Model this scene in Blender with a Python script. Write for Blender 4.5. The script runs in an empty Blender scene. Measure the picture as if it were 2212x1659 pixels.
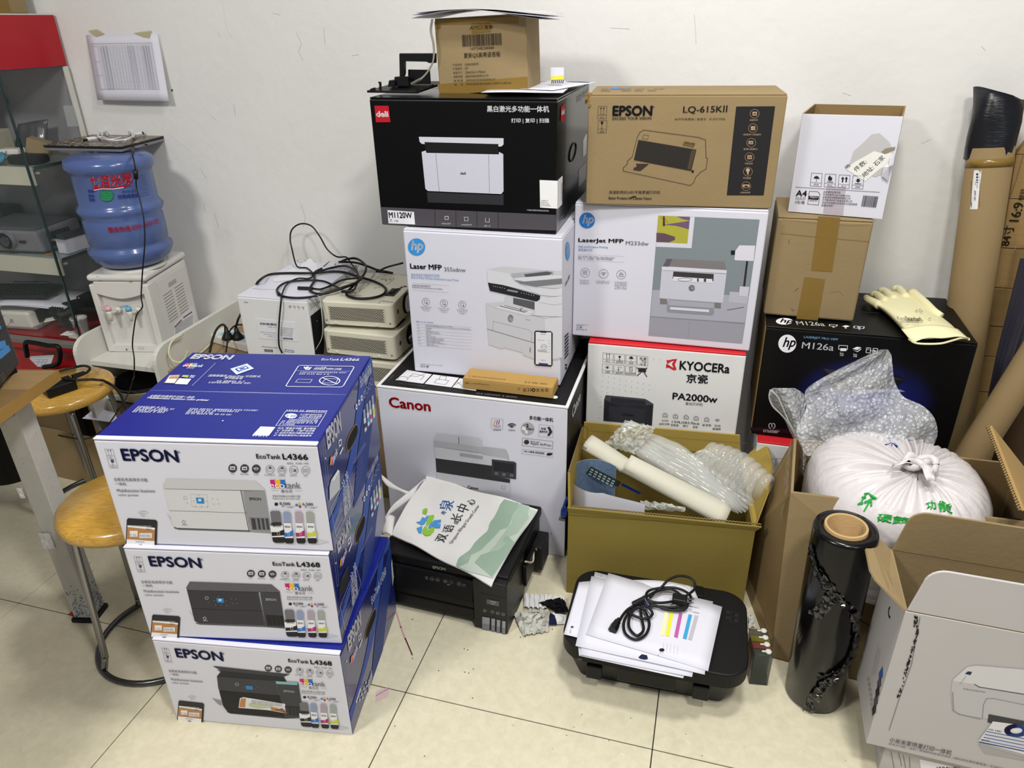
import bpy,math,random
from mathutils import Vector,Matrix
random.seed(7)
PI=math.pi
# ------------------------------------------------------------------ camera, world, lights, exposure
W,H,F=2212,1659,1550.46
YAW,PIT,ROL,CZ=.281120,.467598,-.018328,1.46820
RIGHT=Vector((math.cos(YAW),math.sin(YAW),0))
FWD=Vector((-math.sin(YAW)*math.cos(PIT),math.cos(YAW)*math.cos(PIT),-math.sin(PIT)))
UP=RIGHT.cross(FWD)
_r=RIGHT*math.cos(ROL)+UP*math.sin(ROL);_u=-RIGHT*math.sin(ROL)+UP*math.cos(ROL)
RIGHT,UP=_r,_u
CAM=Vector((0,0,CZ))
scn=bpy.context.scene
COL=scn.collection
cd=bpy.data.cameras.new('camera');co=bpy.data.objects.new('camera',cd);COL.objects.link(co)
cd.sensor_width=36;cd.lens=F/W*36;cd.clip_start=.01
R3=Matrix((RIGHT,UP,-FWD)).transposed()
co.matrix_world=Matrix.Translation(CAM)@R3.to_4x4()
scn.camera=co
scn.view_settings.view_transform='Standard';scn.view_settings.look='None'
scn.view_settings.gamma=1;scn.view_settings.use_curve_mapping=False
scn.view_settings.exposure=0.0
wd=bpy.data.worlds.new('room_light');scn.world=wd;wd.use_nodes=True
wd.node_tree.nodes['Background'].inputs[0].default_value=(.93,.96,1,1)
wd.node_tree.nodes['Background'].inputs[1].default_value=.25
def lamp(name,loc,tgt,size,power,col=(1,.975,.925),sy=None):
 l=bpy.data.lights.new(name,'AREA');l.energy=power;l.size=size;l.color=col
 if sy:l.shape='RECTANGLE';l.size_y=sy
 o=bpy.data.objects.new(name,l);COL.objects.link(o);o.location=loc
 o.rotation_euler=(Vector(tgt)-Vector(loc)).to_track_quat('-Z','Y').to_euler()
 return o
lamp('ceiling_panel_light',(.10,1.20,2.85),(.1,1.2,0),.28,33)
lamp('ceiling_panel_light',(.55,.05,2.85),(.5,.3,0),.28,40)
lamp('ceiling_panel_light',(-1.6,-.4,2.85),(-1.6,.2,0),.45,50)
lamp('ceiling_panel_light',(1.7,-.6,2.85),(1.4,-.3,0),.5,12)
# ------------------------------------------------------------------ pixel helpers: a crop's pixel -> photo pixel -> world ray
CR=[0,0,1]
def crop(x,y,s):CR[:]=[x,y,s]
def pix(u,v):return CR[0]+u/CR[2],CR[1]+v/CR[2]
def ray(u,v):
 u,v=pix(u,v)
 return RIGHT*((u-W/2)/F)+UP*(-(v-H/2)/F)+FWD
def az(u,v,z):d=ray(u,v);return CAM+d*((z-CAM.z)/d.z)
def ay(u,v,y):d=ray(u,v);return CAM+d*((y-CAM.y)/d.y)
def ax(u,v,x):d=ray(u,v);return CAM+d*((x-CAM.x)/d.x)
WS,WY=.026,2.375
def aw(u,v,off=0.):d=ray(u,v);return CAM+d*((WY-off+WS*CAM.x-CAM.y)/(d.y-WS*d.x))
def wally(x):return WY+WS*x
def proj(P):
 q=P-CAM;z=q.dot(FWD)
 return W/2+F*q.dot(RIGHT)/z,H/2-F*q.dot(UP)/z
# ------------------------------------------------------------------ materials
def lin(h):
 h=h.lstrip('#');h=''.join(x*2 for x in h)if len(h)==3 else h;c=[int(h[i:i+2],16)/255 for i in(0,2,4)]
 return tuple(x/12.92 if x<=.04045 else((x+.055)/1.055)**2.4 for x in c)+(1,)
MATS={}
def mat(hexc,rough=.55,var=.06,scale=30,bump=.0,bscale=200,metal=0,spec=.4,name=None,coat=0,trans=0,ior=1.45,alpha=1,stretch=None,sheen=0,dist=.002):
 key=(hexc,rough,var,scale,bump,bscale,metal,spec,coat,trans,alpha,stretch,ior)
 if key in MATS:return MATS[key]
 m=bpy.data.materials.new(name or 'surface_'+hexc.strip('#'));m.use_nodes=True
 nt=m.node_tree;b=nt.nodes['Principled BSDF'];L=nt.links.new
 b.inputs['Roughness'].default_value=rough;b.inputs['Metallic'].default_value=metal
 b.inputs['Specular IOR Level'].default_value=spec;b.inputs['Coat Weight'].default_value=coat
 b.inputs['Transmission Weight'].default_value=trans;b.inputs['IOR'].default_value=ior
 b.inputs['Alpha'].default_value=alpha
 tc=nt.nodes.new('ShaderNodeTexCoord');mp=nt.nodes.new('ShaderNodeMapping');L(tc.outputs['Object'],mp.inputs[0])
 if stretch:mp.inputs['Scale'].default_value=stretch
 nz=nt.nodes.new('ShaderNodeTexNoise');nz.inputs['Scale'].default_value=scale;nz.inputs['Detail'].default_value=4
 L(mp.outputs[0],nz.inputs['Vector'])
 c=lin(hexc);mx=nt.nodes.new('ShaderNodeMix');mx.data_type='RGBA'
 mx.inputs['A'].default_value=tuple(x*(1-var)for x in c[:3])+(1,)
 mx.inputs['B'].default_value=tuple(min(1,x*(1+var))for x in c[:3])+(1,)
 L(nz.outputs['Fac'],mx.inputs['Factor']);L(mx.outputs['Result'],b.inputs['Base Color'])
 if bump:
  n2=nt.nodes.new('ShaderNodeTexNoise');n2.inputs['Scale'].default_value=bscale;L(mp.outputs[0],n2.inputs['Vector'])
  bp=nt.nodes.new('ShaderNodeBump');bp.inputs['Strength'].default_value=bump;bp.inputs['Distance'].default_value=dist
  L(n2.outputs['Fac'],bp.inputs['Height']);L(bp.outputs[0],b.inputs['Normal'])
 MATS[key]=m
 return m
def ink(hexc):return mat(hexc,.5,.02,60,spec=.3,name='print_'+hexc.strip('#'))
KRAFT=mat('#8f7c5b',.75,.10,9,.25,90,spec=.15,name='kraft_cardboard')
KRAFT2=mat('#8c7550',.8,.10,14,.2,120,spec=.1,name='kraft_inner')
OLIVE=mat('#84743a',.8,.07,8,.2,70,spec=.1,name='olive_cardboard')
OLIVE2=mat('#a48d48',.8,.07,8,.2,70,spec=.1,name='olive_cardboard_inner')
EDGE=mat('#8f7448',.9,.3,300,.6,500,spec=.05,name='corrugated_edge')
TAPE=mat('#7f652f',.22,.06,20,.2,60,spec=.5,name='brown_packing_tape')
WHITE=mat('#d3d3df',.42,.03,8,.12,40,spec=.4,name='white_printed_board')
WHITE2=mat('#dcdcdc',.5,.05,10,.1,50,spec=.3,name='white_board')
PAPER=mat('#d6d6e0',.6,.02,12,.05,30,spec=.2,name='white_paper')
BLACKB=mat('#050506',.42,.2,12,.12,40,spec=.22,name='black_printed_board')
BLUE=mat('#101e7c',.28,.05,6,.05,30,spec=.5,name='blue_printed_board')
BLACKP=mat('#0b0b0c',.42,.15,40,.12,900,spec=.35,name='black_plastic')
DARKP=mat('#1a1a1c',.45,.1,40,.1,600,spec=.35,name='dark_grey_plastic')
RUBBER=mat('#0c0c0d',.45,.1,30,spec=.4,name='black_rubber')
WPLAS=mat('#d6d4cc',.3,.03,10,spec=.5,name='white_plastic')
CREAM=mat('#d3d0bd',.35,.04,10,spec=.45,name='cream_plastic')
STEEL=mat('#8f8f92',.22,.12,40,metal=1,name='brushed_steel',stretch=(1,1,.1))
RED=mat('#a81220',.25,.05,8,spec=.5,name='red_lacquer')
# ------------------------------------------------------------------ meshes
class MB:
 def __init__(s):s.v=[];s.f=[];s.mi=[];s.m=[]
 def _m(s,m):
  if m not in s.m:s.m.append(m)
  return s.m.index(m)
 def add(s,vs,fs,m):
  o=len(s.v);s.v+=[tuple(x)for x in vs];k=s._m(m)
  for f in fs:s.f.append([o+i for i in f]);s.mi.append(k)
  return s
 def hexa(s,p,m):
  fs=[(3,2,1,0),(4,5,6,7),(0,1,5,4),(1,2,6,5),(2,3,7,6),(3,0,4,7)]
  if isinstance(m,(list,tuple)):
   o=len(s.v);s.v+=[tuple(x)for x in p]
   for f,q in zip(fs,m):s.f.append([o+i for i in f]);s.mi.append(s._m(q))
   return s
  return s.add(p,fs,m)
 def box(s,x0,x1,y0,y1,z0,z1,m):
  return s.hexa([(x0,y0,z0),(x1,y0,z0),(x1,y1,z0),(x0,y1,z0),(x0,y0,z1),(x1,y0,z1),(x1,y1,z1),(x0,y1,z1)],m)
 def prism(s,poly,d,m,mtop=None):
  n=len(poly);d=Vector(d);a=[Vector(p)for p in poly];b=[p+d for p in a]
  s.add(a+b,[tuple(range(n))[::-1]]+[(i,(i+1)%n,n+(i+1)%n,n+i)for i in range(n)],m)
  s.add(b,[tuple(range(n))],mtop or m)
  return s
 def rbox(s,x0,x1,y0,y1,z0,z1,r,m,n=5,taper=0.):
  c=[(x1-r,y0+r,-90),(x1-r,y1-r,0),(x0+r,y1-r,90),(x0+r,y0+r,180)]
  def ring(z,k):
   o=[]
   for cx,cy,a0 in c:
    for i in range(n+1):
     a=math.radians(a0+90*i/n);o.append((cx+(r-k)*math.cos(a),cy+(r-k)*math.sin(a),z))
   return o
  e=min(.004,r*.5,(z1-z0)*.2)
  rs=[ring(z0,taper),ring(z1-e,0),ring(z1-e*.3,e*.3),ring(z1,e)]
  N=len(rs[0]);vs=sum(rs,[])
  fs=[tuple(range(N))[::-1],tuple(range(3*N,4*N))]
  for k in range(3):fs+=[(k*N+i,k*N+(i+1)%N,(k+1)*N+(i+1)%N,(k+1)*N+i)for i in range(N)]
  return s.add(vs,fs,m)
 def tube(s,path,r,m,seg=8,cap=True):
  P=[Vector(p)for p in path];n=len(P);rr=r if isinstance(r,(list,tuple))else[r]*n
  t0=(P[1]-P[0]).normalized();up=Vector((0,0,1))if abs(t0.z)<.9 else Vector((1,0,0))
  a=t0.cross(up).normalized();vs=[]
  for i,p in enumerate(P):
   t=((P[i+1]if i<n-1 else p)-(P[i-1]if i else p)).normalized()
   a=(a-t*a.dot(t)).normalized();b=t.cross(a)
   for k in range(seg):
    q=2*PI*k/seg;vs.append(p+(a*math.cos(q)+b*math.sin(q))*rr[i])
  fs=[(i*seg+k,i*seg+(k+1)%seg,(i+1)*seg+(k+1)%seg,(i+1)*seg+k)for i in range(n-1)for k in range(seg)]
  if cap:fs+=[tuple(range(seg))[::-1],tuple(range((n-1)*seg,n*seg))]
  return s.add(vs,fs,m)
 def lathe(s,prof,m,c=(0,0,0),seg=32,sx=1,sy=1,close=True):
  c=Vector(c);vs=[(c.x+r*sx*math.cos(2*PI*k/seg),c.y+r*sy*math.sin(2*PI*k/seg),c.z+z)for r,z in prof for k in range(seg)]
  n=len(prof)
  fs=[(i*seg+k,i*seg+(k+1)%seg,(i+1)*seg+(k+1)%seg,(i+1)*seg+k)for i in range(n-1)for k in range(seg)]
  if close:
   if prof[0][0]>1e-5:fs.append(tuple(range(seg))[::-1])
   if prof[-1][0]>1e-5:fs.append(tuple(range((n-1)*seg,n*seg)))
  return s.add(vs,fs,m)
 def grid(s,fn,nu,nv,m,th=0):
  g=[[Vector(fn(i/nu,j/nv))for j in range(nv+1)]for i in range(nu+1)]
  vs=[p for r in g for p in r];w=nv+1
  fs=[(i*w+j,(i+1)*w+j,(i+1)*w+j+1,i*w+j+1)for i in range(nu)for j in range(nv)]
  s.add(vs,fs,m)
  if th:
   vb=[p-Vector((0,0,th))for p in vs];s.add(vb,[f[::-1]for f in fs],m)
   bd=[i*w for i in range(nu+1)]+[nu*w+j for j in range(1,w)]+[i*w+nv for i in range(nu-1,-1,-1)]+[j for j in range(nv-1,0,-1)]
   k=len(bd);s.add([vs[i]for i in bd]+[vb[i]for i in bd],[((i+1)%k,i,k+i,k+(i+1)%k)for i in range(k)],m)
  return s
 def build(s,name,parent=None,smooth=False,bevel=0,bseg=2,sub=0,label=None,kind=None,solid=0):
  me=bpy.data.meshes.new(name);me.from_pydata(s.v,[],s.f);me.update()
  for m in s.m:me.materials.append(m)
  me.polygons.foreach_set('material_index',s.mi)
  if smooth:me.polygons.foreach_set('use_smooth',[True]*len(me.polygons))
  o=bpy.data.objects.new(name,me);COL.objects.link(o)
  if parent is not None:o.parent=parent
  if solid:q=o.modifiers.new('thickness','SOLIDIFY');q.thickness=solid;q.offset=0
  if bevel:
   q=o.modifiers.new('bevel','BEVEL');q.width=bevel;q.segments=bseg;q.limit_method='ANGLE';q.angle_limit=.6
  if sub:q=o.modifiers.new('sub','SUBSURF');q.levels=q.render_levels=sub
  if smooth=='auto':
   me.polygons.foreach_set('use_smooth',[False]*len(me.polygons))
  if label:o['label']=label
  if kind:o['kind']=kind
  return o
def tag(o,label,cat,group=None,kind=None):
 o['label']=label;o['category']=cat
 if group:o['group']=group
 if kind:o['kind']=kind
 return o
def thing(name,label,cat,loc=(0,0,0),rot=None,group=None):
 o=bpy.data.objects.new(name,None);COL.objects.link(o);o.empty_display_size=.05
 M=Matrix.Translation(Vector(loc))
 if rot is not None:M=M@(rot if isinstance(rot,Matrix)else Matrix.Rotation(rot,4,'Z'))
 o.matrix_world=M
 RM[o.name]=M
 return tag(o,label,cat,group)
RM={}
def loc(root,P):return RM[root.name].inverted()@Vector(P)
# ------------------------------------------------------------------ flat print on faces
GL={}
def glyphs(s):
 k=s
 if k not in GL:
  c=bpy.data.curves.new('t','FONT');c.body=s;c.resolution_u=2 if len(s)>8 else 3
  o=bpy.data.objects.new('t',c);me=bpy.data.meshes.new_from_object(o)
  vs=[(v.co.x,v.co.y)for v in me.vertices];fs=[tuple(p.vertices)for p in me.polygons]
  bpy.data.objects.remove(o);bpy.data.curves.remove(c);bpy.data.meshes.remove(me)
  xs=[v[0]for v in vs];ys=[v[1]for v in vs];x0,x1,y0,y1=min(xs),max(xs),min(ys),max(ys)
  GL[k]=([((x-x0)/(x1-x0),(y-y0)/(y1-y0))for x,y in vs],fs,(x1-x0)/max(1e-6,y1-y0),x1-x0)
 return GL[k]
class Art:
 """print on one face: local frame O, ex, ey; crop pixels are carried onto the face by the camera ray"""
 def __init__(s,root,O,ex,ey,surf=None,pf=None):
  s.root=root;s.O=Vector(O);s.ex=Vector(ex).normalized();s.ey=Vector(ey).normalized();s.n=s.ex.cross(s.ey)
  s.mb=MB();s.surf=surf;s.pf=pf
  s.Mi=RM.get(root.name,Matrix()).inverted();s.Mw=s.Mi.inverted()
 def f(s,u,v):
  if s.pf:return s.pf(u,v)
  d=s.Mi.to_3x3()@ray(u,v);c=s.Mi@CAM
  p=c+d*((s.O-c).dot(s.n)/d.dot(s.n))-s.O
  return p.dot(s.ex),p.dot(s.ey)
 def put(s,ab,l):
  if s.surf:return s.surf(ab[0],ab[1],l)
  return s.O+s.ex*ab[0]+s.ey*ab[1]+s.n*(.0006+.00028*l)
 def raw(s,pts,fs,col,l=1):
  s.mb.add([s.put(p,l)for p in pts],fs,ink(col)if isinstance(col,str)else col)
 def poly(s,pts,col,l=1):
  q=[s.f(*p)for p in pts]
  ar=sum(q[i][0]*q[(i+1)%len(q)][1]-q[(i+1)%len(q)][0]*q[i][1]for i in range(len(q)))
  if ar<0:q=q[::-1]
  s.raw(q,[tuple(range(len(q)))],col,l)
 def rect(s,x0,y0,x1,y1,col,l=1):s.poly([(x0,y0),(x1,y0),(x1,y1),(x0,y1)],col,l)
 def unit(s,u,v):
  a=s.f(u,v);b=s.f(u+4,v);c=s.f(u,v+4)
  return math.hypot(b[0]-a[0],b[1]-a[1])/4,math.hypot(c[0]-a[0],c[1]-a[1])/4
 def line(s,pts,w,col,l=2,closed=False):
  q=[s.f(*p)for p in pts];ux,uy=s.unit(*pts[0]);hw=w*(ux+uy)/4
  if closed:q.append(q[0])
  for a,b in zip(q[:-1],q[1:]):
   dx,dy=b[0]-a[0],b[1]-a[1];n=math.hypot(dx,dy)or 1;dx,dy=dx/n*hw,dy/n*hw
   s.raw([(a[0]-dx+dy,a[1]-dy-dx),(b[0]+dx+dy,b[1]+dy-dx),(b[0]+dx-dy,b[1]+dy+dx),(a[0]-dx-dy,a[1]-dy+dx)],[(0,1,2,3)],col,l)
 def ell(s,cx,cy,rx,ry,col,l=1,n=20):
  s.poly([(cx+rx*math.cos(2*PI*k/n),cy+ry*math.sin(2*PI*k/n))for k in range(n)],col,l)
 def ring(s,cx,cy,rx,ry,w,col,l=2,a0=0,a1=360,n=22):
  s.line([(cx+rx*math.cos(math.radians(a0+(a1-a0)*k/n)),cy+ry*math.sin(math.radians(a0+(a1-a0)*k/n)))for k in range(n+1)],w,col,l)
 def T(s,t,x0,y0,x1,y1,h,col,l=3,bold=.012,slant=0,up=None):
  g,fs,asp,s._em=glyphs(t)
  a=s.f(x0,y0);b=s.f(x1,y1);ex,ey=b[0]-a[0],b[1]-a[1];L=math.hypot(ex,ey)or 1e-6
  if up:c=s.f(*up);ux,uy=c[0]-a[0],c[1]-a[1]
  else:
   nx,ny=-ey/L,ex/L
   if h is None:k=L/asp
   else:
    e=s.unit(x0,y0);k=h*(e[1]if abs(y1-y0)<abs(x1-x0)else e[0])
   ux,uy=nx*k,ny*k
  ux+=slant*ex/L*math.hypot(ux,uy);uy+=slant*ey/L*math.hypot(ux,uy)
  b=bold/max(.05,s._em)
  sh=[(0,0)]if bold<.004 else[(-b,0),(b,0)]if bold<.02 else[(-b,0),(b,0),(0,b),(0,-b),(0,0)]
  for dx,dy in sh:
   dy=dy*asp
   s.raw([(a[0]+ex*(x+dx)+ux*(y+dy),a[1]+ey*(x+dx)+uy*(y+dy))for x,y in g],fs,col,l)
 def dash(s,x0,y0,x1,y1,h,col,l=3,seed=0):
  r=random.Random(int(x0*7+y0*13+seed));a=s.f(x0,y0);b=s.f(x1,y1)
  ex,ey=b[0]-a[0],b[1]-a[1];L=math.hypot(ex,ey);uy=s.unit(x0,y0)[1]*h;t=0
  st=max(uy*.9,1e-4)/L;ps=[];fs=[]
  while t<1:
   w=st*r.uniform(.55,.85);n=(-ey/L*uy,ex/L*uy)
   for lo,hi in((0,.17),(.42,.58),(.83,1.))if h>6 else((0,.4),(.65,1.)):
    o=len(ps);t1=min(1,t+w)
    ps+=[(a[0]+ex*t+n[0]*lo,a[1]+ey*t+n[1]*lo),(a[0]+ex*t1+n[0]*lo,a[1]+ey*t1+n[1]*lo),(a[0]+ex*t1+n[0]*hi,a[1]+ey*t1+n[1]*hi),(a[0]+ex*t+n[0]*hi,a[1]+ey*t+n[1]*hi)]
    fs.append((o,o+1,o+2,o+3))
   t+=st*r.choice([1,1,1,1,1.6])
  s.raw(ps,fs,col,l)
 def bars(s,x0,y0,x1,y1,h,col,l=3):
  r=random.Random(int(x0));t=0;a=s.f(x0,y0);b=s.f(x1,y1);ex,ey=b[0]-a[0],b[1]-a[1];L=math.hypot(ex,ey);uy=s.unit(x0,y0)[1]*h
  n=(-ey/L*uy,ex/L*uy)
  while t<1:
   w=r.choice([.008,.014,.02]);t1=min(1,t+w)
   s.raw([(a[0]+ex*t,a[1]+ey*t),(a[0]+ex*t1,a[1]+ey*t1),(a[0]+ex*t1+n[0],a[1]+ey*t1+n[1]),(a[0]+ex*t+n[0],a[1]+ey*t+n[1])],[(0,1,2,3)],col,l);t=t1+r.choice([.008,.012,.02])
 def hp(s,cx,cy,r,col,bg,l=2):
  s.ell(cx,cy,r,r,col,l,32)
  s.T('hp',cx-r*.62,cy+r*.68,cx+r*.66,cy+r*.68,r*1.36,bg,l+1,bold=.02,slant=.27)
 def build(s,name='print',label=None,parent=None):return s.mb.build(name,parent or s.root,label=label)
def rotm(a,tx,ty):return Matrix.Rotation(a,4,'Z')@Matrix.Rotation(tx,4,'X')@Matrix.Rotation(ty,4,'Y')
BOX={}
class Carton:pass
def carton(key,name,label,prm,mats,cat='box',group=None,bev=.004,flaps='y',parts=True,topm=None):
 """closed carton: tray body with side walls, two top flaps meeting in a seam"""
 px,py,pz,a,w,d,h,tx,ty=prm
 c=Carton();c.w,c.d,c.h=w,d,h
 c.root=thing(name,label,cat,(px,py,pz),rotm(a,tx,ty),group)
 t=.004;m=mats
 MB().box(-w/2,w/2,0,d,0,h-t,[m[0],m[1],m[2],m[3],m[4],m[5]]).build('carton_body',c.root,bevel=bev,bseg=2)
 if flaps=='y':
  for y0,y1 in((.0015,d/2-.0008),(d/2+.0008,d-.0015)):
   MB().box(-w/2+.0015,w/2-.0015,y0,y1,h-t,h,m[1]).build('top_flap',c.root,bevel=.0012,bseg=1)
 elif flaps=='one':
  MB().box(-w/2+.001,w/2-.001,.001,d-.001,h-t,h,m[1]).build('top_flap',c.root,bevel=.0012,bseg=1)
 c.F=lambda:Art(c.root,(-w/2,0,0),(1,0,0),(0,0,1))
 c.R=lambda:Art(c.root,(w/2,0,0),(0,1,0),(0,0,1))
 c.L=lambda:Art(c.root,(-w/2,d,0),(0,-1,0),(0,0,1))
 c.T=lambda:Art(c.root,(-w/2,0,h),(1,0,0),(0,1,0))
 return c
def label_patch(art,pts,name='label_sticker',col='#e8e8ea',th=.0004,label=None):
 q=[art.f(*p)for p in pts]
 ar=sum(q[i][0]*q[(i+1)%len(q)][1]-q[(i+1)%len(q)][0]*q[i][1]for i in range(len(q)))
 if ar<0:q=q[::-1]
 mb=MB();mb.prism([art.put(p,0)-art.n*.0004 for p in q],art.n*(th+.0004),ink(col)if isinstance(col,str)else col)
 return mb.build(name,art.root,label=label)
def smoothpath(pts,n=8):
 P=[Vector(p)for p in pts];P=[P[0]*2-P[1]]+P+[P[-1]*2-P[-2]];o=[]
 for i in range(1,len(P)-2):
  a,b,c,d=P[i-1:i+3]
  for k in range(n):
   t=k/n;o.append(.5*((2*b)+(-a+c)*t+(2*a-5*b+4*c-d)*t*t+(-a+3*b-3*c+d)*t**3))
 o.append(P[-2]);return o
# ------------------------------------------------------------------ the room: tiled floor, plaster wall
def tilemat():
 m=bpy.data.materials.new('polished_cream_tile');m.use_nodes=True;nt=m.node_tree;b=nt.nodes['Principled BSDF'];L=nt.links.new
 g=nt.nodes.new('ShaderNodeNewGeometry');oi=nt.nodes.new('ShaderNodeObjectInfo')
 n1=nt.nodes.new('ShaderNodeTexNoise');n1.inputs['Scale'].default_value=38;n1.inputs['Detail'].default_value=9;n1.inputs['Roughness'].default_value=.7;n1.inputs['Distortion'].default_value=.4
 n2=nt.nodes.new('ShaderNodeTexNoise');n2.inputs['Scale'].default_value=2.2;n2.inputs['Detail'].default_value=3
 n3=nt.nodes.new('ShaderNodeTexNoise');n3.inputs['Scale'].default_value=60;n3.inputs['Detail'].default_value=3
 for n in(n1,n2,n3):L(g.outputs['Position'],n.inputs['Vector'])
 r=nt.nodes.new('ShaderNodeValToRGB');r.color_ramp.elements[0].position=.32;r.color_ramp.elements[0].color=lin('#c6c0a6');r.color_ramp.elements[1].position=.62;r.color_ramp.elements[1].color=lin('#d3ccb4')
 L(n1.outputs['Fac'],r.inputs[0])
 r2=nt.nodes.new('ShaderNodeValToRGB');r2.color_ramp.elements[0].position=.70;r2.color_ramp.elements[0].color=(1,1,1,1);r2.color_ramp.elements[1].position=.78;r2.color_ramp.elements[1].color=(.72,.70,.66,1)
 L(n3.outputs['Fac'],r2.inputs[0])
 mx=nt.nodes.new('ShaderNodeMix');mx.data_type='RGBA';mx.blend_type='MULTIPLY';mx.inputs['Factor'].default_value=1
 L(r.outputs[0],mx.inputs['A']);L(r2.outputs[0],mx.inputs['B'])
 mr=nt.nodes.new('ShaderNodeMapRange');mr.inputs['To Min'].default_value=.95;mr.inputs['To Max'].default_value=1.03;L(oi.outputs['Random'],mr.inputs[0])
 hs=nt.nodes.new('ShaderNodeHueSaturation');L(mr.outputs[0],hs.inputs['Value']);L(mx.outputs['Result'],hs.inputs['Color']);L(hs.outputs[0],b.inputs['Base Color'])
 mr2=nt.nodes.new('ShaderNodeMapRange');mr2.inputs['To Min'].default_value=.16;mr2.inputs['To Max'].default_value=.42;L(n2.outputs['Fac'],mr2.inputs[0]);L(mr2.outputs[0],b.inputs['Roughness'])
 b.inputs['Specular IOR Level'].default_value=.4
 return m
TILE=tilemat();GROUT=mat('#2a2722',.9,.2,80,name='dark_grout')
floor=MB().box(-4.3,3.0,-1.5,2.34,-.05,-.0025,GROUT).build('floor',kind='structure')
T0x,T0y,TS=-1.80756,1.11153,.6
tm=None
for i in range(-4,8):
 for j in range(-4,2):
  x,y=T0x+i*TS,T0y+j*TS
  if tm is None:
   o=MB().box(.0012,TS-.0012,.0012,TS-.0012,-.012,0,TILE).build('tile',floor,bevel=.0008,bseg=1);tm=o
  else:o=tm.copy();COL.objects.link(o)
  o.location=(x,y,0)
def wallmat():
 m=bpy.data.materials.new('scuffed_white_plaster');m.use_nodes=True;nt=m.node_tree;b=nt.nodes['Principled BSDF'];L=nt.links.new
 g=nt.nodes.new('ShaderNodeNewGeometry')
 n1=nt.nodes.new('ShaderNodeTexNoise');n1.inputs['Scale'].default_value=1.3;n1.inputs['Detail'].default_value=5
 L(g.outputs['Position'],n1.inputs['Vector'])
 r=nt.nodes.new('ShaderNodeValToRGB');r.color_ramp.elements[0].position=.3;r.color_ramp.elements[0].color=lin('#dcdbd8');r.color_ramp.elements[1].position=.7;r.color_ramp.elements[1].color=lin('#e6e5e3')
 L(n1.outputs['Fac'],r.inputs[0])
# fine vertical scratches and specks of dirt
 mp=nt.nodes.new('ShaderNodeMapping');mp.inputs['Scale'].default_value=(9,9,3.2);mp.inputs['Rotation'].default_value=(0,.5,0);L(g.outputs['Position'],mp.inputs[0])
 n2=nt.nodes.new('ShaderNodeTexNoise');n2.inputs['Scale'].default_value=3;n2.inputs['Detail'].default_value=6;n2.inputs['Roughness'].default_value=.75;n2.inputs['Distortion'].default_value=2.5;L(mp.outputs[0],n2.inputs['Vector'])
 r2=nt.nodes.new('ShaderNodeValToRGB');r2.color_ramp.elements[0].position=.70;r2.color_ramp.elements[0].color=(1,1,1,1);r2.color_ramp.elements[1].position=.80;r2.color_ramp.elements[1].color=(.66,.64,.62,1)
 L(n2.outputs['Fac'],r2.inputs[0])
 mx=nt.nodes.new('ShaderNodeMix');mx.data_type='RGBA';mx.blend_type='MULTIPLY';mx.inputs['Factor'].default_value=1
 L(r.outputs[0],mx.inputs['A']);L(r2.outputs[0],mx.inputs['B']);L(mx.outputs['Result'],b.inputs['Base Color'])
 n3=nt.nodes.new('ShaderNodeTexNoise');n3.inputs['Scale'].default_value=25;n3.inputs['Detail'].default_value=5;L(g.outputs['Position'],n3.inputs['Vector'])
 bp=nt.nodes.new('ShaderNodeBump');bp.inputs['Strength'].default_value=.25;bp.inputs['Distance'].default_value=.006;L(n3.outputs['Fac'],bp.inputs['Height']);L(bp.outputs[0],b.inputs['Normal'])
 b.inputs['Roughness'].default_value=.6;b.inputs['Specular IOR Level'].default_value=.25
 return m
a,b_=-4.3,3.0
wall=MB().hexa([(a,wally(a),-.05),(b_,wally(b_),-.05),(b_,wally(b_)+.12,-.05),(a,wally(a)+.12,-.05),(a,wally(a),2.95),(b_,wally(b_),2.95),(b_,wally(b_)+.12,2.95),(a,wally(a)+.12,2.95)],wallmat()).build('wall_back',kind='structure')
wart=Art(wall,(0,WY,0),(1,WS,0),(0,0,1))
crop(0,0,1)
for p in[[(458,252),(466,258)],[(505,225),(509,250)],[(640,70),(652,95),(645,110),(655,130)],[(650,440),(660,470),(655,490)],[(470,70),(478,80)],[(590,28),(605,32)],[(700,60),(702,96)],[(760,120),(775,118)],[(464,460),(472,490)],[(440,440),(444,458)],[(1320,60),(1360,62)],[(1500,30),(1504,95)],[(1820,200),(1838,206)],[(1990,310),(2012,300)],[(432,362),(446,385)],[(2120,100),(2128,108)]]:
 wart.line(p,.6,'#c4c1bc')
for p in[[(440,228),(470,262)],[(300,120),(302,170)],[(480,0),(490,60),(500,80)],[(330,260),(420,330)]]:wart.line(p,.8,'#e8e7e4')
wart.ell(372,195,2,2.4,'#3a3836');wart.build('scuff_marks')
fart=Art(floor,(0,0,0),(1,0,0),(0,1,0))
crop(740,1200,3.614)
fart.line([(420,445),(455,560),(490,650),(543,775)],9,'#c08f98');fart.line([(490,650),(520,720),(543,775)],6,'#b06a7c');fart.ell(543,776,7,5,'#7a1030')
for k in range(7):fart.line([(262+k*15,1140-k*6),(272+k*15,1060-k*5)],7,'#c9a5b4')
fart.line([(255,1100),(360,1040)],5,'#c9a5b4')
for u,v in[(950,730),(978,738),(1020,888),(955,912),(985,918),(750,900),(1340,470),(1015,1115),(640,1567),(410,1333),(545,805),(1637,577),(1388,640),(1425,637),(545,500)]:fart.ell(u,v,5,4,'#3a3833',n=7)
crop(1200,1400,3.16)
for u,v in[(180,455),(513,478),(890,588),(76,597),(310,210),(365,634),(1000,735),(780,215)]:fart.ell(u,v,4,3,'#55504a',n=7)
fart.line([(893,636),(915,652)],4,'#f4f2ea');fart.line([(443,722),(466,735)],4,'#f4f2ea')
fart.build('floor_stains')
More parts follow.
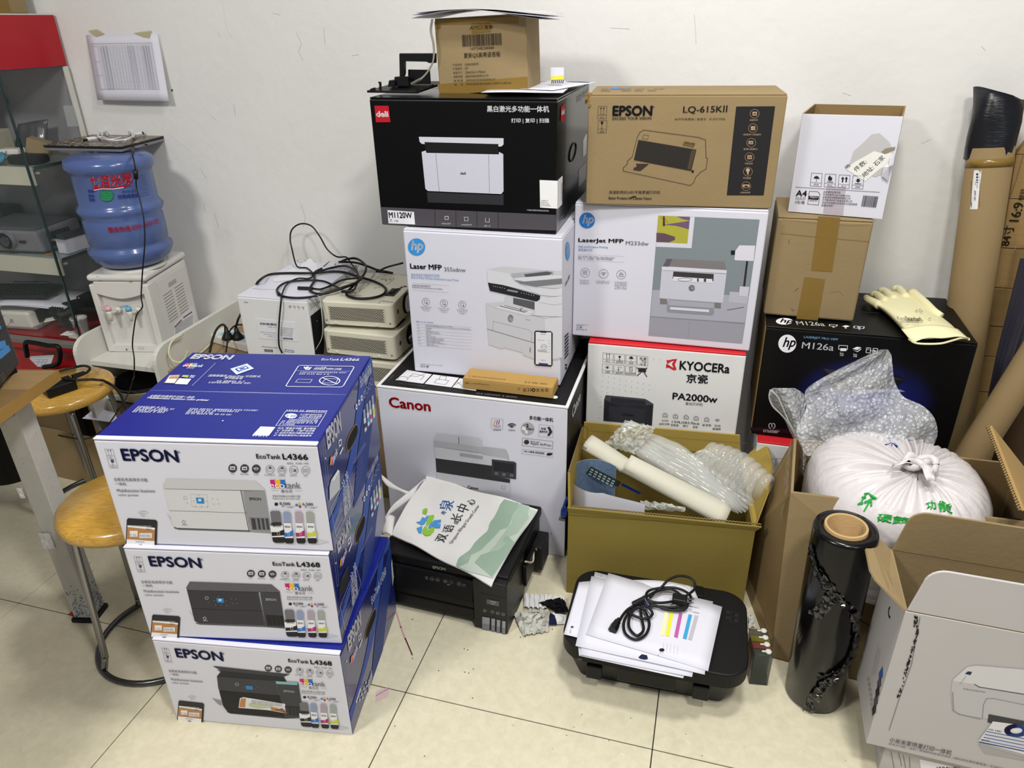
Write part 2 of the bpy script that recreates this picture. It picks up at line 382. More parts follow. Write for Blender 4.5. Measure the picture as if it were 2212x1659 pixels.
# ------------------------------------------------------------------ the three inkjet printer boxes on the left
EFIT={'e1':[-0.8913,0.9342,0.0,0.1616,0.4313,0.4018,0.2586,-0.006,0.0057],'e2':[-0.8979,0.9525,0.2596,0.2103,0.435,0.437,0.2484,-0.008,0.0085],'e3':[-0.8938,0.9648,0.509,0.2009,0.4436,0.4104,0.2545,-0.0074,0.0041]}
em=[WHITE,BLUE,WHITE,None,BLUE,WHITE]
def sidemat():
 m=bpy.data.materials.new('blue_swoosh_print');m.use_nodes=True;nt=m.node_tree;b=nt.nodes['Principled BSDF'];L=nt.links.new
 b.inputs['Base Color'].default_value=lin('#1d2c7c');b.inputs['Roughness'].default_value=.24;b.inputs['Coat Weight'].default_value=.4;b.inputs['Coat Roughness'].default_value=.08
 tc=nt.nodes.new('ShaderNodeTexCoord');n=nt.nodes.new('ShaderNodeTexNoise');n.inputs['Scale'].default_value=3;L(tc.outputs['Object'],n.inputs['Vector'])
 r=nt.nodes.new('ShaderNodeValToRGB');r.color_ramp.elements[0].color=lin('#121c58');r.color_ramp.elements[1].color=lin('#192878');L(n.outputs['Fac'],r.inputs[0]);L(r.outputs[0],b.inputs['Base Color'])
 return m
SIDE=sidemat();em[3]=SIDE
c3=carton('e3','printer_box','white and blue printer box picturing a white printer, topmost of the left stack',EFIT['e3'],em,group='stacked blue and white printer boxes')
c2=carton('e2','printer_box','white and blue box picturing a closed black printer, middle of the left stack',EFIT['e2'],em,group='stacked blue and white printer boxes')
c1=carton('e1','printer_box','white and blue box picturing an open black printer, bottom of the left stack',EFIT['e1'],em,group='stacked blue and white printer boxes')
REF=c3.F();REFR=c3.R()
def efront(c,kind):
 a=c.F()
 def pf(u,v):
  p=REF.f(u,v);return p[0]/c3.w*c.w,p[1]/c3.h*c.h
 a.pf=pf
 u_=a.unit
 crop(190,740,3.3015)
 NV='#18204e';G='#4a4a50'
 a.line([(122,757),(180,760),(215,893),(158,890)],1.6,G,closed=True);a.line([(134,805),(192,808)],1.3,G);a.line([(139,824),(197,827)],1.3,G);a.line([(152,872),(209,875)],1.3,G)
 for k in(0,18):a.line([(143+k,766),(152+k,800)],1.6,G);a.ell(144+k,768,4,4,G)
 a.line([(140,801),(184,803)],1.4,G)
 a.poly([(162,832),(184,833),(187,848),(180,856),(171,855),(165,847)],G);a.line([(175,855),(179,869)],1.6,G);a.line([(170,869),(188,870)],1.6,G);a.dash(156,822,176,822,10,G);a.dash(169,887,203,889,9,G)
 a.T('EPSON',258,838,652,850,78,NV,bold=.035);a.T('®',640,787,660,788,16,NV)
 mod='L4366' if kind==0 else 'L4368'
 a.T('EcoTank',1205,824,1378,828,30,'#26262c',bold=.02);a.T(mod,1394,830,1572,834,38,'#26262c',bold=.03)
 a.T('爱普生 · 多功能一体机',1422,866,1577,867,14,G,bold=0)
 for i,(x,y)in enumerate([(1033,895),(1118,897),(1201,899),(1300,903),(1385,907),(1469,908),(1554,910)]):
  if i<3:
   a.ell(x,y,31,31,'#3c3c42',n=28)
   if i<2:a.rect(x-18,y-14,x+18,y+10,'#d8d8dc',2);a.rect(x-12,y-6,x+12,y+4,'#3c3c42',3);a.dash(x-8,y+8,x+9,y+8,9,'#e4e4e8',4)
   else:
    for r_ in(8,15,22):a.ring(x,y+12,r_,r_,4,'#e4e4e8',a0=220,a1=320,n=8)
  else:
   a.ring(x,y,30,30,2.2,G,n=26)
   a.line([(x-17,y-10),(x+17,y-9),(x+16,y+12),(x-16,y+11)],2,G,closed=True)
   if i==3:a.poly([(x-8,y-20),(x+6,y-20),(x+9,y-4),(x-6,y-4)],G)
   if i==4:a.rect(x-9,y-20,x+10,y-8,G);a.line([(x-20,y+2),(x+20,y+3)],2,G)
   if i==5:a.rect(x-2,y-2,x+14,y+8,G)
   if i==6:a.dash(x-10,y+6,x+11,y+6,10,G)
  wd_=(14,28,18,37,24,26,13)[i]
  a.T(['打印','复印/扫描','Wi-Fi®','自动双面打印','后部进纸','移动打印*','LCD'][i],x-wd_,y+43,x+wd_,y+44,10,'#333338',bold=0)
 for x,cc,c2_ in((1297,'#c31b73','#e9e9ee'),(1335,'#eab320','#d87aa8'),(1371,'#2b6bc0','#cfd6e6')):
  a.poly([(x,962),(x+30,962),(x+34,976),(x+2,976)],'#cfcfd6');a.poly([(x+2,976),(x+34,976),(x+42,1034),(x+9,1034)],cc);
 a.T('eco',1303,1033,1408,1035,28,'#f2f2f6',l=5,bold=.0);a.T('tank',1410,1036,1522,1038,44,'#55555c',l=5,bold=-.012)
 a.T('墨仓式',1381,1068,1462,1069,22,'#333338',bold=0);a.line([(1310,1052),(1362,1053)],1.5,G);a.line([(1478,1056),(1528,1057)],1.5,G)
 a.T('爱普生原装墨水补充瓶打印量',1320,1099,1516,1101,14,'#333338',bold=0);a.T('Replacement ink bottle yield',1321,1118,1514,1120,14,'#333338',bold=0)
 a.ell(1344,1151,13,12,'#1c1c1e');a.T('8,500',1371,1158,1446,1160,22,'#222226',bold=.015);a.T('页*¹ | pages*²',1385,1176,1478,1178,16,'#333338',bold=0)
 a.ell(1489,1157,10,9,'#2b7fd0');a.ell(1508,1148,10,9,'#cfc81c');a.ell(1513,1168,10,9,'#b02062');a.T('6,500',1534,1162,1608,1164,22,'#222226',bold=.015);a.T('页*¹ | pages*²',1548,1180,1640,1182,16,'#333338',bold=0)
 a.T('全新彩色商用多功能',190,986,432,990,24,'#333338',bold=0);a.T('一体机',199,1016,279,1018,22,'#333338',bold=0)
 a.T('Multifunction business',213,1063,482,1066,21,'#333338',bold=0);a.T('color printer',223,1096,368,1098,20,'#333338',bold=0)
 for r_ in(18,35,52):a.ring(396,1248,r_,r_*.95,3,'#b4b4ba',a0=225,a1=315,n=10)
# phone
 a.poly([(288,1250),(484,1262),(497,1275),(492,1452),(270,1443),(279,1262)],'#26262a',2);a.poly([(285,1300),(480,1318),(476,1450),(277,1443)],'#eeeef0',3)
 a.poly([(284,1312),(479,1332),(477,1412),(279,1398)],'#b5814e',4);a.rect(302,1338,358,1380,'#e6e6ea',5);a.rect(370,1354,460,1390,'#dcdce2',5);a.dash(306,1372,352,1374,12,'#888890',6);a.dash(376,1380,452,1382,14,'#888890',6)
 a.poly([(278,1438),(476,1444),(475,1452),(277,1444)],'#5a3c8a',5);a.ell(378,1440,16,6,'#40307a',6);a.dash(345,1420,410,1422,8,'#666',6)
 a.dash(302,1306,460,1310,7,'#e8e8ea',5);a.dash(420,1330,456,1332,9,'#444',6)
# faint ground shade printed behind the printer
 if kind!=2:
  A,B,C_,D=('#c2c2c4','#cdcdd0','#8f9094','#77777c')if kind==0 else('#5c5a60','#35343a','#3e3d44','#232327')
  a.poly([(535,1020),(562,968),(1195,985),(1262,1045),(1262,1055),(545,1042)],A,2)
  a.poly([(540,1030),(560,1043),(1097,1054),(1157,1335),(640,1318),(608,1300)],B,3)
  a.line([(545,1040),(1262,1053)],2,'#8a8a8e' if kind==0 else '#202024',l=4);a.line([(585,1195),(1135,1212)],2.4,'#5c5c60' if kind==0 else '#202024',l=4)
  a.poly([(1108,1055),(1262,1055),(1310,1355),(1162,1345)],C_,4);a.line([(1092,1050),(1150,1336)],5,'#4a4a50',l=4)
  a.T('EPSON',1157,1120,1237,1122,18,'#303036' if kind==0 else '#d8d8dc',l=5,bold=.02)
  a.poly([(1155,1242),(1292,1250),(1306,1335),(1172,1330)],D,5)
  for x in(1172,1215,1245,1275):a.poly([(x-6,1248),(x+(22 if x==1172 else 10),1249),(x+(34 if x==1172 else 22),1328),(x+6,1327)],'#3a3a40' if kind==0 else '#17171a',6)
  a.poly([(772,1102),(828,1104),(832,1144),(780,1142)],'#2c7fb8',5);a.rect(790,1110,812,1128,'#bcd8ee',6)
  a.ring(698,1103,12,12,3 if kind else 1.6,'#e0e0e4' if kind else '#a4a4a8',l=5)
  a.line([(734,1078),(852,1082),(860,1172),(746,1168)],1,'#a8a8ac' if kind==0 else '#303036',l=4,closed=True)
  for u,v in[(710,1140),(890,1108),(926,1112),(900,1148),(934,1146),(790,1086),(757,1125),(846,1128),(768,1163),(812,1164),(855,1166)]:a.ell(u,v,4,3,'#a0a0a4' if kind==0 else '#8a8a90',5,8)
  a.line([(672,1275),(686,1262),(700,1275),(688,1288)],2.4,'#7a7a80' if kind==0 else '#e0e0e4',l=5,closed=True);a.dash(676,1298,712,1299,6,'#6a7aa0' if kind==0 else '#d8d8dc',5)
  a.poly([(615,1312),(640,1320),(1160,1338),(1160,1346),(650,1330),(620,1322)],'#4c4c52',3)
  a.poly([(560,1210),(602,1300),(620,1322),(1300,1352),(1640,1440),(1720,1420),(1300,1330),(620,1290)],'#c6c6d0',1)
 else:
  D1,D2,D3='#3a3b41','#202126','#4a4c54'
  a.poly([(560,905),(640,945),(1165,968),(1215,940),(600,905)],D1,2);a.poly([(595,935),(630,955),(600,1000),(618,1005),(1190,1010),(1165,968),(650,945)],D2,2)
  a.poly([(600,1000),(1100,1012),(1130,1145),(640,1138),(615,1120)],D1,3);a.poly([(620,1130),(1135,1145),(1185,1345),(700,1335),(660,1280)],'#141417',3)
  a.poly([(1105,1012),(1290,1012),(1340,1345),(1180,1350)],D1,4);a.poly([(1100,1010),(1285,1012),(1282,1036),(1105,1036)],'#7fb2b4',5)
  a.T('EPSON',1172,1108,1260,1110,18,'#d8d8dc',l=5,bold=.02)
  a.poly([(1178,1240),(1318,1244),(1326,1325),(1196,1325)],D2,5)
  for x in(1196,1236,1264,1292):a.poly([(x-4,1248),(x+12,1249),(x+22,1320),(x+8,1319)],'#303138',6)
  a.poly([(800,1192),(830,1180),(1180,1220),(1212,1312),(1040,1290),(790,1284)],'#dadadf',5)
  a.poly([(808,1195),(850,1190),(845,1275),(795,1275)],'#b5814e',6);a.poly([(1060,1258),(1120,1262),(1130,1296),(1066,1290)],'#b5814e',6);a.poly([(880,1232),(1080,1246),(1086,1262),(950,1280),(875,1262)],'#b9c0a0',6)
  for k in range(3):a.dash(900,1208+k*12,1160,1222+k*12,7,'#55555c',7)
  a.poly([(1090,1282),(1160,1262),(1212,1312)],'#8a5a38',7)
  a.poly([(845,1068),(905,1070),(908,1106),(852,1104)],'#2c7fb8',5);a.ring(772,1062,14,13,3,'#e0e0e4',l=5)
  for u,v in[(940,1076),(966,1078),(1010,1080),(830,1088),(925,1092),(980,1098)]:a.ell(u,v,3,3,'#8a8a90',5,8)
  a.poly([(690,1330),(720,1345),(1180,1362),(1340,1345),(1186,1342)],'#303036',3)
  a.poly([(560,1210),(650,1300),(690,1340),(1300,1362),(1640,1440),(1720,1420),(1300,1330),(620,1270)],'#c6c6d0',1)
# ink bottles
 for x,w_,cc,cap in((1296,112,'#1c1c1f','#6c6c72'),(1390,78,'#2b6fc4','#8b97b8'),(1474,78,'#a8286e','#a89aa8'),(1553,80,'#c3cc2a','#9aa29c')):
  y=1200 if x>1300 else 1195;wN=w_*.78
  a.poly([(x+w_*.06,y+8),(x+w_*.15,y),(x+wN*.8,y),(x+wN*.9,y+10),(x+wN,y+80),(x+w_*.14,y+80)],cap,7)
  a.poly([(x+w_*.12,y+82),(x+wN*.98,y+82),(x+w_*1.0,y+200),(x+w_*.2,y+198)],'#e4e4ea' if x>1300 else '#2a2a2e',7)
  if x<1300:a.poly([(x+w_*.06,y+105),(x+w_*.86,y+103),(x+w_*.98,y+185),(x+w_*.16,y+187)],'#e4e4ea',8)
  a.poly([(x+w_*.14,y+150),(x+w_*.55,y+150),(x+w_*.95,y+130),(x+w_*1.0,y+172),(x+w_*.18,y+178)],cc,9)
  a.poly([(x+w_*.2,y+188),(x+w_*1.0,y+188),(x+w_*1.06,y+214),(x+w_*.94,y+226),(x+w_*.36,y+226),(x+w_*.24,y+214)],'#1c1c20',9)
  a.T('EPSON',x+w_*.26,y+112,x+w_*.74,y+113,11,'#222228',l=10,bold=.02);a.line([(x+w_*.5,y+148),(x+w_*.66,y+148),(x+w_*.68,y+166),(x+w_*.52,y+166)],1.4,'#e8e8ee',l=10,closed=True)
 a.build('front_print')
efront(c3,0);efront(c2,1);efront(c1,2)
def eside(c,kind):
 a=c.R()
 def pf(u,v):
  p=REFR.f(u,v);return min(max(p[0]/c3.d,0),1)*c.d,min(max(p[1]/c3.h,0),1)*c.h
 a.pf=pf
 d,h=c.d,c.h
 def m(x,y):return(x*d,y*h)
 def rp(pts,col,l=1):a.raw([m(*p)for p in pts],[tuple(range(len(pts)))],col,l)
 sw=[]
 for k in range(13):t=k/12;sw.append((.0+.72*t**.8,.30+.55*t**2.0+.12*t))
 sw2=[(x+.20*(1-x*.6)+.02,y-.02)for x,y in sw]
 rp([(0,.30)]+sw[1:]+[(1,1),(1,.86)]+sw2[::-1]+[(0,.17)],'#2a4a9e',1)
 rp([(.35,0),(.55,.4),(.80,.75),(1,.92),(1,.55),(.8,.3),(.62,0)],'#22387e',1)
 crop(670,750,3.687)
 a.T('EPSON',137,812,245,655,52,'#e4e4ee',bold=.03,l=3)
 if kind<2:
  a.T('EcoTank '+('L4366' if kind==0 else 'L4368'),398,325,485,205,26,'#dfe2f0',l=3)
  for x,y in((364,475),(385,440),(406,405)):a.ell(x,y,8,24,'#e4e6f0',3,12);a.ell(x,y,4,10,'#22306e',4,8)
  for x,y in((428,378),(448,343),(467,310),(486,275)):a.ring(x,y,8,26,2,'#aab4dc',l=3,n=12)
  for x,y,cc in((432,590,'#2a2c3c'),(456,545,'#3c9ad8'),(477,520,'#c23a7c'),(499,480,'#c9cf3c')):
   a.poly([(x-16,y-90),(x-2,y-100),(x+4,y-30),(x-10,y-20)],'#9aa4b4',4);a.poly([(x-12,y-20),(x+6,y-30),(x+14,y+70),(x-2,y+90)],'#ccd2dc',4);a.poly([(x-8,y+22),(x+10,y+8),(x+13,y+40),(x-5,y+56)],cc,5)
  for k in range(4):a.dash(330+k*7,930-k*2,430+k*4,760+k*4,5,'#8f9cd0',3,k)
  for k in range(5):a.dash(330+k*8,1010+k*30,415+k*2,860+k*26,5,'#7f8cc4',3,k+9)
  a.line([(160,1285),(298,1020),(345,1200),(205,1510)],2.2,'#b8c2e4',closed=True)
  for k,t in enumerate(['33ᵐᵐ 20ᵐᵐ','15.0 8.0张','1200×2400','4800×1200']):
   a.T(t.replace('ᵐᵐ',' '),262+k*2,1145+k*72,300+k*6,1040+k*78,26,'#e0e4f2',l=3)
   a.dash(175+k*8,1300+k*55,240+k*6,1170+k*60,8,'#aab4dc',3)
  a.poly([(148,1120),(160,1060),(215,975),(230,990),(232,1130),(150,1225)]if True else[],'#b8bcc4' if kind==0 else '#1c1d26',3)
  a.poly([(170,1050),(215,975),(228,985),(180,1070)],'#dcdfe6' if kind==0 else '#30323e',4)
 else:
  a.T('EcoTank L4368',340,560,460,380,26,'#dfe2f0',l=3)
  a.poly([(505,330),(548,220),(562,400),(520,540)],'#cfd0d4',3)
  for k in range(3):a.dash(518,470-k*50,552,380-k*50,12,'#50525a',4,k)
  for k in range(9):a.dash(360+k*6,1040+k*14,540+k*2,640+k*18,4,'#6f7cb4',3,k)
  for k in range(2):
   for q in range(4):a.rect(235+q*18+k*26,1330-q*38+k*0,247+q*18+k*26,1350-q*38,'#c8cce0',3)
  a.poly([(205,1330),(245,1230),(250,1250),(210,1350)],'#d8dae4',3);a.poly([(310,1250),(345,1150),(352,1220),(318,1330)],'#a8acb8',3)
 for x,cc in((152,'#d8a028'),(162,'#d83a7c'),(172,'#3c9ad8')):a.poly([(x,945),(x+4,880),(x+16,862),(x+14,925)],cc,4)
 a.T('tank',176,925,214,845,22,'#dfe2f0',l=5,bold=0)
 a.line([(224,745),(245,735),(245,775),(226,790)],5,'#e4e6f0',closed=True);a.poly([(230,845),(256,790),(258,805),(232,862)],'#e4e6f0',3)
 a.line([(95,780),(112,770),(146,1085),(132,1100)],1.6,'#8f9cd0',closed=True);a.poly([(112,880),(118,875),(120,890),(114,895)],'#d8dcee',3)
 a.build('side_print')
# oval hand hole, a dark recess with a cut cardboard rim
 mb=MB();n=24;w2,h2=.046,.018;ang=0
 cy,cz=d*.485,h*.60
 pts=[(math.copysign(abs(math.cos(t))**.7,math.cos(t))*w2,math.copysign(abs(math.sin(t))**.7,math.sin(t))*h2)for t in[2*PI*k/n for k in range(n)]]
 x=c.w/2
 V=[(x+.0008,cy+p[0],cz+p[1])for p in pts]+[(x+.0012,cy+p[0]*.93,cz+p[1]*.84)for p in pts]
 mb.add(V,[(k,(k+1)%n,n+(k+1)%n,n+k)for k in range(n)],EDGE);mb.add([(x+.001,cy+p[0]*.95,cz+p[1]*.88)for p in pts],[tuple(range(n))],mat('#060605',.9,.1,name='dark_interior'))
 mb.build('hand_hole',c.root)
eside(c3,0);eside(c2,1);eside(c1,2)
a=c3.T();crop(190,740,3.3015)
a.T('EPSON',731,116,1012,124,28,'#eef0fa',bold=.04,l=2);a.T('EcoTank',1663,130,1788,132,15,'#eef0fa',l=2);a.T('L4366',1800,132,1930,134,18,'#eef0fa',bold=.03,l=2)
for k,cc in enumerate(('#c84a8c','#e0b040','#7aa0dc')):a.poly([(690+k*30-6,172),(700+k*30,150),(724+k*30,150),(712+k*30,174)],cc,2)
a.T('ecotank',672,174,812,180,18,'#eef0fa',l=3,bold=0);a.T('墨仓式',702,188,752,190,10,'#eef0fa',l=3)
a.poly([(540,292),(580,234),(662,230),(628,296)],'#7a6a60',2);a.poly([(550,290),(584,240),(652,238),(618,292)],'#e6e4ea',3);a.poly([(574,262),(588,244),(648,243),(636,262)],'#b08468',4);a.poly([(620,298),(652,258),(738,262),(708,302)],'#e6e4ea',2)
a.poly([(668,246),(680,234),(722,236),(712,254)],'#a8b860',2);a.dash(728,242,760,244,6,'#eef0fa',2);a.dash(722,252,752,254,6,'#eef0fa',2)
a.line([(745,310),(910,150)],2,'#b8c0e4')
a.poly([(1015,190),(1135,152),(1185,188),(1060,232)],'#c8d4ec',2);a.poly([(1048,192),(1124,168),(1150,186),(1072,212)],'#1b2c9c',3);a.poly([(1062,193),(1122,174),(1138,186),(1078,205)],'#dfe6f4',4);a.poly([(1078,192),(1114,181),(1124,187),(1088,198)],'#1b2c9c',5)
a.T('选择爱普生 Heat-Free 冷印技术,',852,246,1228,254,15,'#eef0fa',bold=.02,l=2);a.T('更节能省电',968,262,1096,266,15,'#eef0fa',bold=.02,l=2);a.dash(915,282,1112,286,9,'#dfe2f0',2);a.dash(858,292,1155,298,9,'#dfe2f0',2)
a.line([(1412,312),(1500,172),(1512,166),(1888,172),(1898,180),(1822,312),(1806,320),(1426,316)],4,'#dfe2f0',closed=True)
a.ell(1566,180,14,6,'#dfe2f0',2);a.poly([(1538,176),(1550,196),(1580,198),(1598,178),(1588,178),(1574,190),(1556,188),(1546,174)],'#dfe2f0',2)
a.T('小心处理',1618,186,1696,188,11,'#eef0fa',l=2,bold=.02);a.T('HANDLE WITH CARE',1610,196,1804,198,11,'#eef0fa',l=2,bold=.04)
a.line([(1486,204),(1874,208)],1.6,'#b8c0e4');a.dash(1512,218,1840,222,7,'#dfe2f0',2);a.dash(1505,230,1720,234,7,'#dfe2f0',2)
a.line([(1480,286),(1500,264),(1600,267),(1584,290)],2,'#dfe2f0',closed=True);a.ring(1724,275,72,31,5,'#dfe2f0',n=26);a.line([(1668,292),(1700,258),(1784,262),(1770,290)],2.4,'#dfe2f0',closed=True);a.line([(1672,254),(1778,300)],4,'#dfe2f0',l=3)
a.T('全新彩色商用多功能一体机',436,390,754,402,14,'#eef0fa',l=2,bold=.02);a.T('Multifunction business color printer',418,406,856,424,15,'#eef0fa',bold=.03,l=2,slant=-.1)
for k in range(4):a.dash(350-k*12,466+k*11,[545,610,566,540][k],472+k*11,9,'#dfe2f0',2,k);a.dash(722-k*10,480+k*11,[1210,1080,890,1020][k],[492,500,508,522][k],8,'#dfe2f0',2,k)
a.dash(1412,492,1704,498,9,'#dfe2f0',2);a.line([(1340,596),(1412,492),(1700,504),(1640,602)],2.2,'#dfe2f0',closed=True)
a.ell(1450,526,44,18,'#c8ccdc',2);a.dash(1412,532,1490,534,10,'#1b2c9c',3)
for k,(t,x0,x1)in enumerate([('为了保护您的打印机',1512,1668),('一体机, 建议您使用',1508,1662),('爱普生原装正品墨水.',1500,1660)]):a.T(t,x0,520+k*12,x1,523+k*12,9,'#eef0fa',l=2,bold=.02)
for k in range(4):a.dash([1432,1382,1372,1362][k],556+k*11,[1648,1640,1632,1480][k],560+k*11,8,'#dfe2f0',2,k)
a.poly([(1172,665),(1232,602),(1338,606),(1290,668)],'#e6e6ee',2);a.dash(1172,673,1282,677,7,'#dfe2f0',2)
for k,(t,x0,x1)in enumerate([('关注 “爱普生中国” 官方微信',1350,1622),('✔ 发送型号，了解产品详情',1345,1612),('✔ 应用方案及问题自助查询',1332,1602),('✔ 爱普生服务中心信息查询',1322,1590)]):a.T(t,x0,620+k*17,x1,624+k*17,13,'#eef0fa',l=2,bold=.02)
a.ell(962,561,5,4,'#f0f0f4',2,8);a.build('top_print')
# white board edge folded over the front of the top
for c in(c1,c2,c3):MB().box(-c.w/2+.001,c.w/2-.001,-.0006,.012,c.h-.0035,c.h+.0006,WHITE).build('folded_edge',c.root,bevel=.0015)
# ------------------------------------------------------------------ middle stacks of cartons
BLT=mat('#101012',.5,.15,20,.15,60,spec=.35,name='matt_black_board')
WS_=[WHITE]*6
# big white box (bottom, middle stack)
c=carton('canon','printer_carton','large white printer carton with red lettering and black top, bottom of the middle stack',[-0.6176,1.6944,0,0.0099,0.5705,0.49,0.5214,-0.003,0.0004],[WHITE2,BLT,WHITE,BLT,WHITE,WHITE],flaps='one')
a=c.F();crop(800,760,3.771)
a.T('Canon',160,447,491,483,78,'#a8141d',bold=.03)
a.T('多功能一体机',1297,550,1490,570,32,'#2c2c30',bold=.02)
a.line([(988,540),(1082,548),(1078,628),(984,622)],2,'#a0a0a8',closed=True)
for k,cc in enumerate(('#d8a83c','#c03c3c','#3c5ca8')):a.line([(1012+k*17-(6 if k==0 else 0),586+k),(1018+k*17,556+k)],6,cc)
a.dash(1000,603,1066,607,9,'#44444a');a.dash(1012,614,1056,617,8,'#44444a');a.T('应用程序库',1002,640,1066,642,12,'#2c2c30')
for r_ in(12,26,40):a.ring(1153,618,r_,r_*.85,7,'#222226',a0=222,a1=318,n=10)
a.ell(1153,612,5,5,'#222226');a.T('无线打印',1127,642,1180,645,13,'#2c2c30')
a.ell(1281,625,55,52,'#a8a8ac',1,30);a.T('2',1270,612,1290,614,26,'#1c1c20',bold=.04);a.dash(1250,600,1268,601,9,'#333');a.poly([(1240,605),(1262,612),(1282,640),(1282,668),(1262,660),(1262,640),(1232,632)],'#e0e0e4',2);a.T('自动双面打印',1270,634,1332,637,14,'#1c1c20',bold=.02)
a.line([(1376,590),(1490,602),(1486,697),(1372,688)],2,'#a0a0a8',closed=True);a.T('快速',1392,632,1432,635,18,'#1c1c20',bold=.02);a.T('首页打印',1380,656,1444,660,18,'#1c1c20',bold=.03)
a.poly([(1442,610),(1464,612),(1484,652),(1460,684),(1440,682),(1458,650)],'#2c2c30')
a.line([(1240,700),(1488,728),(1484,790),(1236,762)],3,'#88888e',closed=True);a.rect(1252,726,1294,744,'#222226');a.rect(1258,716,1288,724,'#222226');a.rect(1260,746,1286,752,'#222226');a.T('Works with',1304,732,1378,740,11,'#2c2c30');a.T('Apple AirPrint',1304,758,1474,778,28,'#2c2c30',bold=0)
a.line([(1237,790),(1488,818),(1484,858),(1233,828)],2,'#a0a0a8',closed=True);a.T('USB 2.0高速 (附送线缆)',1250,816,1418,836,17,'#1c1c20',bold=.02);a.poly([(1432,836),(1448,822),(1484,824),(1480,838),(1450,846)],'#1c1c20')
a.poly([(540,662),(880,700),(910,720),(915,820),(520,762),(517,720)],'#c2c4ca',2);a.poly([(517,720),(905,775),(915,822),(522,770)],'#b2b4ba',3);a.line([(722,692),(724,748)],4,'#55555a',l=4)
a.poly([(915,770),(1105,792),(1130,850),(1128,880),(915,840)],'#aeb0b6',2);a.poly([(520,770),(915,830),(1130,870),(1130,890),(990,925),(530,865)],'#cdced4',2)
a.poly([(730,822),(918,848),(918,872),(730,846)],'#a2a4aa',4)
a.poly([(533,865),(990,928),(1005,1010),(1138,1035),(1138,1066),(540,975)],'#2e2e31',3);a.poly([(990,872),(1175,893),(1190,905),(1188,1036),(992,1008)],'#3a3a40',4);a.poly([(1003,890),(1172,912),(1170,985),(1005,962)],'#222228',5)
for x,y in((1030,988),(1090,996),(1152,1004)):a.line([(x-9,y-8),(x+9,y-6),(x+9,y+8),(x-9,y+6)],2,'#c8c8cc',l=6,closed=True)
a.poly([(536,978),(1140,1068),(1142,1215),(545,1120)],'#c6c7ce',3);a.T('Canon',795,1108,880,1122,22,'#222226',bold=.03,l=5);a.line([(1070,1088),(1099,1092),(1098,1114),(1069,1110)],2,'#8a8c92',l=5,closed=True)
a.rect(1394,1464,1414,1490,'#3c5cb0');a.dash(1424,1480,1478,1486,16,'#44444a');a.dash(1440,1500,1462,1503,8,'#222')
a.build('front_print')
a=c.T()
a.poly([(205,232),(300,150),(505,186),(432,262)],'#d8d8dc',2);a.poly([(432,262),(505,186),(722,214),(660,292)],'#d8d8dc',2);a.poly([(668,293),(728,218),(900,240),(860,320)],'#d8d8dc',2)
a.line([(436,264),(508,186)],7,'#1c1c1f',l=4);a.ring(265,222,42,17,2,'#444',l=4);a.line([(310,215),(350,180),(440,200),(410,232)],2,'#444',l=4);a.line([(320,200),(380,205),(450,180)],2,'#444',l=4)
a.line([(520,255),(545,225),(640,238),(610,272)],2,'#444',l=4,closed=True);a.line([(560,232),(570,200),(620,205),(612,236)],2,'#444',l=4);a.line([(690,270),(740,250)],2,'#444',l=4);a.line([(700,245),(740,275)],2,'#444',l=4)
a.ell(1505,372,22,12,'#e8e8ec',2);a.dash(860,345,1190,378,10,'#7a7a7e',2);a.dash(235,262,440,285,7,'#5a5a5e',2);a.dash(150,240,200,190,7,'#5a5a5e',2)
for p in([(50,272),(1608,452),(1606,462),(50,282)],):pass
a.build('top_print')
for x0,x1,y0,y1 in((-c.w/2-.001,c.w/2+.001,-.001,.009),(-c.w/2-.001,-c.w/2+.009,.009,c.d),(c.w/2-.009,c.w/2+.001,.009,c.d)):
 MB().box(x0,x1,y0,y1,c.h-.004,c.h+.002,WHITE2).build('folded_edge',c.root,bevel=.002)
a=c.R();a.T('Canon',1640,545,1705,395,None,'#e6e6ea',bold=.04);a.build('side_print')
# small brown ink unit box
c=carton('ink','ink_unit_box','small long brown box lying on top of the large white carton',[-0.5164,1.7365,0.5245,-0.0078,0.2661,0.0684,0.0333,0,0],[mat('#b08d52',.7,.06,12,.1,90,spec=.15,name='thin_brown_board')]*6,bev=.001,flaps='one')
a=c.F();crop(820,480,4.1477)
a.T('One Ink Supply Unit 一个墨盒',982,1448,765,1428,17,'#3a2c18',bold=0);a.line([(1244,1478),(1244,1500),(1240,1500)],2,'#3a2c18');a.line([(1256,1478),(1256,1500),(1260,1500)],2,'#3a2c18')
for x in(1300,1328,1350,1380,1418,1458,1498):
 if x in(1328,1350):a.ring(x,1499,10,12,4,'#3a2c18',a0=-100,a1=100,n=10)
 elif x==1380:a.ring(x,1501,12,13,7,'#3a2c18',n=8)
 else:a.line([(x-13,1488),(x+13,1490),(x+13,1516),(x-13,1514)],2,'#3a2c18',closed=True);a.ell(x,1502,6,7,'#3a2c18')
a.build('front_print');a=c.T();a.dash(1300,1440,1500,1458,10,'#4a3a20');a.dash(800,1385,1140,1418,9,'#7a6236');a.build('top_print')
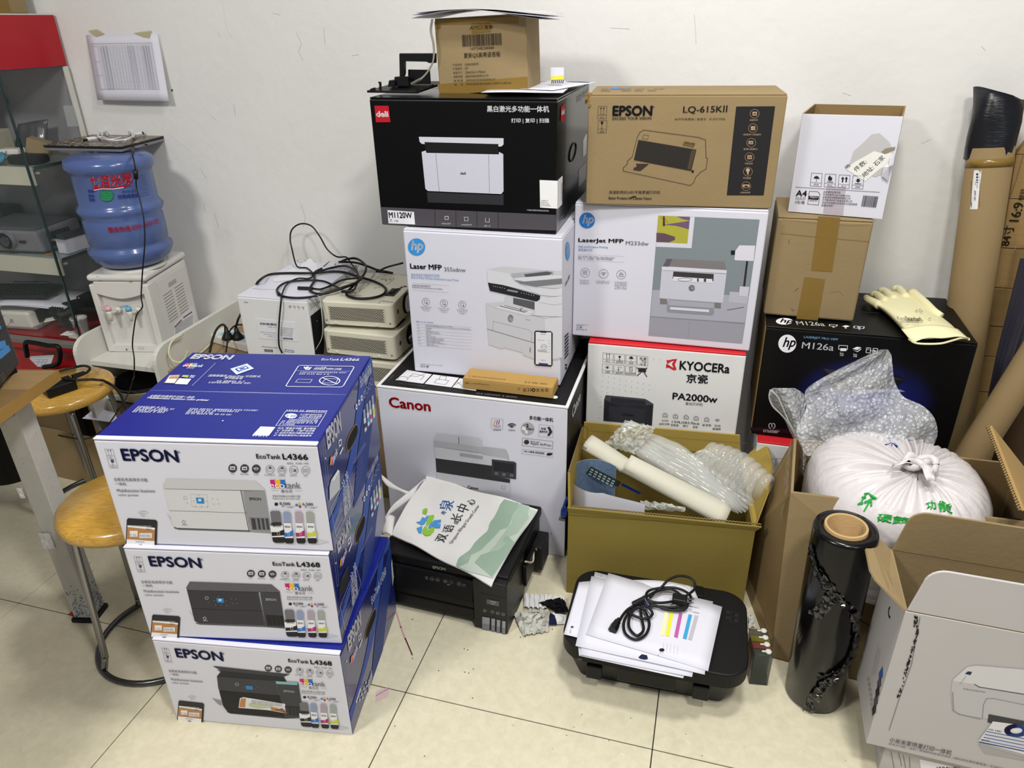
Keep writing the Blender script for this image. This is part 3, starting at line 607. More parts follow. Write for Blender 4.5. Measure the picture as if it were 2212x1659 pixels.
# white laser box
c=carton('hp355','laser_printer_carton','tall white carton picturing a printer and a phone, directly under the black printer box',[-0.6048,1.8134,0.5245,0.015,0.4503,0.38,0.4365,0,0],[WHITE,WHITE,WHITE,WHITE,WHITE,KRAFT2])
a=c.F()
a.hp(332,221,77,'#3b8fd2','#e4e8f2')
a.T('Laser MFP',278,413,559,428,44,'#18181c',bold=.028);a.T('355sdnw',582,437,773,446,36,'#8a8b92',bold=.01)
a.T('黑白无线多功能激光打印机',286,483,540,493,28,'#7e9cc8',bold=0);a.T('Black & White Wireless Multifunction Laser Printer',286,502,714,528,20,'#7e9cc8',bold=0)
for y in(543,606):a.line([(294,y),(620,y+24)],1.5,'#a0a2aa')
a.T('卓越的激光性能和稳定性',294,573,460,582,17,'#55565c',bold=0);a.T('Exceptional laser performance and reliability',294,590,566,608,16,'#55565c',bold=0)
for x,y in((415,712),(577,725),(741,738)):
 a.ring(x,y,33,33,2.4,'#66676e');a.line([(x-12,y-16),(x+10,y-15),(x+12,y+14),(x-12,y+12)],2.4,'#66676e',closed=True);a.ell(x+10,y+12,6,6,'#66676e')
 for k in range(3):a.dash(x-48+k*14,y+50+k*16,x+52-k*12,y+54+k*16,9,'#77787e',3,k)
a.T('规格一览 / AT A GLANCE',330,894,482,906,13,'#5f86bb')
for k in range(8):a.line([(332+k*3,908+k*28),(826,942+k*28)],1.3,'#a8aab2')
for k in range(7):a.dash(334+k*2,922+k*28,360+k*2,924+k*28,9,'#6f92c4',3,k);a.dash(412+k*2,925+k*28,[660,470,528,460,575,548,488][k],[941,930,934,928,940,938,932][k]+k*28,9,'#77787e',3,k);a.dash(412+k*2,934+k*28,[818,458,552,500,578,598,528][k],[962,938,946,942,952,952,942][k]+k*28,6,'#8d8e94',3,k)
a.T('原装硒鼓 / Original HP toner cartridges',368,1276,566,1288,11,'#77787e',bold=0);a.T('181A ●',369,1298,440,1302,20,'#66676e',bold=0)
# pictured printer
g1,g2,g3,g4='#c4c5cb','#d0d1d7','#a9aab0','#8f9096'
a.poly([(960,420),(1120,395),(1500,430),(1636,436),(1636,585),(1560,592),(1280,560),(1205,500),(1165,462)],g1,2);a.poly([(960,420),(1165,460),(1215,540),(1290,575),(1430,640),(1100,560),(1010,545),(972,538)],g2,3)
a.poly([(1180,458),(1510,430),(1560,440),(1560,468),(1310,500),(1200,492)],g3,4);a.poly([(1295,465),(1500,440),(1550,450),(1520,470),(1310,490)],'#55555a',5);a.poly([(1200,498),(1560,470),(1636,478),(1636,500),(1300,530),(1215,515)],g2,5);a.poly([(1215,518),(1300,532),(1636,505),(1636,550),(1400,575),(1260,548)],'#77787e',4)
a.poly([(1290,570),(1440,600),(1550,600),(1636,585),(1636,655),(1560,662),(1440,650)],g2,4)
a.poly([(972,540),(1010,548),(1110,562),(1440,655),(1436,690),(1410,708),(990,612)],'#232327',5);a.poly([(1150,598),(1245,616),(1235,630),(1142,612)],'#8a8b90',6)
for k in range(6):a.ell(1022+k*20,570+k*4,4,3,'#c8c8cc',6,8);a.ell(1272+k*22,630+k*5,4,3,'#c8c8cc',6,8)
a.poly([(1125,660),(1200,675),(1200,745),(1125,720)],g1,3);a.poly([(1198,675),(1390,712),(1390,790),(1198,745)],'#55565b',3);a.poly([(1390,712),(1440,690),(1636,655),(1636,845),(1390,835)],g2,3);a.line([(1430,715),(1560,740),(1636,728)],2,g4,l=4);a.line([(1390,832),(1480,860),(1636,842)],2,g4,l=4)
a.poly([(952,725),(1125,710),(1392,785),(1392,830),(1320,838),(1035,765)],g1,4);a.poly([(1035,765),(1120,735),(1385,800),(1330,838)],g2,5);a.line([(1082,748),(1300,803)],5,'#3c3c42',l=6);a.line([(1120,742),(1325,795)],4,'#3c3c42',l=6);a.ring(1320,782,60,20,4,'#444',l=6,a0=100,a1=230)
a.poly([(952,725),(1335,830),(1480,862),(1636,845),(1636,1200),(1600,1230),(1400,1230),(1290,1190),(1280,1165),(1110,1120),(1100,1135),(980,1095),(968,955)],g1,3)
a.poly([(1480,862),(1636,845),(1636,1210),(1500,1225)],g2,4);a.line([(968,955),(1390,1080)],4,'#66676c',l=5);a.line([(1016,962),(1020,885),(1340,962),(1362,985),(1362,1062)],2,g4,l=5)
a.ell(1175,860,25,34,'#77787e',5);a.T('hp',1158,884,1192,890,44,'#d8d9df',bold=.02,slant=.2,l=6);a.dash(1310,872,1352,880,8,'#88898e',5);a.T('Laser',1346,1120,1346,1165,12,'#2c2c30',l=5)
a.poly([(1400,968),(1538,974),(1552,990),(1550,1276),(1536,1290),(1402,1280),(1388,1264),(1388,982)],'#1c1c24',7);a.poly([(1400,980),(1540,984),(1540,1276),(1400,1268)],'#dcdde4',8)
a.poly([(1438,972),(1500,976),(1496,988),(1442,985)],'#1c1c24',9);a.poly([(1428,1255),(1510,1262),(1510,1276),(1428,1270)],'#3c4a8a',9);a.ring(1473,1113,24,22,2.4,'#66676e',l=9);a.dash(1452,1115,1494,1116,8,'#66676e',9)
for y in(1140,1152):a.line([(1420,y),(1500,y+8)],4,'#66676e',l=9)
a.dash(1446,1003,1490,1005,8,'#66676e',9);a.dash(1420,1055,1480,1060,8,'#66676e',9);a.dash(1450,1236,1490,1238,7,'#66676e',9)
for k in range(5):a.dash(1508,1060+k*26,1530,1062+k*26,7,'#88898e',9,k)
a.build('front_print')
a=c.R()
a.ell(1682,258,20,84,'#4a94d4',2);a.T('hp',1671,305,1694,285,None,'#e4e8f2',l=3,slant=.2,bold=.02)
a.T('Laser MFP',1660,572,1700,500,None,'#28282c',bold=.03)
for k in range(7):a.poly([(1655,1020+k*32),(1690,985+k*30),(1690,1000+k*30),(1655,1037+k*32)],'#333338',2)
for k in range(2):a.rect(1660,1270+k*28,1676,1288+k*28,'#333338',2)
a.build('side_print')
# black box (top of the middle stack)
GL_B=mat('#060607',.2,.15,10,.10,12,spec=.4,coat=.15,name='glossy_black_board')
c=carton('deli','laser_printer_box','black box picturing a white printer, under the small taped brown box',[-0.6515,1.8345,0.9625,0.0139,0.5002,0.475,0.3355,0.012,0.0018],[BLT,GL_B,BLACKB,GL_B,BLACKB,BLACKB])
a=c.F();crop(780,0,3.318)
a.poly([(140,1483),(1405,1540),(1398,1652),(157,1608)],'#4b484e',1)
for x in(530,680,830,982):a.line([(x,1502+(x-530)*.045),(x+2,1622+(x-530)*.045)],3,'#1d1d1f')
a.poly([(97,757),(198,758),(212,875),(108,876)],'#b21424',2);a.T('deli',113,836,196,836,38,'#f0f0f4',bold=.035)
a.T('黑白激光多功能一体机',905,802,1348,804,44,'#f0f0f6',bold=.02)
a.T('打印 | 复印 | 扫描',1078,884,1348,884,36,'#f0f0f6',bold=.02)
a.poly([(415,980),(1022,990),(1022,1035),(1005,1050),(985,1050),(985,1032),(455,1018),(458,1033),(435,1030),(420,1015)],'#c8c8d4',2);a.poly([(457,1018),(985,1032),(985,1105),(467,1095)],'#141415',2)
a.poly([(435,1088),(464,1078),(470,1095),(988,1106),(990,1088),(1020,1104),(1022,1370),(1005,1390),(480,1368),(462,1352)],'#c4c4d2',3);a.line([(536,1100),(562,1370)],2,'#55555e',l=4);a.line([(915,1108),(922,1382)],2,'#55555e',l=4);a.T('deli',713,1250,752,1250,17,'#44444c',l=4,bold=.03)
a.poly([(472,1376),(1005,1398),(1022,1385),(1022,1470),(480,1450)],'#2c2c30',2)
a.poly([(190,1505),(380,1518),(388,1608),(198,1600)],'#e4e4ea',2);a.T('M1120W',203,1560,367,1564,40,'#1c1c20',bold=.03);a.T('20',207,1580,222,1580,12,'#1c1c20');a.T('11GB',238,1588,267,1589,13,'#1c1c20');a.dash(205,1590,226,1590,6,'#444')
a.rect(600,1548,628,1574,'#c4c4cc',2);a.rect(604,1552,624,1570,'#4b484e',3);a.line([(738,1556),(768,1556),(768,1582),(742,1582),(742,1556)],3,'#c4c4cc');a.line([(892,1562),(892,1590),(920,1592),(920,1564)],3,'#c4c4cc')
a.T('一键身份证复印',573,1607,645,1608,11,'#c8c8d0',bold=0);a.T('3.5吋彩色显示屏',718,1615,794,1616,11,'#c8c8d0',bold=0);a.T('配粉一体',885,1624,928,1625,12,'#c8c8d0',bold=0);a.T('*产品的外观和型号的规格以实物为准。',1188,1510,1348,1516,11,'#c8c8d0',bold=0)
label_patch(a,[(1280,1290),(1411,1296),(1408,1495),(1284,1487)],'shipping_label')
a.dash(1290,1440,1340,1441,7,'#44444a',3);
for k in range(3):a.dash(1290,1452+k*12,1340+k*10,1453+k*12,6,'#66666c',3,k)
a.build('front_print')
a=c.R()
a.poly([(1430,765),(1456,740),(1456,865),(1428,875)],'#a21424',2);a.T('deli',1433,825,1454,815,36,'#e8e8ee',bold=.03)
a.T('黑白激光多功能一体机',1546,738,1628,672,None,'#b8b8ba',bold=.01)
label_patch(a,[(1413,1290),(1442,1262),(1438,1465),(1410,1494)],'shipping_label');label_patch(a,[(1590,1010),(1616,960),(1612,1100),(1588,1130)],'shipping_label');label_patch(a,[(1558,1218),(1612,1160),(1608,1280),(1556,1345)],'shipping_label','#b8b8ba')
for k in range(6):a.dash(1430,1440-k*22,1440,1430-k*22,14,'#333338',3,k)
for k in range(3):a.dash(1424,1610-k*20,1450,1590-k*22,8,'#a8a8ae',2,k)
a.build('side_print')
mb=MB();cy,cz=.215,.175
mb.tube([(c.w/2+.0015,cy+.05*math.cos(t),cz+.022*math.sin(t)+.05*math.cos(t)*.1)for t in[2*PI*k/20 for k in range(21)]],.0016,BLACKP,5);mb.build('hand_hole',c.root)
# brown projector box on the black one
c=carton('amoi','projector_box','taped brown cardboard box with a barcode, on top of the black printer box',[-0.6281,1.9533,1.304,0.0457,0.2444,0.17,0.1785,-0.03,-0.036],[KRAFT]*6)
a=c.F();crop(790,10,5.2667)
B='#3b2f20'
for p in([(790,170),(1735,138),(1735,212),(855,230),(855,268),(800,282)],[(815,905),(1840,820),(1848,960),(845,1030)],[(1205,215),(1425,205),(1420,310),(1210,330)]):label_patch(a,p,'packing_tape',TAPE)
a.T('AMOi',1180,288,1335,280,48,B,bold=.0,slant=.25);a.T('夏新',1352,282,1450,276,46,B,bold=.01)
a.bars(1104,478,1548,458,132,B);a.T('16975482280084',1196,514,1464,504,30,B,bold=0);a.T('夏新Q5高亮语音版',1120,612,1534,594,62,B,bold=.005)
for k,(p,q,x)in enumerate([('产品名称','多媒体投影机',1288),('产品型号','Q5',1165),('包装尺寸','254×221×170mm',1363),('商标持有','夏新科技有限责任公司',1396),('制 造 商','深圳市浩宇天辰科技有限公司',1475),('地     址','深圳市宝安区西乡街道智汇创新中心D座3A06',1658)]):
 a.T(p,990+k*4,698+k*45,1096+k*3,693+k*45,26,B,bold=0);a.T(q,1130+k*3,694+k*45,x,688+k*45-(x-1130)*.02,26,B,bold=0)
a.build('front_print')
# ---- right middle stack
RW=mat('#c9242c',.45,.08,30,spec=.3,name='red_printed_board')
c=carton('kyo','laser_printer_box','white printer box with a red top edge, directly behind the open olive box',[-0.0981,1.9599,0.3,0.0227,0.4541,0.34,0.3115,0,-0.0035],[WHITE2,RW,WHITE2,WHITE2,WHITE2,KRAFT2])
a=c.F();crop(1200,720,4.148)
K='#26262a'
sy=[('向上',0),('易碎物品',1),('怕雨',2),(None,3),('怕晒',0),('温度极限',1),('堆码层数极限',2)]
for i,(t,k)in enumerate(sy):
 x=425+k*103;y=173+k*9+(98 if i>3 else 0);x-=4 if i>3 else 0
 a.line([(x,y),(x+94,y+8),(x+92,y+90),(x-2,y+82)],1.8,K,closed=True)
 if t:
  a.line([(x-1,y+57),(x+93,y+65)],1.8,K);wd_=12*len(t)/2+8;a.T(t,x+46-wd_,y+79,x+46+wd_,y+82,16,K,bold=0)
  if i==0:
   for q in(34,58):a.line([(x+q,y+12),(x+q,y+48)],2.4,K);a.ell(x+q,y+14,5,6,K)
   a.line([(x+28,y+50),(x+64,y+52)],2,K)
  elif i==1:a.poly([(x+36,y+18),(x+58,y+20),(x+54,y+38),(x+40,y+37)],K);a.line([(x+47,y+38),(x+47,y+54)],3,K);a.line([(x+37,y+54),(x+57,y+56)],3,K)
  elif i==2:a.poly([(x+26,y+34),(x+36,y+18),(x+48,y+14),(x+60,y+20),(x+68,y+38)],K);a.line([(x+47,y+15),(x+46,y+55)],2.4,K)
  elif i==4:a.ell(x+44,y+36,9,8,K);[a.line([(x+44,y+32),(x+44+24*math.cos(q),y+32+20*math.sin(q))],1.6,K)for q in(-2.8,-2.2,-1.6,-1.,-.4,2.9,.3)]
  elif i==5:a.line([(x+40,y+16),(x+40,y+50)],3,K);a.ell(x+40,y+48,6,6,K);a.dash(x+50,y+28,x+72,y+30,10,K)
  else:a.line([(x+36,y+12),(x+62,y+14),(x+62,y+52),(x+36,y+50)],2.4,K,closed=True);a.dash(x+40,y+24,x+58,y+26,8,K);a.dash(x+40,y+42,x+58,y+44,8,K)
a.T('毛重',752,236,816,242,26,K,bold=0);a.T('7kg',770,262,814,266,22,K,bold=0);a.T('16 lb',758,282,810,286,20,K,bold=0)
a.poly([(742,308),(816,312),(810,350),(740,345)],'#48484c');a.poly([(760,312),(800,314),(812,345),(745,342)],K,3);
for p in([(730,306),(760,330)],[(820,308),(800,335)],[(732,378),(765,350)],[(818,386),(795,352)]):a.line(p,7,K)
for i in range(11):
 for j in range(9):
  x=425+j*52-i*4;y=380+j*10+i*47
  if x<900+0 and not(y>545 and x<885 and x>430):a.ell(x,y,3,3,'#77777c',2,6)
for j in range(5):a.ell(880+j*56,230+j*6,3,3,'#77777c',2,6)if j<2 else None
a.poly([(1040,232),(1090,228),(1068,278),(1085,325),(1060,330),(1005,300)],'#c8202c',2);a.poly([(993,240),(1040,236),(1006,276)],'#c8202c',2);a.poly([(990,310),(993,268),(1030,300)],'#c8202c',2)
a.poly([(1040,252),(1060,246),(1042,274),(1058,308),(1020,286),(1012,276)],'#e0dfe4',3)
a.T('KYOCERa',1112,322,1555,356,76,K,bold=.03);a.T('京瓷',1172,440,1362,450,78,'#2c3236',bold=.025)
a.T('PA2000w',1049,588,1446,622,58,K,bold=.025);a.T('激光打印机',1163,640,1320,650,26,K,bold=0)
a.poly([(450,552),(800,585),(830,600),(878,632),(864,825),(430,780),(436,590)],'#45464d',2);a.poly([(500,572),(800,602),(812,642),(490,612)],'#2c2d33',3);a.poly([(440,592),(490,615),(812,645),(870,638),(864,825),(432,782)],'#3c3d45',2)
a.poly([(480,650),(800,680),(795,815),(478,785)],'#31323a',3);a.T('KYOCERA',600,735,702,745,18,'#17181c',l=4,bold=.03)
for k,(x,y,t1,t2)in enumerate([(982,735,'打印','20页/分钟'),(1076,745,'150','页纸盒'),(1171,752,'USB2.0','接口'),(1260,763,'简易','安装'),(1355,774,'紧凑型',''),(1450,780,'无线','局域网')]):
 if k==5:
  for r_ in(8,18,28):a.ring(x,y+14,r_,r_*.9,3.6,K,a0=225,a1=315,n=8)
 else:a.line([(x-20,y-12),(x+20,y-9),(x+20,y+16),(x-20,y+13)],3,K,closed=True);a.line([(x-12,y-22),(x+12,y-20)],3,K);a.line([(x-10,y+4),(x+10,y+6)],3,K)
 w1=12*len(t1)*(.8 if t1[0]in 'U1' else 1)+4;a.T(t1,x-w1,y+55,x+w1,y+58,20,K,bold=.0)
 if t2:w2=46 if k==0 else 22 if len(t2)<3 else 36;a.T(t2,x-8-w2,y+84,x-8+w2,y+87,20,K,bold=.01)
a.build('front_print')
c=carton('hp233','laser_printer_carton','white carton picturing a printer beside a desk lamp, under the brown line-drawn printer carton',[-0.1229,1.9851,0.6145,-0.0039,0.5154,0.355,0.4015,0,-0.002],[WHITE]*6)
a=c.F();crop(1200,420,4.608)
a.hp(314,258,78,'#2470c0','#dcdfea')
a.T('LaserJet MFP',230,482,676,494,48,'#141418',bold=.028);a.T('M233dw',700,500,926,508,38,'#8a8b92',bold=.01)
a.T('High-performance Printing',228,532,521,541,26,'#4f7cb8',bold=0);a.T('高性能打印',228,563,368,566,26,'#4f7cb8',bold=0)
a.line([(224,597),(684,614)],1.6,'#a0a2aa');a.line([(224,652),(682,674)],1.6,'#a0a2aa');a.T('Super versatile. Super compact—with reliable wireless.',224,622,592,640,17,'#55565c',bold=0);a.T('用途广泛。小巧紧凑 — 拥有可靠的无线连接。',224,642,572,656,19,'#55565c',bold=0)
for k,(x,y)in enumerate(((295,777),(479,788),(654,797))):
 a.ring(x,y,45,44,2.6,'#55565c')
 if k==1:
  for r_ in(12,24,36):a.ring(x,y+16,r_,r_*.85,3,'#55565c',a0=222,a1=318,n=9)
  a.ell(x,y+14,4,4,'#55565c')
 elif k==2:a.line([(x-20,y-4),(x+20,y-3),(x+20,y+20),(x-20,y+19)],3,'#55565c',closed=True);a.ring(x,y-6,13,15,3,'#55565c',a0=180,a1=360,n=10);a.ell(x,y+5,4,4,'#55565c')
 else:a.line([(x-20,y-20),(x+16,y-19),(x+18,y+16),(x-20,y+16)],3,'#55565c',closed=True);a.T('ABC',x-14,y+4,x+10,y+4,14,'#55565c')
for k,(x,y,n,w)in enumerate([(290,858,3,48),(472,868,2,70),(650,876,5,64)]):
 for q in range(n):a.dash(x-w+(q%2)*8,y+q*16,x+w-(q%2)*8,y+3+q*16,10,'#66676e',3,q)
a.dash(208,1296,330,1300,8,'#88898e');a.dash(208,1306,290,1309,10,'#66676e');a.T('137a ●',208,1328,262,1329,15,'#44454c',bold=0);a.dash(208,1346,318,1352,12,'#3c6cb0')
# pictured room
a.poly([(1024,208),(2032,250),(1858,1482),(925,1402)],'#7d878c',1);a.poly([(966,950),(1040,950),(1730,1000),(1926,1010),(1880,1290),(945,1210)],'#a6a7b4',2);a.poly([(945,1210),(1880,1280),(1858,1482),(925,1402)],'#9899a4',2);a.line([(945,1215),(1880,1280)],9,'#8a8686',l=3);a.line([(1338,1255),(1316,1435)],1.6,'#77787f',l=3)
a.poly([(1024,208),(1386,224),(1354,534),(1000,520)],'#cfcfdb',2);a.poly([(1024,210),(1340,222),(1312,488),(1004,472)],'#a8a53e',3);a.poly([(1004,472),(1006,380),(1080,385),(1190,420),(1190,450),(1130,475)],'#5e4a56',4);a.poly([(1080,300),(1200,282),(1334,262),(1328,345),(1200,310)],'#6a5572',4);a.poly([(1210,218),(1340,222),(1337,258),(1270,245)],'#6a5572',4);a.poly([(1072,212),(1086,212),(1092,312),(1068,312)],'#4a3038',5)
a.line([(1084,225),(1120,290)],2,'#4a3038',l=5);a.line([(1050,215),(1072,250)],2,'#4a3038',l=5)
a.poly([(1100,640),(1160,640),(1680,668),(1700,752),(1070,716)],'#7a7677',3);a.poly([(1110,640),(1162,642),(1130,718),(1068,716)],'#5c5a5e',4);a.poly([(1058,716),(1130,716),(1705,752),(1703,785),(1058,752)],'#d0d0dc',4)
a.poly([(1056,755),(1702,790),(1665,1078),(1034,1030)],'#c3c4d0',3);a.poly([(1175,765),(1575,790),(1572,862),(1165,835)],'#3a3638',4);a.poly([(1175,815),(1560,840),(1565,880),(1165,858)],'#d6d7e0',5);a.ring(1290,845,70,16,3,'#333',l=6);a.rect(1410,832,1426,866,'#44444c',6);a.rect(1476,836,1500,868,'#44444c',6)
a.hp(1357,930,31,'#66676e','#c8c9d4',l=5);a.poly([(1040,1032),(1108,1040),(1115,1092),(1042,1090)],'#787476',3);a.poly([(1580,1074),(1648,1078),(1645,1134),(1582,1130)],'#787476',3)
a.poly([(1140,1045),(1570,1075),(1578,1180),(1560,1202),(1125,1170),(1108,1155),(1112,1090)],'#8c8d98',4);a.poly([(1140,1050),(1568,1080),(1575,1130),(1115,1100)],'#a4a5b0',5);a.poly([(1142,1118),(1530,1144),(1528,1170),(1140,1142)],'#d4d5de',6)
a.poly([(1780,650),(1790,560),(1830,505),(1988,508),(1970,662),(1800,655)],'#d4d2de',3);a.rect(1746,556,1786,600,'#1c1c20',3);a.poly([(1898,662),(1918,664),(1886,925),(1866,922)],'#2c2628',3);a.line([(1862,670),(1848,820)],1.5,'#a8906a',l=3)
a.poly([(1835,912),(1930,918),(1915,1015),(1825,1008)],'#c4c4d0',4);a.poly([(1735,965),(1828,972),(1825,1008),(1915,1016),(1905,1088),(1722,1072)],'#b2b2be',3);a.line([(1712,1148),(1872,1120)],8,'#8a6a5c',l=4)
a.build('front_print')
c=carton('lq','dot_matrix_printer_carton','brown carton printed with a line-drawn printer and a black panel of round icons',[-0.1034,1.9777,1.0185,0.0798,0.4869,0.2184,0.2810,0.012,-0.0016],[KRAFT]*6,bev=.003)
a=c.F();crop(1220,160,4.424);K='#1f1f22'
a.T('EPSON',460,396,830,396,90,K,bold=.045);a.T('®',838,322,856,322,18,K);a.T('EXCEED YOUR VISION',456,438,826,434,26,K,bold=.01)
a.T('LQ-615KⅡ',1130,380,1548,374,74,K,bold=.015);a.T('82列平推票据 | 爱普生 · 针式打印机',1052,444,1534,442,24,K,bold=0)
for y,t in((308,'向上'),(444,'易碎物品')):a.line([(322,y),(404,y),(396,y+118),(314,y+118)],2.4,K,closed=True);a.line([(316,y+82),(400,y+84)],2,K);a.T(t,338,y+112,376,y+112,16,K,bold=0)
for x in(347,374):a.line([(x,330),(x-4,376)],3,K);a.ell(x,326,6,8,K)
a.line([(335,384),(384,384)],2,K);a.poly([(344,452),(370,452),(366,476),(356,482),(346,474)],K);a.line([(356,482),(354,518)],2.6,K);a.line([(342,519),(366,519)],2.6,K)
a.line([(558,895),(598,860),(600,828),(645,790),(690,610),(718,556),(758,534),(800,540),(1290,606),(1298,614),(1345,628),(1350,800),(1364,806),(1350,905),(1300,935),(1250,985),(1236,1030),(1200,1064),(560,926)],4,K,closed=True)
a.poly([(704,628),(1258,722),(1208,925),(660,820)],'#2b2725',2);a.poly([(1212,722),(1252,724),(1200,915),(1170,905)],'#4a3e30',3);a.poly([(680,855),(805,858),(722,925),(655,915),(660,895),(690,882)],'#3a3026',2);a.poly([(1140,642),(1248,660),(1232,698),(1125,678)],'#6a5738',2);a.dash(1150,662,1236,678,14,'#2b2725',3);a.line([(752,580),(802,584),(790,625),(740,614)],3,'#4a3c28',closed=True);a.ell(1222,930,12,14,K)
a.T('高速耐用的24针平推票据打印机',424,1144,912,1146,32,K,bold=0);a.T('Better Products for a Better Future',420,1196,828,1200,26,K,bold=.015);a.poly([(622,1180),(650,1166),(684,1163),(670,1176),(640,1184)],K)
a.poly([(1638,310),(2010,307),(1900,1158),(1548,1157)],'#232224',1)
for k,t in enumerate(['高速打印','1份原件+3份拷贝','支持USB接口','节省空间','节约能源','长寿命色带']):
 x,y=1814-k*16.2,378+k*138.5;a.ring(x,y,43,42,2.6,'#b8997a');w_=9.5*len(t)
 a.T(t,x-10-w_,y+70,x-10+w_,y+70,18,'#b8997a',bold=0)
 if k==2:a.rect(x-26,y-16,x+18,y+14,'#b8997a',2);a.T('USB',x-22,y+6,x+12,y+6,14,'#232224',l=4)
 elif k==4:a.ell(x,y-14,19,19,'#b8997a',2);a.poly([(x-10,y),(x+10,y),(x+6,y+28),(x-6,y+28)],'#b8997a',2)
 elif k==5:a.rect(x-32,y-16,x+30,y-6,'#b8997a',2);a.ell(x-24,y,10,8,'#b8997a',2);a.ell(x+24,y,10,8,'#b8997a',2);a.dash(x-30,y+18,x+30,y+18,9,'#b8997a',2)
 else:a.rect(x-20,y-18,x+22,y+18,'#b8997a',2);a.T('1+3' if k==1 else '≡',x-14,y+8,x+16,y+8,16,'#232224',l=4)
a.build('front_print')
a=c.T();a.dash(345,150,990,148,12,'#7a6340',2);a.dash(340,168,900,164,14,'#7a6340',2);a.build('top_print')
mb=MB();p=loc(c.root,az(510,145,1.30));p.z=c.h
mb.grid(lambda s,t:(p.x-.02+.045*s,p.y-.008+.018*t,c.h+.001+.004*math.sin(s*7)*t),6,3,mat('#3a82c4',.5,.05,name='blue_tape'));mb.build('blue_tape',c.root,solid=.0006)
r=random.Random(3);mb=MB()
for k in range(26):
 z=c.h-.028+r.uniform(0,.03);x=-c.w/2+r.uniform(-.006,.004);y=r.uniform(-.004,.01);s_=r.uniform(.002,.005)
 mb.hexa([(x-s_,y-s_,z-s_),(x+s_,y-s_*.3,z-s_*.6),(x+s_*.6,y+s_,z-s_),(x-s_,y+s_,z-s_*.4),(x-s_*.5,y-s_,z+s_),(x+s_*.9,y-s_*.5,z+s_*.4),(x+s_,y+s_*.8,z+s_),(x-s_*.8,y+s_,z+s_*.5)],EDGE)
mb.build('torn_corner',c.root,kind='stuff')
# ---- black box and what is on it
c=carton('hp126','laser_printer_box','black printer box with a printed blue glow, under the rubber glove',[0.4341,1.97,0.3555,-0.0145,0.5242,0.355,0.3458,-0.006,-0.0086],[BLT,BLACKB,None,BLACKB,BLACKB,KRAFT2])
def glowmat():
 m=bpy.data.materials.new('black_board_blue_glow_print');m.use_nodes=True;nt=m.node_tree;b=nt.nodes['Principled BSDF'];L=nt.links.new
 tc=nt.nodes.new('ShaderNodeTexCoord');mp=nt.nodes.new('ShaderNodeMapping');mp.inputs['Location'].default_value=(-.02,0,-.150);mp.vector_type='POINT';L(tc.outputs['Object'],mp.inputs[0])
 sc=nt.nodes.new('ShaderNodeVectorMath');sc.operation='MULTIPLY';sc.inputs[1].default_value=(5.2,0,7.2);L(mp.outputs[0],sc.inputs[0])
 ln=nt.nodes.new('ShaderNodeVectorMath');ln.operation='LENGTH';L(sc.outputs[0],ln.inputs[0])
 r=nt.nodes.new('ShaderNodeValToRGB');r.color_ramp.interpolation='EASE';r.color_ramp.elements[0].color=lin('#1a2590');r.color_ramp.elements[1].position=1;r.color_ramp.elements[1].color=lin('#050507');e=r.color_ramp.elements.new(.55);e.color=lin('#131a5a')
 L(ln.outputs['Value'],r.inputs[0]);L(r.outputs[0],b.inputs['Base Color']);b.inputs['Roughness'].default_value=.4;b.inputs['Specular IOR Level'].default_value=.2
 return m
bod=[o for o in c.root.children if o.name.startswith('carton_body')][0];bod.data.materials.clear();
for q in[BLT,BLACKB,glowmat(),KRAFT2]:bod.data.materials.append(q)
bod.data.polygons.foreach_set('material_index',[0,1,2,1,1,3])
a=c.F();crop(1600,600,3.606);Wt='#e6e6ec'
a.hp(363,512,70,Wt,'#101013');a.T('LASERJET PRO MFP',490,472,755,494,22,'#6fa4cc',bold=.0);a.T('M126a',474,548,720,568,50,Wt,bold=.005)
a.line([(765,525),(832,528),(830,560),(762,556)],4,Wt,closed=True);a.rect(776,548,822,570,Wt);a.poly([(870,552),(905,536),(940,542),(908,562)],Wt);a.poly([(876,562),(908,572),(938,550),(938,558),(908,578)],Wt)
a.line([(980,544),(1012,546),(1010,584),(976,582)],4,Wt,closed=True);a.line([(1032,548),(1066,550),(1062,588),(1028,586)],4,Wt,closed=True);a.line([(1006,566),(1044,569)],4,Wt);a.dash(984,560,1004,561,8,Wt);a.poly([(1038,560),(1056,570),(1038,580)],Wt)
for x,y,t in((786,592,'Print'),(890,600,'Scan'),(1012,612,'Copy')):a.T(t,x-14,y,x+14,y+1,12,Wt,bold=0)
for x,y,t in((786,608,'打印'),(890,616,'扫描'),(1012,628,'复印')):a.T(t,x-14,y,x+14,y+1,13,Wt,bold=0)
a.ring(243,1152,24,22,6,'#d8d8de',a0=-60,a1=60,n=10);a.ring(243,1152,24,22,6,'#d8d8de',a0=120,a1=240,n=10);a.line([(243,1134),(243,1160)],5,'#d8d8de');a.dash(176,1188,300,1198,9,'#c8c8ce');a.dash(176,1200,298,1210,11,'#d8d8de')
a.poly([(640,700),(700,745),(800,780),(1230,760),(1285,795),(1240,832),(900,900),(700,860),(660,800)],'#0d0d14',1);a.poly([(642,705),(1180,770),(1285,795),(700,770)],'#2a2a34',2);a.poly([(900,872),(1240,868),(1282,886),(940,900)],'#8a8aa8',2);a.poly([(75,1190),(1500,1290),(1500,1240),(80,1160)],'#1c0a14',1)
a.build('front_print')
a=c.T();a.ell(340,342,66,26,Wt,2,30);a.T('hp',300,360,395,366,40,'#101013',bold=.02,slant=.3,l=4);a.T('M126a',440,370,658,380,30,Wt,bold=.005,l=2)
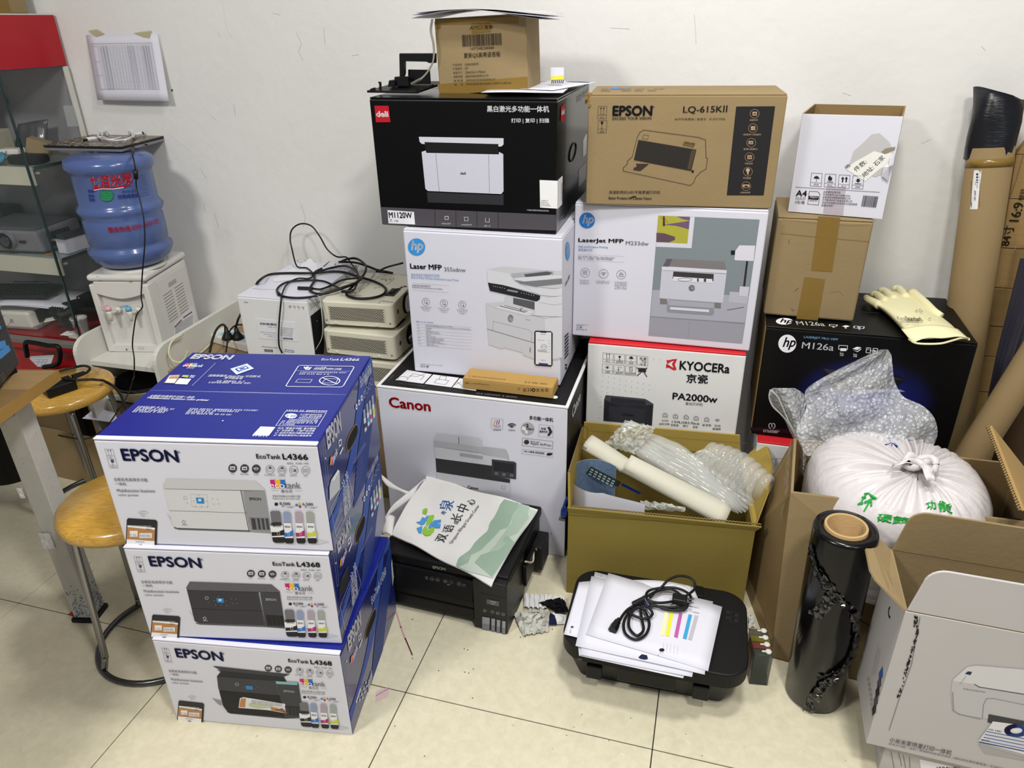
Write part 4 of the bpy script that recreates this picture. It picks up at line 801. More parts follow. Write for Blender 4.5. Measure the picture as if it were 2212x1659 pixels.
a.line([(692,366),(752,370),(745,382),(690,378)],3,Wt,closed=True);a.poly([(788,380),(820,373),(850,380),(820,390)],Wt,2);a.line([(885,378),(918,380),(912,396),(880,394)],3,Wt,closed=True);a.line([(930,382),(962,384),(956,400),(924,398)],3,Wt,closed=True);a.dash(716,392,738,393,9,Wt);a.dash(812,400,834,401,9,Wt);a.dash(918,408,940,409,9,Wt)
a.build('top_print')
MB().box(-c.w/2-.0012,-c.w/2+.0003,.0,.004,.002,c.h-.002,EDGE).build('board_edge',c.root)
c=carton('rw','laser_printer_box','white and red printer box underneath the black printer box with the blue glow',[0.4404,1.9337,0,-0.0069,0.5,0.38,0.352,0,0],[WHITE2,RW,WHITE2,WHITE2,WHITE2,WHITE2])
a=c.F()
for x in(150,210,270):a.line([(x+10,1405),(x+62,1408),(x+60,1470),(x+8,1467)],1.8,'#33333a',closed=True);a.line([(x+9,1448),(x+61,1451)],1.6,'#33333a');a.line([(x+9,1482),(x+60,1486),(x+58,1540),(x+8,1536)],1.8,'#33333a',closed=True)
a.build('front_print')
# carton the kyocera-like box stands on is hidden: same kind of white box
c=carton('hid','laser_printer_box','white printer box on the floor, underneath the red-edged white box',[-0.0931,1.978,0,0.0227,0.4441,0.32,0.2985,0,0],[WHITE2,RW,WHITE2,WHITE2,WHITE2,WHITE2])
c=carton('kraft','cardboard_box','plain brown cardboard box with brown tape down its front, under the white copy paper box',[0.2828,2.0537,0.7035,-0.0208,0.239,0.2474,0.2832,0,-0.0026],[KRAFT]*6,bev=.006)
a=c.F();crop(1600,160,3.606)
label_patch(a,[(604,1110),(775,1125),(712,1540),(548,1528)],'packing_tape',TAPE);label_patch(a,[(497,1580),(658,1598),(600,1925),(433,1905)],'packing_tape',TAPE)
a.line([(312,1240),(600,1270),(1000,1304)],3,'#7d6542');a.line([(330,1130),(600,1160),(860,1180),(1010,1170)],2,'#8a7048');a.line([(420,1690),(450,1665)],4,'#6a5436');a.line([(375,1290),(378,1320)],3,'#6a5436');a.line([(395,1830),(412,1842)],4,'#5a4630');a.line([(700,1700),(760,1690),(800,1720)],2,'#8a7048')
a.build('crease_marks')
a=c.T();label_patch(a,[(604,1110),(775,1125),(800,990),(650,985)],'packing_tape',TAPE)
# open A4 carton
px,py,pz,ya,tx,ty=0.3061,2.085,0.989,-.202,0,-.008
w,d,h,t=.2356,.2557,.2542,.004
root=thing('paper_carton','open white copy paper carton with a torn label, on the plain taped brown box','box',(px,py,pz),rotm(ya,tx,ty))
MB().box(-w/2,w/2,0,t,0,h,[WHITE,KRAFT2,WHITE,KRAFT2,KRAFT2,KRAFT2]).build('front_wall',root,bevel=.0012)
MB().box(-w/2,w/2,d-t,d,0,h,KRAFT2).build('back_wall',root)
MB().box(-w/2,-w/2+t,t,d-t,0,h,[WHITE,KRAFT2,WHITE,KRAFT2,KRAFT2,WHITE]).build('side_wall',root)
MB().box(w/2-t,w/2,t,d-t,0,h,[WHITE,KRAFT2,WHITE,WHITE,KRAFT2,KRAFT2]).build('side_wall',root)
MB().box(-w/2+t,w/2-t,t,d-t,0,t,KRAFT2).build('bottom',root)
a=Art(root,(-w/2,0,0),(1,0,0),(0,0,1));K='#222226'
for x,y,t_ in((548,770,'怕湿'),(656,777,'防火'),(764,784,'向上'),(872,790,'堆码极限')):
 a.line([(x+4,y),(x+88,y+4),(x+80,y+106),(x-6,y+100)],2.4,K,closed=True);a.line([(x-2,y+72),(x+82,y+78)],2,K);a.T(t_,x+20,y+94,x+58,y+97,14,K,bold=0)
a.poly([(568,812),(576,798),(592,792),(606,800),(616,816)],K);a.line([(592,800),(590,835)],3,K);a.poly([(680,822),(682,802),(696,788),(702,800),(714,806),(712,826),(696,832)],K);a.line([(676,838),(718,842)],5,K)
for x in(794,822):a.poly([(x-12,815),(x+2,798),(x+14,815),(x+7,815),(x+5,842),(x-6,842),(x-4,815)],K)
a.poly([(905,815),(926,815),(926,828),(936,828),(915,845),(895,828),(905,828)],K);a.line([(892,852),(938,855)],5,K)
a.line([(428,880),(1082,920)],2.6,K);a.T('A4',430,948,512,952,44,K,bold=.02);a.dash(430,966,505,970,9,K);a.line([(428,972),(505,976)],2,K);a.T('5包/箱',424,1008,496,1012,26,K,bold=0)
a.line([(535,912),(600,914),(618,934),(606,1020),(522,1012)],3,K,closed=True);a.poly([(530,948),(610,952),(606,980),(528,974)],K);a.T('80g/m²',540,966,602,970,16,'#e4e4ea',l=4);a.T('500张/包',535,990,594,993,13,K,bold=0)
for k,(t_,x1)in enumerate([('品名:福舟彩复印纸',776),('执行标准号:GB/T24988-2020',852),('监制:深圳市智翔商贸有限公司',852),('生产商:滨州市江舟纸业有限公司',866),('地址:河北省衡水市深州市307国道南侧',906),('邮编:053800',718)]):
 x0=644-k*3;a.T(t_,x0,924+k*21,x1,924+k*21+(x1-x0)*.055,17,K,bold=.0)
a.bars(938,1030,1056,1040,86,K);
tape2=mat('#b9aeb4',.25,.03,10,spec=.5,name='clear_packing_tape')
label_patch(a,[(672,870),(820,880),(798,1098),(642,1084)],'clear_tape',mat('#cfc6cf',.2,.02,10,spec=.5,alpha=.45,name='clear_tape'))
a.poly([(850,690),(880,600),(950,540),(1020,470),(1080,460),(1160,530),(1190,600),(1150,760),(1050,800),(900,760)],'#b9b7b8',1)
label_patch(a,[(820,740),(880,690),(1040,600),(1130,625),(1180,610),(1160,700),(1080,740),(970,835),(930,810)],'torn_label','#e2e2dc')
a.T('件数:',900,764,990,690,40,K,bold=0);a.T('地址: 石家',968,806,1128,655,40,K,bold=0);a.T('收',824,742,862,716,30,K,bold=0)
a.poly([(1095,605),(1130,578),(1205,566),(1200,590),(1120,622)],'#8a8270',3)
mb=MB();q=[a.f(*p)for p in[(1100,790),(1115,720),(1150,690),(1170,640),(1200,590),(1190,700),(1160,760),(1150,830)]]
r=random.Random(5);mb.add([a.put(p,2+r.uniform(0,30))for p in q]+[a.put((sum(p[0]for p in q)/8,sum(p[1]for p in q)/8),55)],[(i,(i+1)%8,8)for i in range(8)],PAPER);mb.build('torn_paper_curl',root)
a.build('front_print')
# ------------------------------------------------------------------ open boxes, printers and soft things on the floor
def panel(root,pts,th,m,name,label=None,inner=None,bev=0):
 """flat board of thickness th behind the polygon pts (world points)"""
 q=[loc(root,p)for p in pts];n=(q[1]-q[0]).cross(q[2]-q[0]).normalized()
 mb=MB();mb.prism(q,n*th,m,inner or m);return mb.build(name,root,label=label,bevel=bev,bseg=1)
def flute(root,a,b,th,name='cut_edge'):
 """corrugated cut edge between world points a, b: two liners with a zigzag between"""
 a=loc(root,a);b=loc(root,b);d=b-a;n=int(d.length/.004);up=Vector((0,0,.0012));s=d.cross(Vector((0,0,1))).normalized()*th
 mb=MB();pts=[a+d*(k/n)+s*(.85 if k%2 else.15)+up for k in range(n+1)];t=s*.12
 vs=[];fs=[]
 for k,p in enumerate(pts):vs+=[p-t,p+t]
 fs=[(2*k,2*k+2,2*k+3,2*k+1)for k in range(n)]
 mb.add(vs,fs,mat('#b89a62',.9,.1,name='flute_liner'));mb.add([a+up*.5,b+up*.5,b+s+up*.5,a+s+up*.5],[(0,1,2,3)],mat('#3a2e1c',.9,.1,name='flute_gap'))
 return mb.build(name,root,kind='stuff')
PLAS=mat('#dfe2dc',.13,.04,12,.6,45,spec=.7,alpha=.42,name='clear_plastic_film',dist=.006)
PLAS2=mat('#e4e6e2',.10,.04,12,.5,25,spec=.8,alpha=.30,name='clear_air_cushion',dist=.004)
FOAM=mat('#c9c6b6',.8,.03,20,.3,400,spec=.15,name='cream_foam_sheet')
# ---- olive open box
yw,yd,yh,th=.4859,.375,.2818,.006
yb=thing('open_box','open olive-yellow cardboard box full of foam rolls and air cushions','box',(-0.0546,1.5721,0),.0904)
def yl(x,y,z):return RM[yb.name]@Vector((x,y,z))
bz_=loc(yb,ay(1000,0,1))if 0 else None
crop(0,0,1)
zb=ay(1430,923,yl(0,yd,0).y).z;zs0=ay(1223,1021,yl(-yw/2,0,0).y).z;zs1=ay(1241,918,yl(-yw/2,yd,0).y).z
MB().box(-yw/2,yw/2,0,th,0,yh,OLIVE).build('front_wall',yb,bevel=.001)
MB().box(-yw/2,yw/2,yd-th,yd,0,yh,[OLIVE]*6).build('back_wall',yb)
MB().box(-yw/2,-yw/2+th,th,yd-th,0,yh,OLIVE).build('side_wall',yb);MB().box(yw/2-th,yw/2,th,yd-th,0,yh,OLIVE).build('side_wall',yb)
MB().box(-yw/2+th,yw/2-th,th,yd-th,0,th,OLIVE).build('bottom',yb)
# flaps: back one upright, left one upright and sloping, front one a torn strip, right one folded out
MB().hexa([(-yw/2+.004,yd-th,yh),(yw/2-.002,yd-th,yh),(yw/2-.002,yd,yh),(-yw/2+.004,yd,yh),(-yw/2+.006,yd-th,zb),(yw/2-.012,yd-th,zb-.004),(yw/2-.012,yd,zb-.004),(-yw/2+.006,yd,zb)],OLIVE2).build('box_flap',yb,bevel=.001)
MB().hexa([(-yw/2,0,yh),(-yw/2+th,0,yh),(-yw/2+th,yd-th,yh),(-yw/2,yd-th,yh),(-yw/2-.004,.004,zs0),(-yw/2+.002,.004,zs0),(-yw/2+.006,yd-th,zs1),(-yw/2,yd-th,zs1)],OLIVE2).build('box_flap',yb)
flute(yb,yl(-yw/2-.004,.004,zs0),yl(-yw/2,yd-th,zs1),.006)
fz=yh+.02
MB().hexa([(-yw/2,0,yh),(yw/2,0,yh),(yw/2,th,yh),(-yw/2,th,yh),(-yw/2-.002,-.006,fz),(yw/2+.012,-.006,fz-.002),(yw/2+.012,.001,fz-.002),(-yw/2-.002,.001,fz)],OLIVE).build('box_flap',yb)
flute(yb,yl(yw/2+.012,.001,fz),yl(-yw/2-.002,.001,fz),.007)
crop(1200,720,4.148)
pr=[yl(yw/2,.02,yh),yl(yw/2,yd-.03,yh),ay(1860,960,1.97),ay(1893,990,1.95),ay(1940,1180,1.83),ay(1900,1420,1.66)]
panel(yb,pr,.005,OLIVE2,'box_flap')
a=Art(yb,(-yw/2,yd-th,0),(1,0,0),(0,0,1));a.line([(210,942),(285,952),(290,850),(205,800)],3,'#7a6732');a.line([(290,870),(1720,985)],2,'#8f7a3e');a.build('crease_marks')
a=Art(yb,(-yw/2,0,0),(1,0,0),(0,0,1));a.line([(110,1625),(900,1680),(1600,1745)],3,'#5f5022');a.build('crease_marks')
# rolled calendar
cal=thing('rolled_calendar','rolled glossy sheet with a calendar table inside, in the left corner of the olive box','paper',yl(-.175,.115,.008))
R0=.0;mb=MB();mbi=MB()
ctr=Vector((0,0,0));ths=[]
hC=ay(330,1190,1.70).z
outl=[]
for k in range(25):
 t=math.radians(55+235*min(k,17)/17);f=max(0,k-17)/7;outl.append((.078*math.cos(t)+.115*f,.070*math.sin(t)-.012*f))
n=len(outl)
for z0_,z1_,nm,mm,off in((0,.325,'sheet_back',PAPER,0),(0,.325,'sheet_front',mat('#6a7f9c',.3,.35,120,spec=.5,name='calendar_print'),.0015)):
 mb=MB();vs=[]
 for k,(x,y)in enumerate(outl):
  s_=1-off/.08;zt=z1_+.010*math.sin(k*.3)-.025*max(0,k-17)/7
  vs+=[(x*s_,y*s_,z0_),(x*s_,y*s_,zt)]
 mb.add(vs,[(2*k,2*k+2,2*k+3,2*k+1)for k in range(n-1)],mm);mb.build(nm,cal,smooth=True)
a=Art(cal,(0,.055,0),(1,0,0),(0,0,1))
a.poly([(320,1190),(590,1330),(560,1372),(275,1250)],'#2f3c38',4);
for i in range(6):
 for j in range(3):x=320+i*38+j*-10;y=1208+i*20+j*20;a.poly([(x,y),(x+24,y+12),(x+20,y+24),(x-4,y+12)],'#aab8c0',5)
a.poly([(600,1340),(770,1425),(750,1440),(585,1358)],'#1c3c9c',4);a.build('calendar_table')
# foam sheets, two long folded rolls
def roll(name,label,p0,p1,r0,r1,m,cat,n=14,seg=22,flat=.8,wob=.06,group=None,seed=1):
 p0,p1=Vector(p0),Vector(p1);R_=random.Random(seed);root=thing(name,label,cat,p0,group=group)
 mb=MB();d=(p1-p0);t=d.normalized();s_=t.cross(Vector((0,0,1))).normalized();u_=s_.cross(t)
 ph=[R_.uniform(0,6)for _ in range(4)];vs=[]
 for i in range(n+1):
  f=i/n;r_=r0+(r1-r0)*f
  for k in range(seg):
   q=2*PI*k/seg;rr=r_*(1+wob*math.sin(2*q+ph[0]+f*2)+wob*.5*math.sin(5*q+ph[1]-f*5))
   vs.append(d*f+s_*math.cos(q)*rr+u_*math.sin(q)*rr*flat)
 fs=[(i*seg+k,i*seg+(k+1)%seg,(i+1)*seg+(k+1)%seg,(i+1)*seg+k)for i in range(n)for k in range(seg)]
 mb.add(vs,fs,m);o=mb.build('rolled_sheet',root,smooth=True,solid=.006)
 mb=MB()
 sp=[]
 for k in range(40):
  q=k/39*4.2*PI;rr=r0*(1-.68*k/39);sp.append(s_*math.cos(q)*rr+u_*math.sin(q)*rr*flat)
 vs=[]
 for p in sp:vs+=[p+d*.004,p+d*.10]
 mb.add(vs,[(2*k,2*k+1,2*k+3,2*k+2)for k in range(39)],m);mb.build('spiral_end',root,smooth=True,solid=.005)
 return root
roll('foam_roll','thick cream foam roll slanting across the front of the olive box',ay(640,1165,1.69),ay(1530,1640,1.645),.029,.034,FOAM,'foam',seed=2)
roll('foam_roll','cream foam roll with an open folded end, upper left of the olive box',ay(285,975,1.80),ay(640,1200,1.76),.029,.029,FOAM,'foam',seed=5,flat=.6)
# long air column bag: six parallel tubes pinched together at the top end
root=thing('air_column_bag','long clear air-column bag lying diagonally over the foam in the olive box','packaging',ay(700,950,1.82))
A0,A1=loc(root,ay(620,960,1.84)),loc(root,ay(1680,1600,1.69));W_=loc(root,ay(860,860,1.88))-A0
for k in range(6):
 off=(k-1.2)/5;pth=[];rr=[]
 for i in range(15):
  f=i/14;p=A0+(A1-A0)*f+W_*(off*(1-.35*f))+Vector((0,0,.012*math.sin(f*PI)+.004*math.sin(f*9+k)));pth.append(p);rr.append(.015*min(1,.25+4*min(f,1-f))+.002*math.sin(i*2.1+k))
 MB().tube(pth,rr,PLAS2,12).build('air_column',root,smooth=True)
def crumple(name,label,cat,fn,nu,nv,m,amp,seed,parent=None,smooth=False,th=0,group=None):
 R_=random.Random(seed);o0=Vector(fn(.5,.5));cache={}
 def g(s,t):
  k=(round(s*nu),round(t*nv))
  if k not in cache:
   e=min(1,4*min(s,1-s,t,1-t)+.35);cache[k]=Vector((R_.uniform(-1,1),R_.uniform(-1,1),R_.uniform(-1,1)))*amp*e
  return Vector(fn(s,t))-o0+cache[k]
 mb=MB();mb.grid(g,nu,nv,m);o=mb.build(name,parent,smooth=smooth,solid=th)
 o.location=o0
 if parent is None:tag(o,label,cat,group)
 return o
def quad(p00,p10,p11,p01):
 return lambda s,t:(Vector(p00)*(1-s)+Vector(p10)*s)*(1-t)+(Vector(p01)*(1-s)+Vector(p11)*s)*t
q=quad(ay(430,1000,1.82),ay(640,775,1.86),ay(900,850,1.84),ay(700,1080,1.78))
def bulge(q,h,up=(0,-.6,.8)):
 up=Vector(up);return lambda s,t:q(s,t)+up*h*math.sin(PI*s)*math.sin(PI*t)
crumple('crumpled_film','crumpled clear plastic film bunched at the top of the olive box','packaging',bulge(q,.05),18,18,PLAS,.009,11)
crumple('crumpled_film','thin clear film at the inside front edge of the olive box','packaging',bulge(quad(ay(760,1500,1.62),ay(1160,1560,1.61),ay(1160,1600,1.60),ay(800,1580,1.60)),.02),12,6,PLAS,.006,12)
# short fat air cushion with ribs
root=thing('air_cushion','short fat ribbed clear air cushion lying on the right end of the olive box','packaging',ay(1450,1150,1.78))
P0,P1=loc(root,ay(1340,1090,1.82)),loc(root,ay(1900,1400,1.72))
for k in range(9):
 f=(k+.5)/9;c_=P0+(P1-P0)*f;ax_=(P1-P0).normalized();r_=.040+.020*math.sin(PI*min(1,f*1.1))
 up=Vector((.25,.1,1)).normalized();s_=ax_.cross(up).normalized()
 mb=MB();L_=(P1-P0).length/9*.62;prof=[]
 for i in range(7):
  a_=-PI/2+PI*i/6;prof.append((r_+L_*.8*math.cos(a_)-.008,L_*math.sin(a_)))
 vs=[];seg=20
 for pr_,pz_ in prof:
  for j in range(seg):q_=2*PI*j/seg;vs.append(c_+ax_*pz_+up*(math.cos(q_)*pr_)+s_*(math.sin(q_)*pr_*.8))
 mb.add(vs,[(i*seg+j,i*seg+(j+1)%seg,(i+1)*seg+(j+1)%seg,(i+1)*seg+j)for i in range(6)for j in range(seg)],PLAS2);mb.build('air_column',root,smooth=True)
crumple('crumpled_film','flat clear film corner beside the ribbed air cushion','packaging',bulge(quad(ay(1200,1090,1.80),ay(1330,1030,1.84),ay(1480,1120,1.83),ay(1300,1240,1.78)),.02),10,10,PLAS,.006,13)
# blue video cable plug hanging at the left of the olive box
root=thing('video_cable','blue video cable plug hanging between the large white carton and the olive box','cable',ay(40,1620,1.64))
P_=lambda u,v,y=1.645:loc(root,ay(u,v,y))
crop(1180,480,2.245)
mb=MB();mb.tube(smoothpath([P_(100,1335),P_(88,1370),P_(80,1400)]),.0035,mat('#1c3c9c',.4,name='blue_cable'));mb.build('cable',root,smooth=True)
mb=MB();mb.prism([P_(70,1395),P_(98,1400),P_(96,1432),P_(68,1426)],(0,.014,0),mat('#1c3c9c',.4,name='blue_cable'));mb.build('plug',root,bevel=.002)
mb=MB();mb.prism([P_(62,1434),P_(92,1440),P_(90,1452),P_(60,1446)],(0,.01,0),STEEL);mb.build('metal_shell',root)
# ---- big brown open box at right
crop(0,0,1)
ZT=.475
FLb,FLt=az(1666,1421,0),az(1707.5,1062.4,ZT);BLb,BLt=az(1630,1325,0),az(1715,946,ZT)
BRt=az(2200,1000,ZT);dirf=(az(1856,1472,0)-FLb).normalized();FRb=FLb+dirf*.66
BLb=FLb+(BLb-FLb).normalized()*.43;FRt=FLt+(BRt-BLt);BRb=BLb+(FRb-FLb)
kb=thing('open_cardboard_box','large open brown cardboard box holding the knotted white plastic bag','box',FLb)
t_=.007
def wallp(a,b,c,d,nm):
 q=[loc(kb,p)for p in(a,b,c,d)];n=(q[1]-q[0]).cross(q[2]-q[0]).normalized()*-t_
 MB().prism(q,n,KRAFT,KRAFT2).build(nm,kb,bevel=.0015,bseg=1)
wallp(FLb,FRb,FRt,FLt,'front_wall');wallp(BLb,FLb,FLt,BLt,'side_wall');wallp(BRb,BLb,BLt,BRt,'back_wall');wallp(FRb,BRb,BRt,FRt,'side_wall')
MB().prism([loc(kb,p)+Vector((0,0,.002))for p in(FLb,FRb,BRb,BLb)],(0,0,.006),KRAFT2).build('bottom',kb)
fl=[az(2136.7,921.5,.60),az(2207.5,1103.9,.55)]
panel(kb,[fl[0],fl[1],FRt+Vector((.0,.05,0)),BRt+Vector((0,-.02,0))],.006,mat('#a98955',.8,.1,9,.2,90,name='kraft_flap'),'box_flap');flute(kb,fl[0],fl[1],.008)
a=Art(kb,loc(kb,FLb),loc(kb,FRb)-loc(kb,FLb),loc(kb,FLt)-loc(kb,FLb));crop(1600,900,2.186)
a.line([(585,808),(690,798)],3,'#1e1a14');a.line([(560,930),(650,980)],4,'#1e1a14');a.build('box_marks')
side=Art(kb,loc(kb,BLb),loc(kb,FLb)-loc(kb,BLb),loc(kb,BLt)-loc(kb,BLb)+loc(kb,FLt)-loc(kb,FLb))
crop(1560,1000,4.148)
side.poly([(455,430),(462,520),(440,632),(445,470)],'#c8c8cc',2);side.poly([(425,600),(432,650),(410,765),(404,690)],'#b8b8bc',2);side.T('易碎品',340,1060,385,850,26,'#3a2e1c',bold=0);side.build('label_sticker')
film=mat('#d9c7a6',.12,.03,12,.8,40,spec=.7,alpha=.28,name='clear_tape_wrap',dist=.004)
cc=lambda u,v,z:az(u,v,z)
crumple('tape_wrap','','',lambda s,t:loc(kb,(FLt*(1-s)+BLt*s)+Vector((-.006,0,0))-Vector((0,0,.09*t))+Vector((-.004*t,0,0))),16,5,film,.003,21,parent=kb)
# bubble wrap
bub=bpy.data.materials.new('bubble_wrap');bub.use_nodes=True;nt=bub.node_tree;b=nt.nodes['Principled BSDF'];L=nt.links.new
tc=nt.nodes.new('ShaderNodeTexCoord');vo=nt.nodes.new('ShaderNodeTexVoronoi');vo.inputs['Scale'].default_value=95;L(tc.outputs['Object'],vo.inputs['Vector'])
n1=nt.nodes.new('ShaderNodeTexNoise');n1.inputs['Scale'].default_value=38;n1.inputs['Detail'].default_value=3;L(tc.outputs['Object'],n1.inputs['Vector'])
bp=nt.nodes.new('ShaderNodeBump');bp.inputs['Strength'].default_value=1;bp.inputs['Distance'].default_value=.004;bp.invert=True;L(vo.outputs['Distance'],bp.inputs['Height'])
bp2=nt.nodes.new('ShaderNodeBump');bp2.inputs['Strength'].default_value=1;bp2.inputs['Distance'].default_value=.007;L(n1.outputs['Fac'],bp2.inputs['Height']);L(bp.outputs[0],bp2.inputs['Normal']);L(bp2.outputs[0],b.inputs['Normal'])
r_=nt.nodes.new('ShaderNodeMapRange');r_.inputs['To Min'].default_value=.64;r_.inputs['To Max'].default_value=.34;r_.inputs['From Max'].default_value=.5;L(vo.outputs['Distance'],r_.inputs[0]);L(r_.outputs[0],b.inputs['Alpha'])
b.inputs['Base Color'].default_value=lin('#f2f4f6');b.inputs['Roughness'].default_value=.14;b.inputs['Specular IOR Level'].default_value=1
bub.cycles.emission_sampling='NONE'
root=thing('bubble_wrap','crumpled sheet of clear bubble wrap sticking up behind the knotted white bag','packaging',ay(2500/3.606,0,1)if 0 else(.60,1.86,.62))
crop(1600,600,3.606)
rows=[(560,1085,1150),(600,1000,1176),(650,890,1180),(700,780,1184),(760,670,1188),(820,560,1200),(880,490,1232),(940,500,1262),(985,510,1400),(1040,515,1470),(1100,480,1515),(1170,430,1532),(1240,430,1535),(1320,470,1500),(1400,500,1450)]
R_=random.Random(4);ny=len(rows)-1;nx=30;vs=[]
for j,(y,x0,x1)in enumerate(rows):
 for i in range(nx+1):
  f=i/nx;Y=1.90-.012*j+.018*math.sin(f*9+j*.9)+R_.uniform(-.009,.009)-.02*math.sin(PI*f)
  vs.append(loc(root,ay(x0+(x1-x0)*f+R_.uniform(-4,4),y+R_.uniform(-4,4)-12*math.sin(f*6+1)*(j>7),Y)))
MB().add(vs,[(j*(nx+1)+i,(j+1)*(nx+1)+i,(j+1)*(nx+1)+i+1,j*(nx+1)+i+1)for j in range(ny)for i in range(nx)],bub).build('wrap_sheet',root,smooth=True,sub=1)
rows=[(858,250,420),(880,220,470),(930,222,512),(990,245,520),(1050,300,520),(1110,350,515),(1180,370,520),(1260,420,530),(1340,440,540),(1440,440,530),(1540,450,520)]
vs=[];nx=12
for j,(y,x0,x1)in enumerate(rows):
 for i in range(nx+1):
  f=i/nx;vs.append(loc(root,ay(x0+(x1-x0)*f,y+R_.uniform(-2,2),1.84-.005*j-.05*math.sin(PI*f)+R_.uniform(-.004,.004))))
MB().add(vs,[(j*(nx+1)+i,(j+1)*(nx+1)+i,(j+1)*(nx+1)+i+1,j*(nx+1)+i+1)for j in range(len(rows)-1)for i in range(nx)],bub).build('wrap_fold',root,smooth=True,sub=1)
edge=[loc(root,ay(x,y,1.80))for x,y in[(232,872),(222,930),(250,1000),(310,1060),(370,1130),(440,1250),(500,1330)]]
MB().tube(smoothpath(edge),.0022,PLAS,6).build('wrap_edge',root,smooth=True)
edge=[loc(root,ay(x,y,1.78))for x,y in[(238,875),(290,930),(340,1040),(380,1130),(450,1240)]]
MB().tube(smoothpath(edge),.0018,PLAS,6).build('wrap_edge',root,smooth=True)
# knotted white plastic bag
BAG=mat('#cfcacb',.34,.03,6,.5,28,spec=.45,name='white_bag_film',dist=.006)
crop(1600,600,3.606)
Lp,Rp,Bp,Fp=az(515,1500,.46),az(1985,1700,.46),az(1250,1225,.46),az(1150,1925,.46)
cB=(Lp+Rp+Bp+Fp)/4;cB.z=0;ra,rb=(Rp-Lp).length/2*.99,(Bp-Fp).length/2*1.02;ang=math.atan2((Rp-Lp).y,(Rp-Lp).x)
kn=az(1380,1490,.545);kd=kn-cB;kx=kd.x*math.cos(ang)+kd.y*math.sin(ang);ky=-kd.x*math.sin(ang)+kd.y*math.cos(ang)
R_=random.Random(9);pl=[(R_.randint(11,52),R_.uniform(0,6.3),R_.uniform(.3,1))for _ in range(10)]
def bagz(th,r):
 ple=sum(a_*math.sin(n_*th+p_+1.6*math.sin(2*th+p_))for n_,p_,a_ in pl)/3
 return.405+.125*math.sqrt(max(0,1-r**3.2))+.017*ple*math.sin(PI*min(1,r*1.15))**.7*(1-.35*r)+.012*math.exp(-(r/.12)**2)
def bagp(th,r):
 rr=r*(1+.02*math.sin(3*th+1));x=ra*math.copysign(abs(math.cos(th))**.86,math.cos(th));y=rb*math.copysign(abs(math.sin(th))**.86,math.sin(th))
 X=kx*(1-rr)+x*rr;Y=ky*(1-rr)+y*rr
 return cB+Vector((X*math.cos(ang)-Y*math.sin(ang),X*math.sin(ang)+Y*math.cos(ang),bagz(th,r)))
root=thing('plastic_bag','stuffed white plastic bag tied in a knot, with green and blue lettering','bag',(cB.x,cB.y,.3))
nt_,nr=220,22;vs=[loc(root,bagp(0,0))]
for i in range(1,nr+1):
 for k in range(nt_):vs.append(loc(root,bagp(2*PI*k/nt_,i/nr)))
for k in range(nt_):p=loc(root,bagp(2*PI*k/nt_,1));vs.append(Vector((p.x*.97,p.y*.97,p.z-.16)))
fs=[(0,1+k,1+(k+1)%nt_)for k in range(nt_)]+[(1+i*nt_+k,1+(i+1)*nt_+k,1+(i+1)*nt_+(k+1)%nt_,1+i*nt_+(k+1)%nt_)for i in range(nr)for k in range(nt_)]
MB().add(vs,fs,BAG).build('bag_body',root,smooth=True)
kc=loc(root,bagp(0,0))+Vector((0,0,.012))
mb=MB()
for s_,rr_ in((1,.019),(-1,.016)):
 pth=[kc+Vector((rr_*1.3*math.cos(q_)+s_*.008,rr_*math.sin(q_)*s_,.008+.010*math.sin(q_*2)))for q_ in[2*PI*k/16 for k in range(17)]]
 mb.tube(pth,[.0085+.002*math.sin(k*1.9)for k in range(17)],BAG,8,cap=False)
mb.build('knot',root,smooth=True)
for(dx,dy,s_)in((-.055,-.025,1),(.01,-.065,2)):
 crumple('handle_end','','',lambda s,t:kc+Vector((dx*s*1.1+.02*(t-.5)*(1 if s_==2 else.3),dy*s+.02*(t-.5)*(.3 if s_==2 else 1),.012*math.sin(s*PI)+.004)),8,5,BAG,.004,30+s_,parent=root,smooth=True,th=.001)
from mathutils.kdtree import KDTree
BV=[bagp(2*PI*k/nt_,i/nr)for i in range(1,nr+1)for k in range(nt_)];kd_=KDTree(len(BV))
for i,p in enumerate(BV):kd_.insert((p.x,p.y,0),i)
kd_.balance()
def bz__(x,y):
 n=kd_.find_n((x,y,0),4);w_=[1/(d_+1e-4)for _,_,d_ in n];return sum(BV[i_].z*q_ for(_,i_,_),q_ in zip(n,w_))/sum(w_)
def bsurf(a_,b_,l_):return loc(root,Vector((a_,b_,bz__(a_,b_)+.0035)))
def bpf(u,v):
 for k in range(260):
  z=.60-k*.0012;p=az(u,v,z)
  if z<bz__(p.x,p.y)+.0035:break
 return p.x,p.y
a=Art(root,(0,0,0),(1,0,0),(0,1,0),surf=bsurf,pf=bpf)
crop(1600,900,2.186);Gn='#1f9a3c'
a.T('环',545,428,600,462,66,Gn,bold=.02);a.T('硬',640,498,708,510,60,Gn,bold=.02);a.T('鼓',715,512,790,514,52,Gn,bold=.02);a.T('能',940,450,1000,462,50,Gn,bold=.02);a.T('功',880,448,925,440,40,Gn,bold=.02);
crop(1600,600,3.606);Bn='#2c4a9c'
for t,x,y in(('上',1110,1300),('海',1170,1322),('购',1280,1256),('物',1180,1262),('万',1420,1285)):a.T(t,x,y,x+62,y-10,34,Bn,bold=.01)
a.line([(1500,1225),(1520,1228)],5,Bn);a.ring(1625,1222,22,16,6,Bn,a0=90,a1=220);a.build('lettering')
# things in the dark of the big box
root=thing('black_case','black plastic cases lying inside the large brown box, right of the white bag','case',(cB.x+.26,cB.y-.02,.20))
MB().box(-.05,.13,-.10,.06,-.15,.17,BLACKP).build('case_body',root,bevel=.006);MB().box(-.02,.10,-.07,.03,.172,.19,DARKP).build('case_handle',root,bevel=.004)
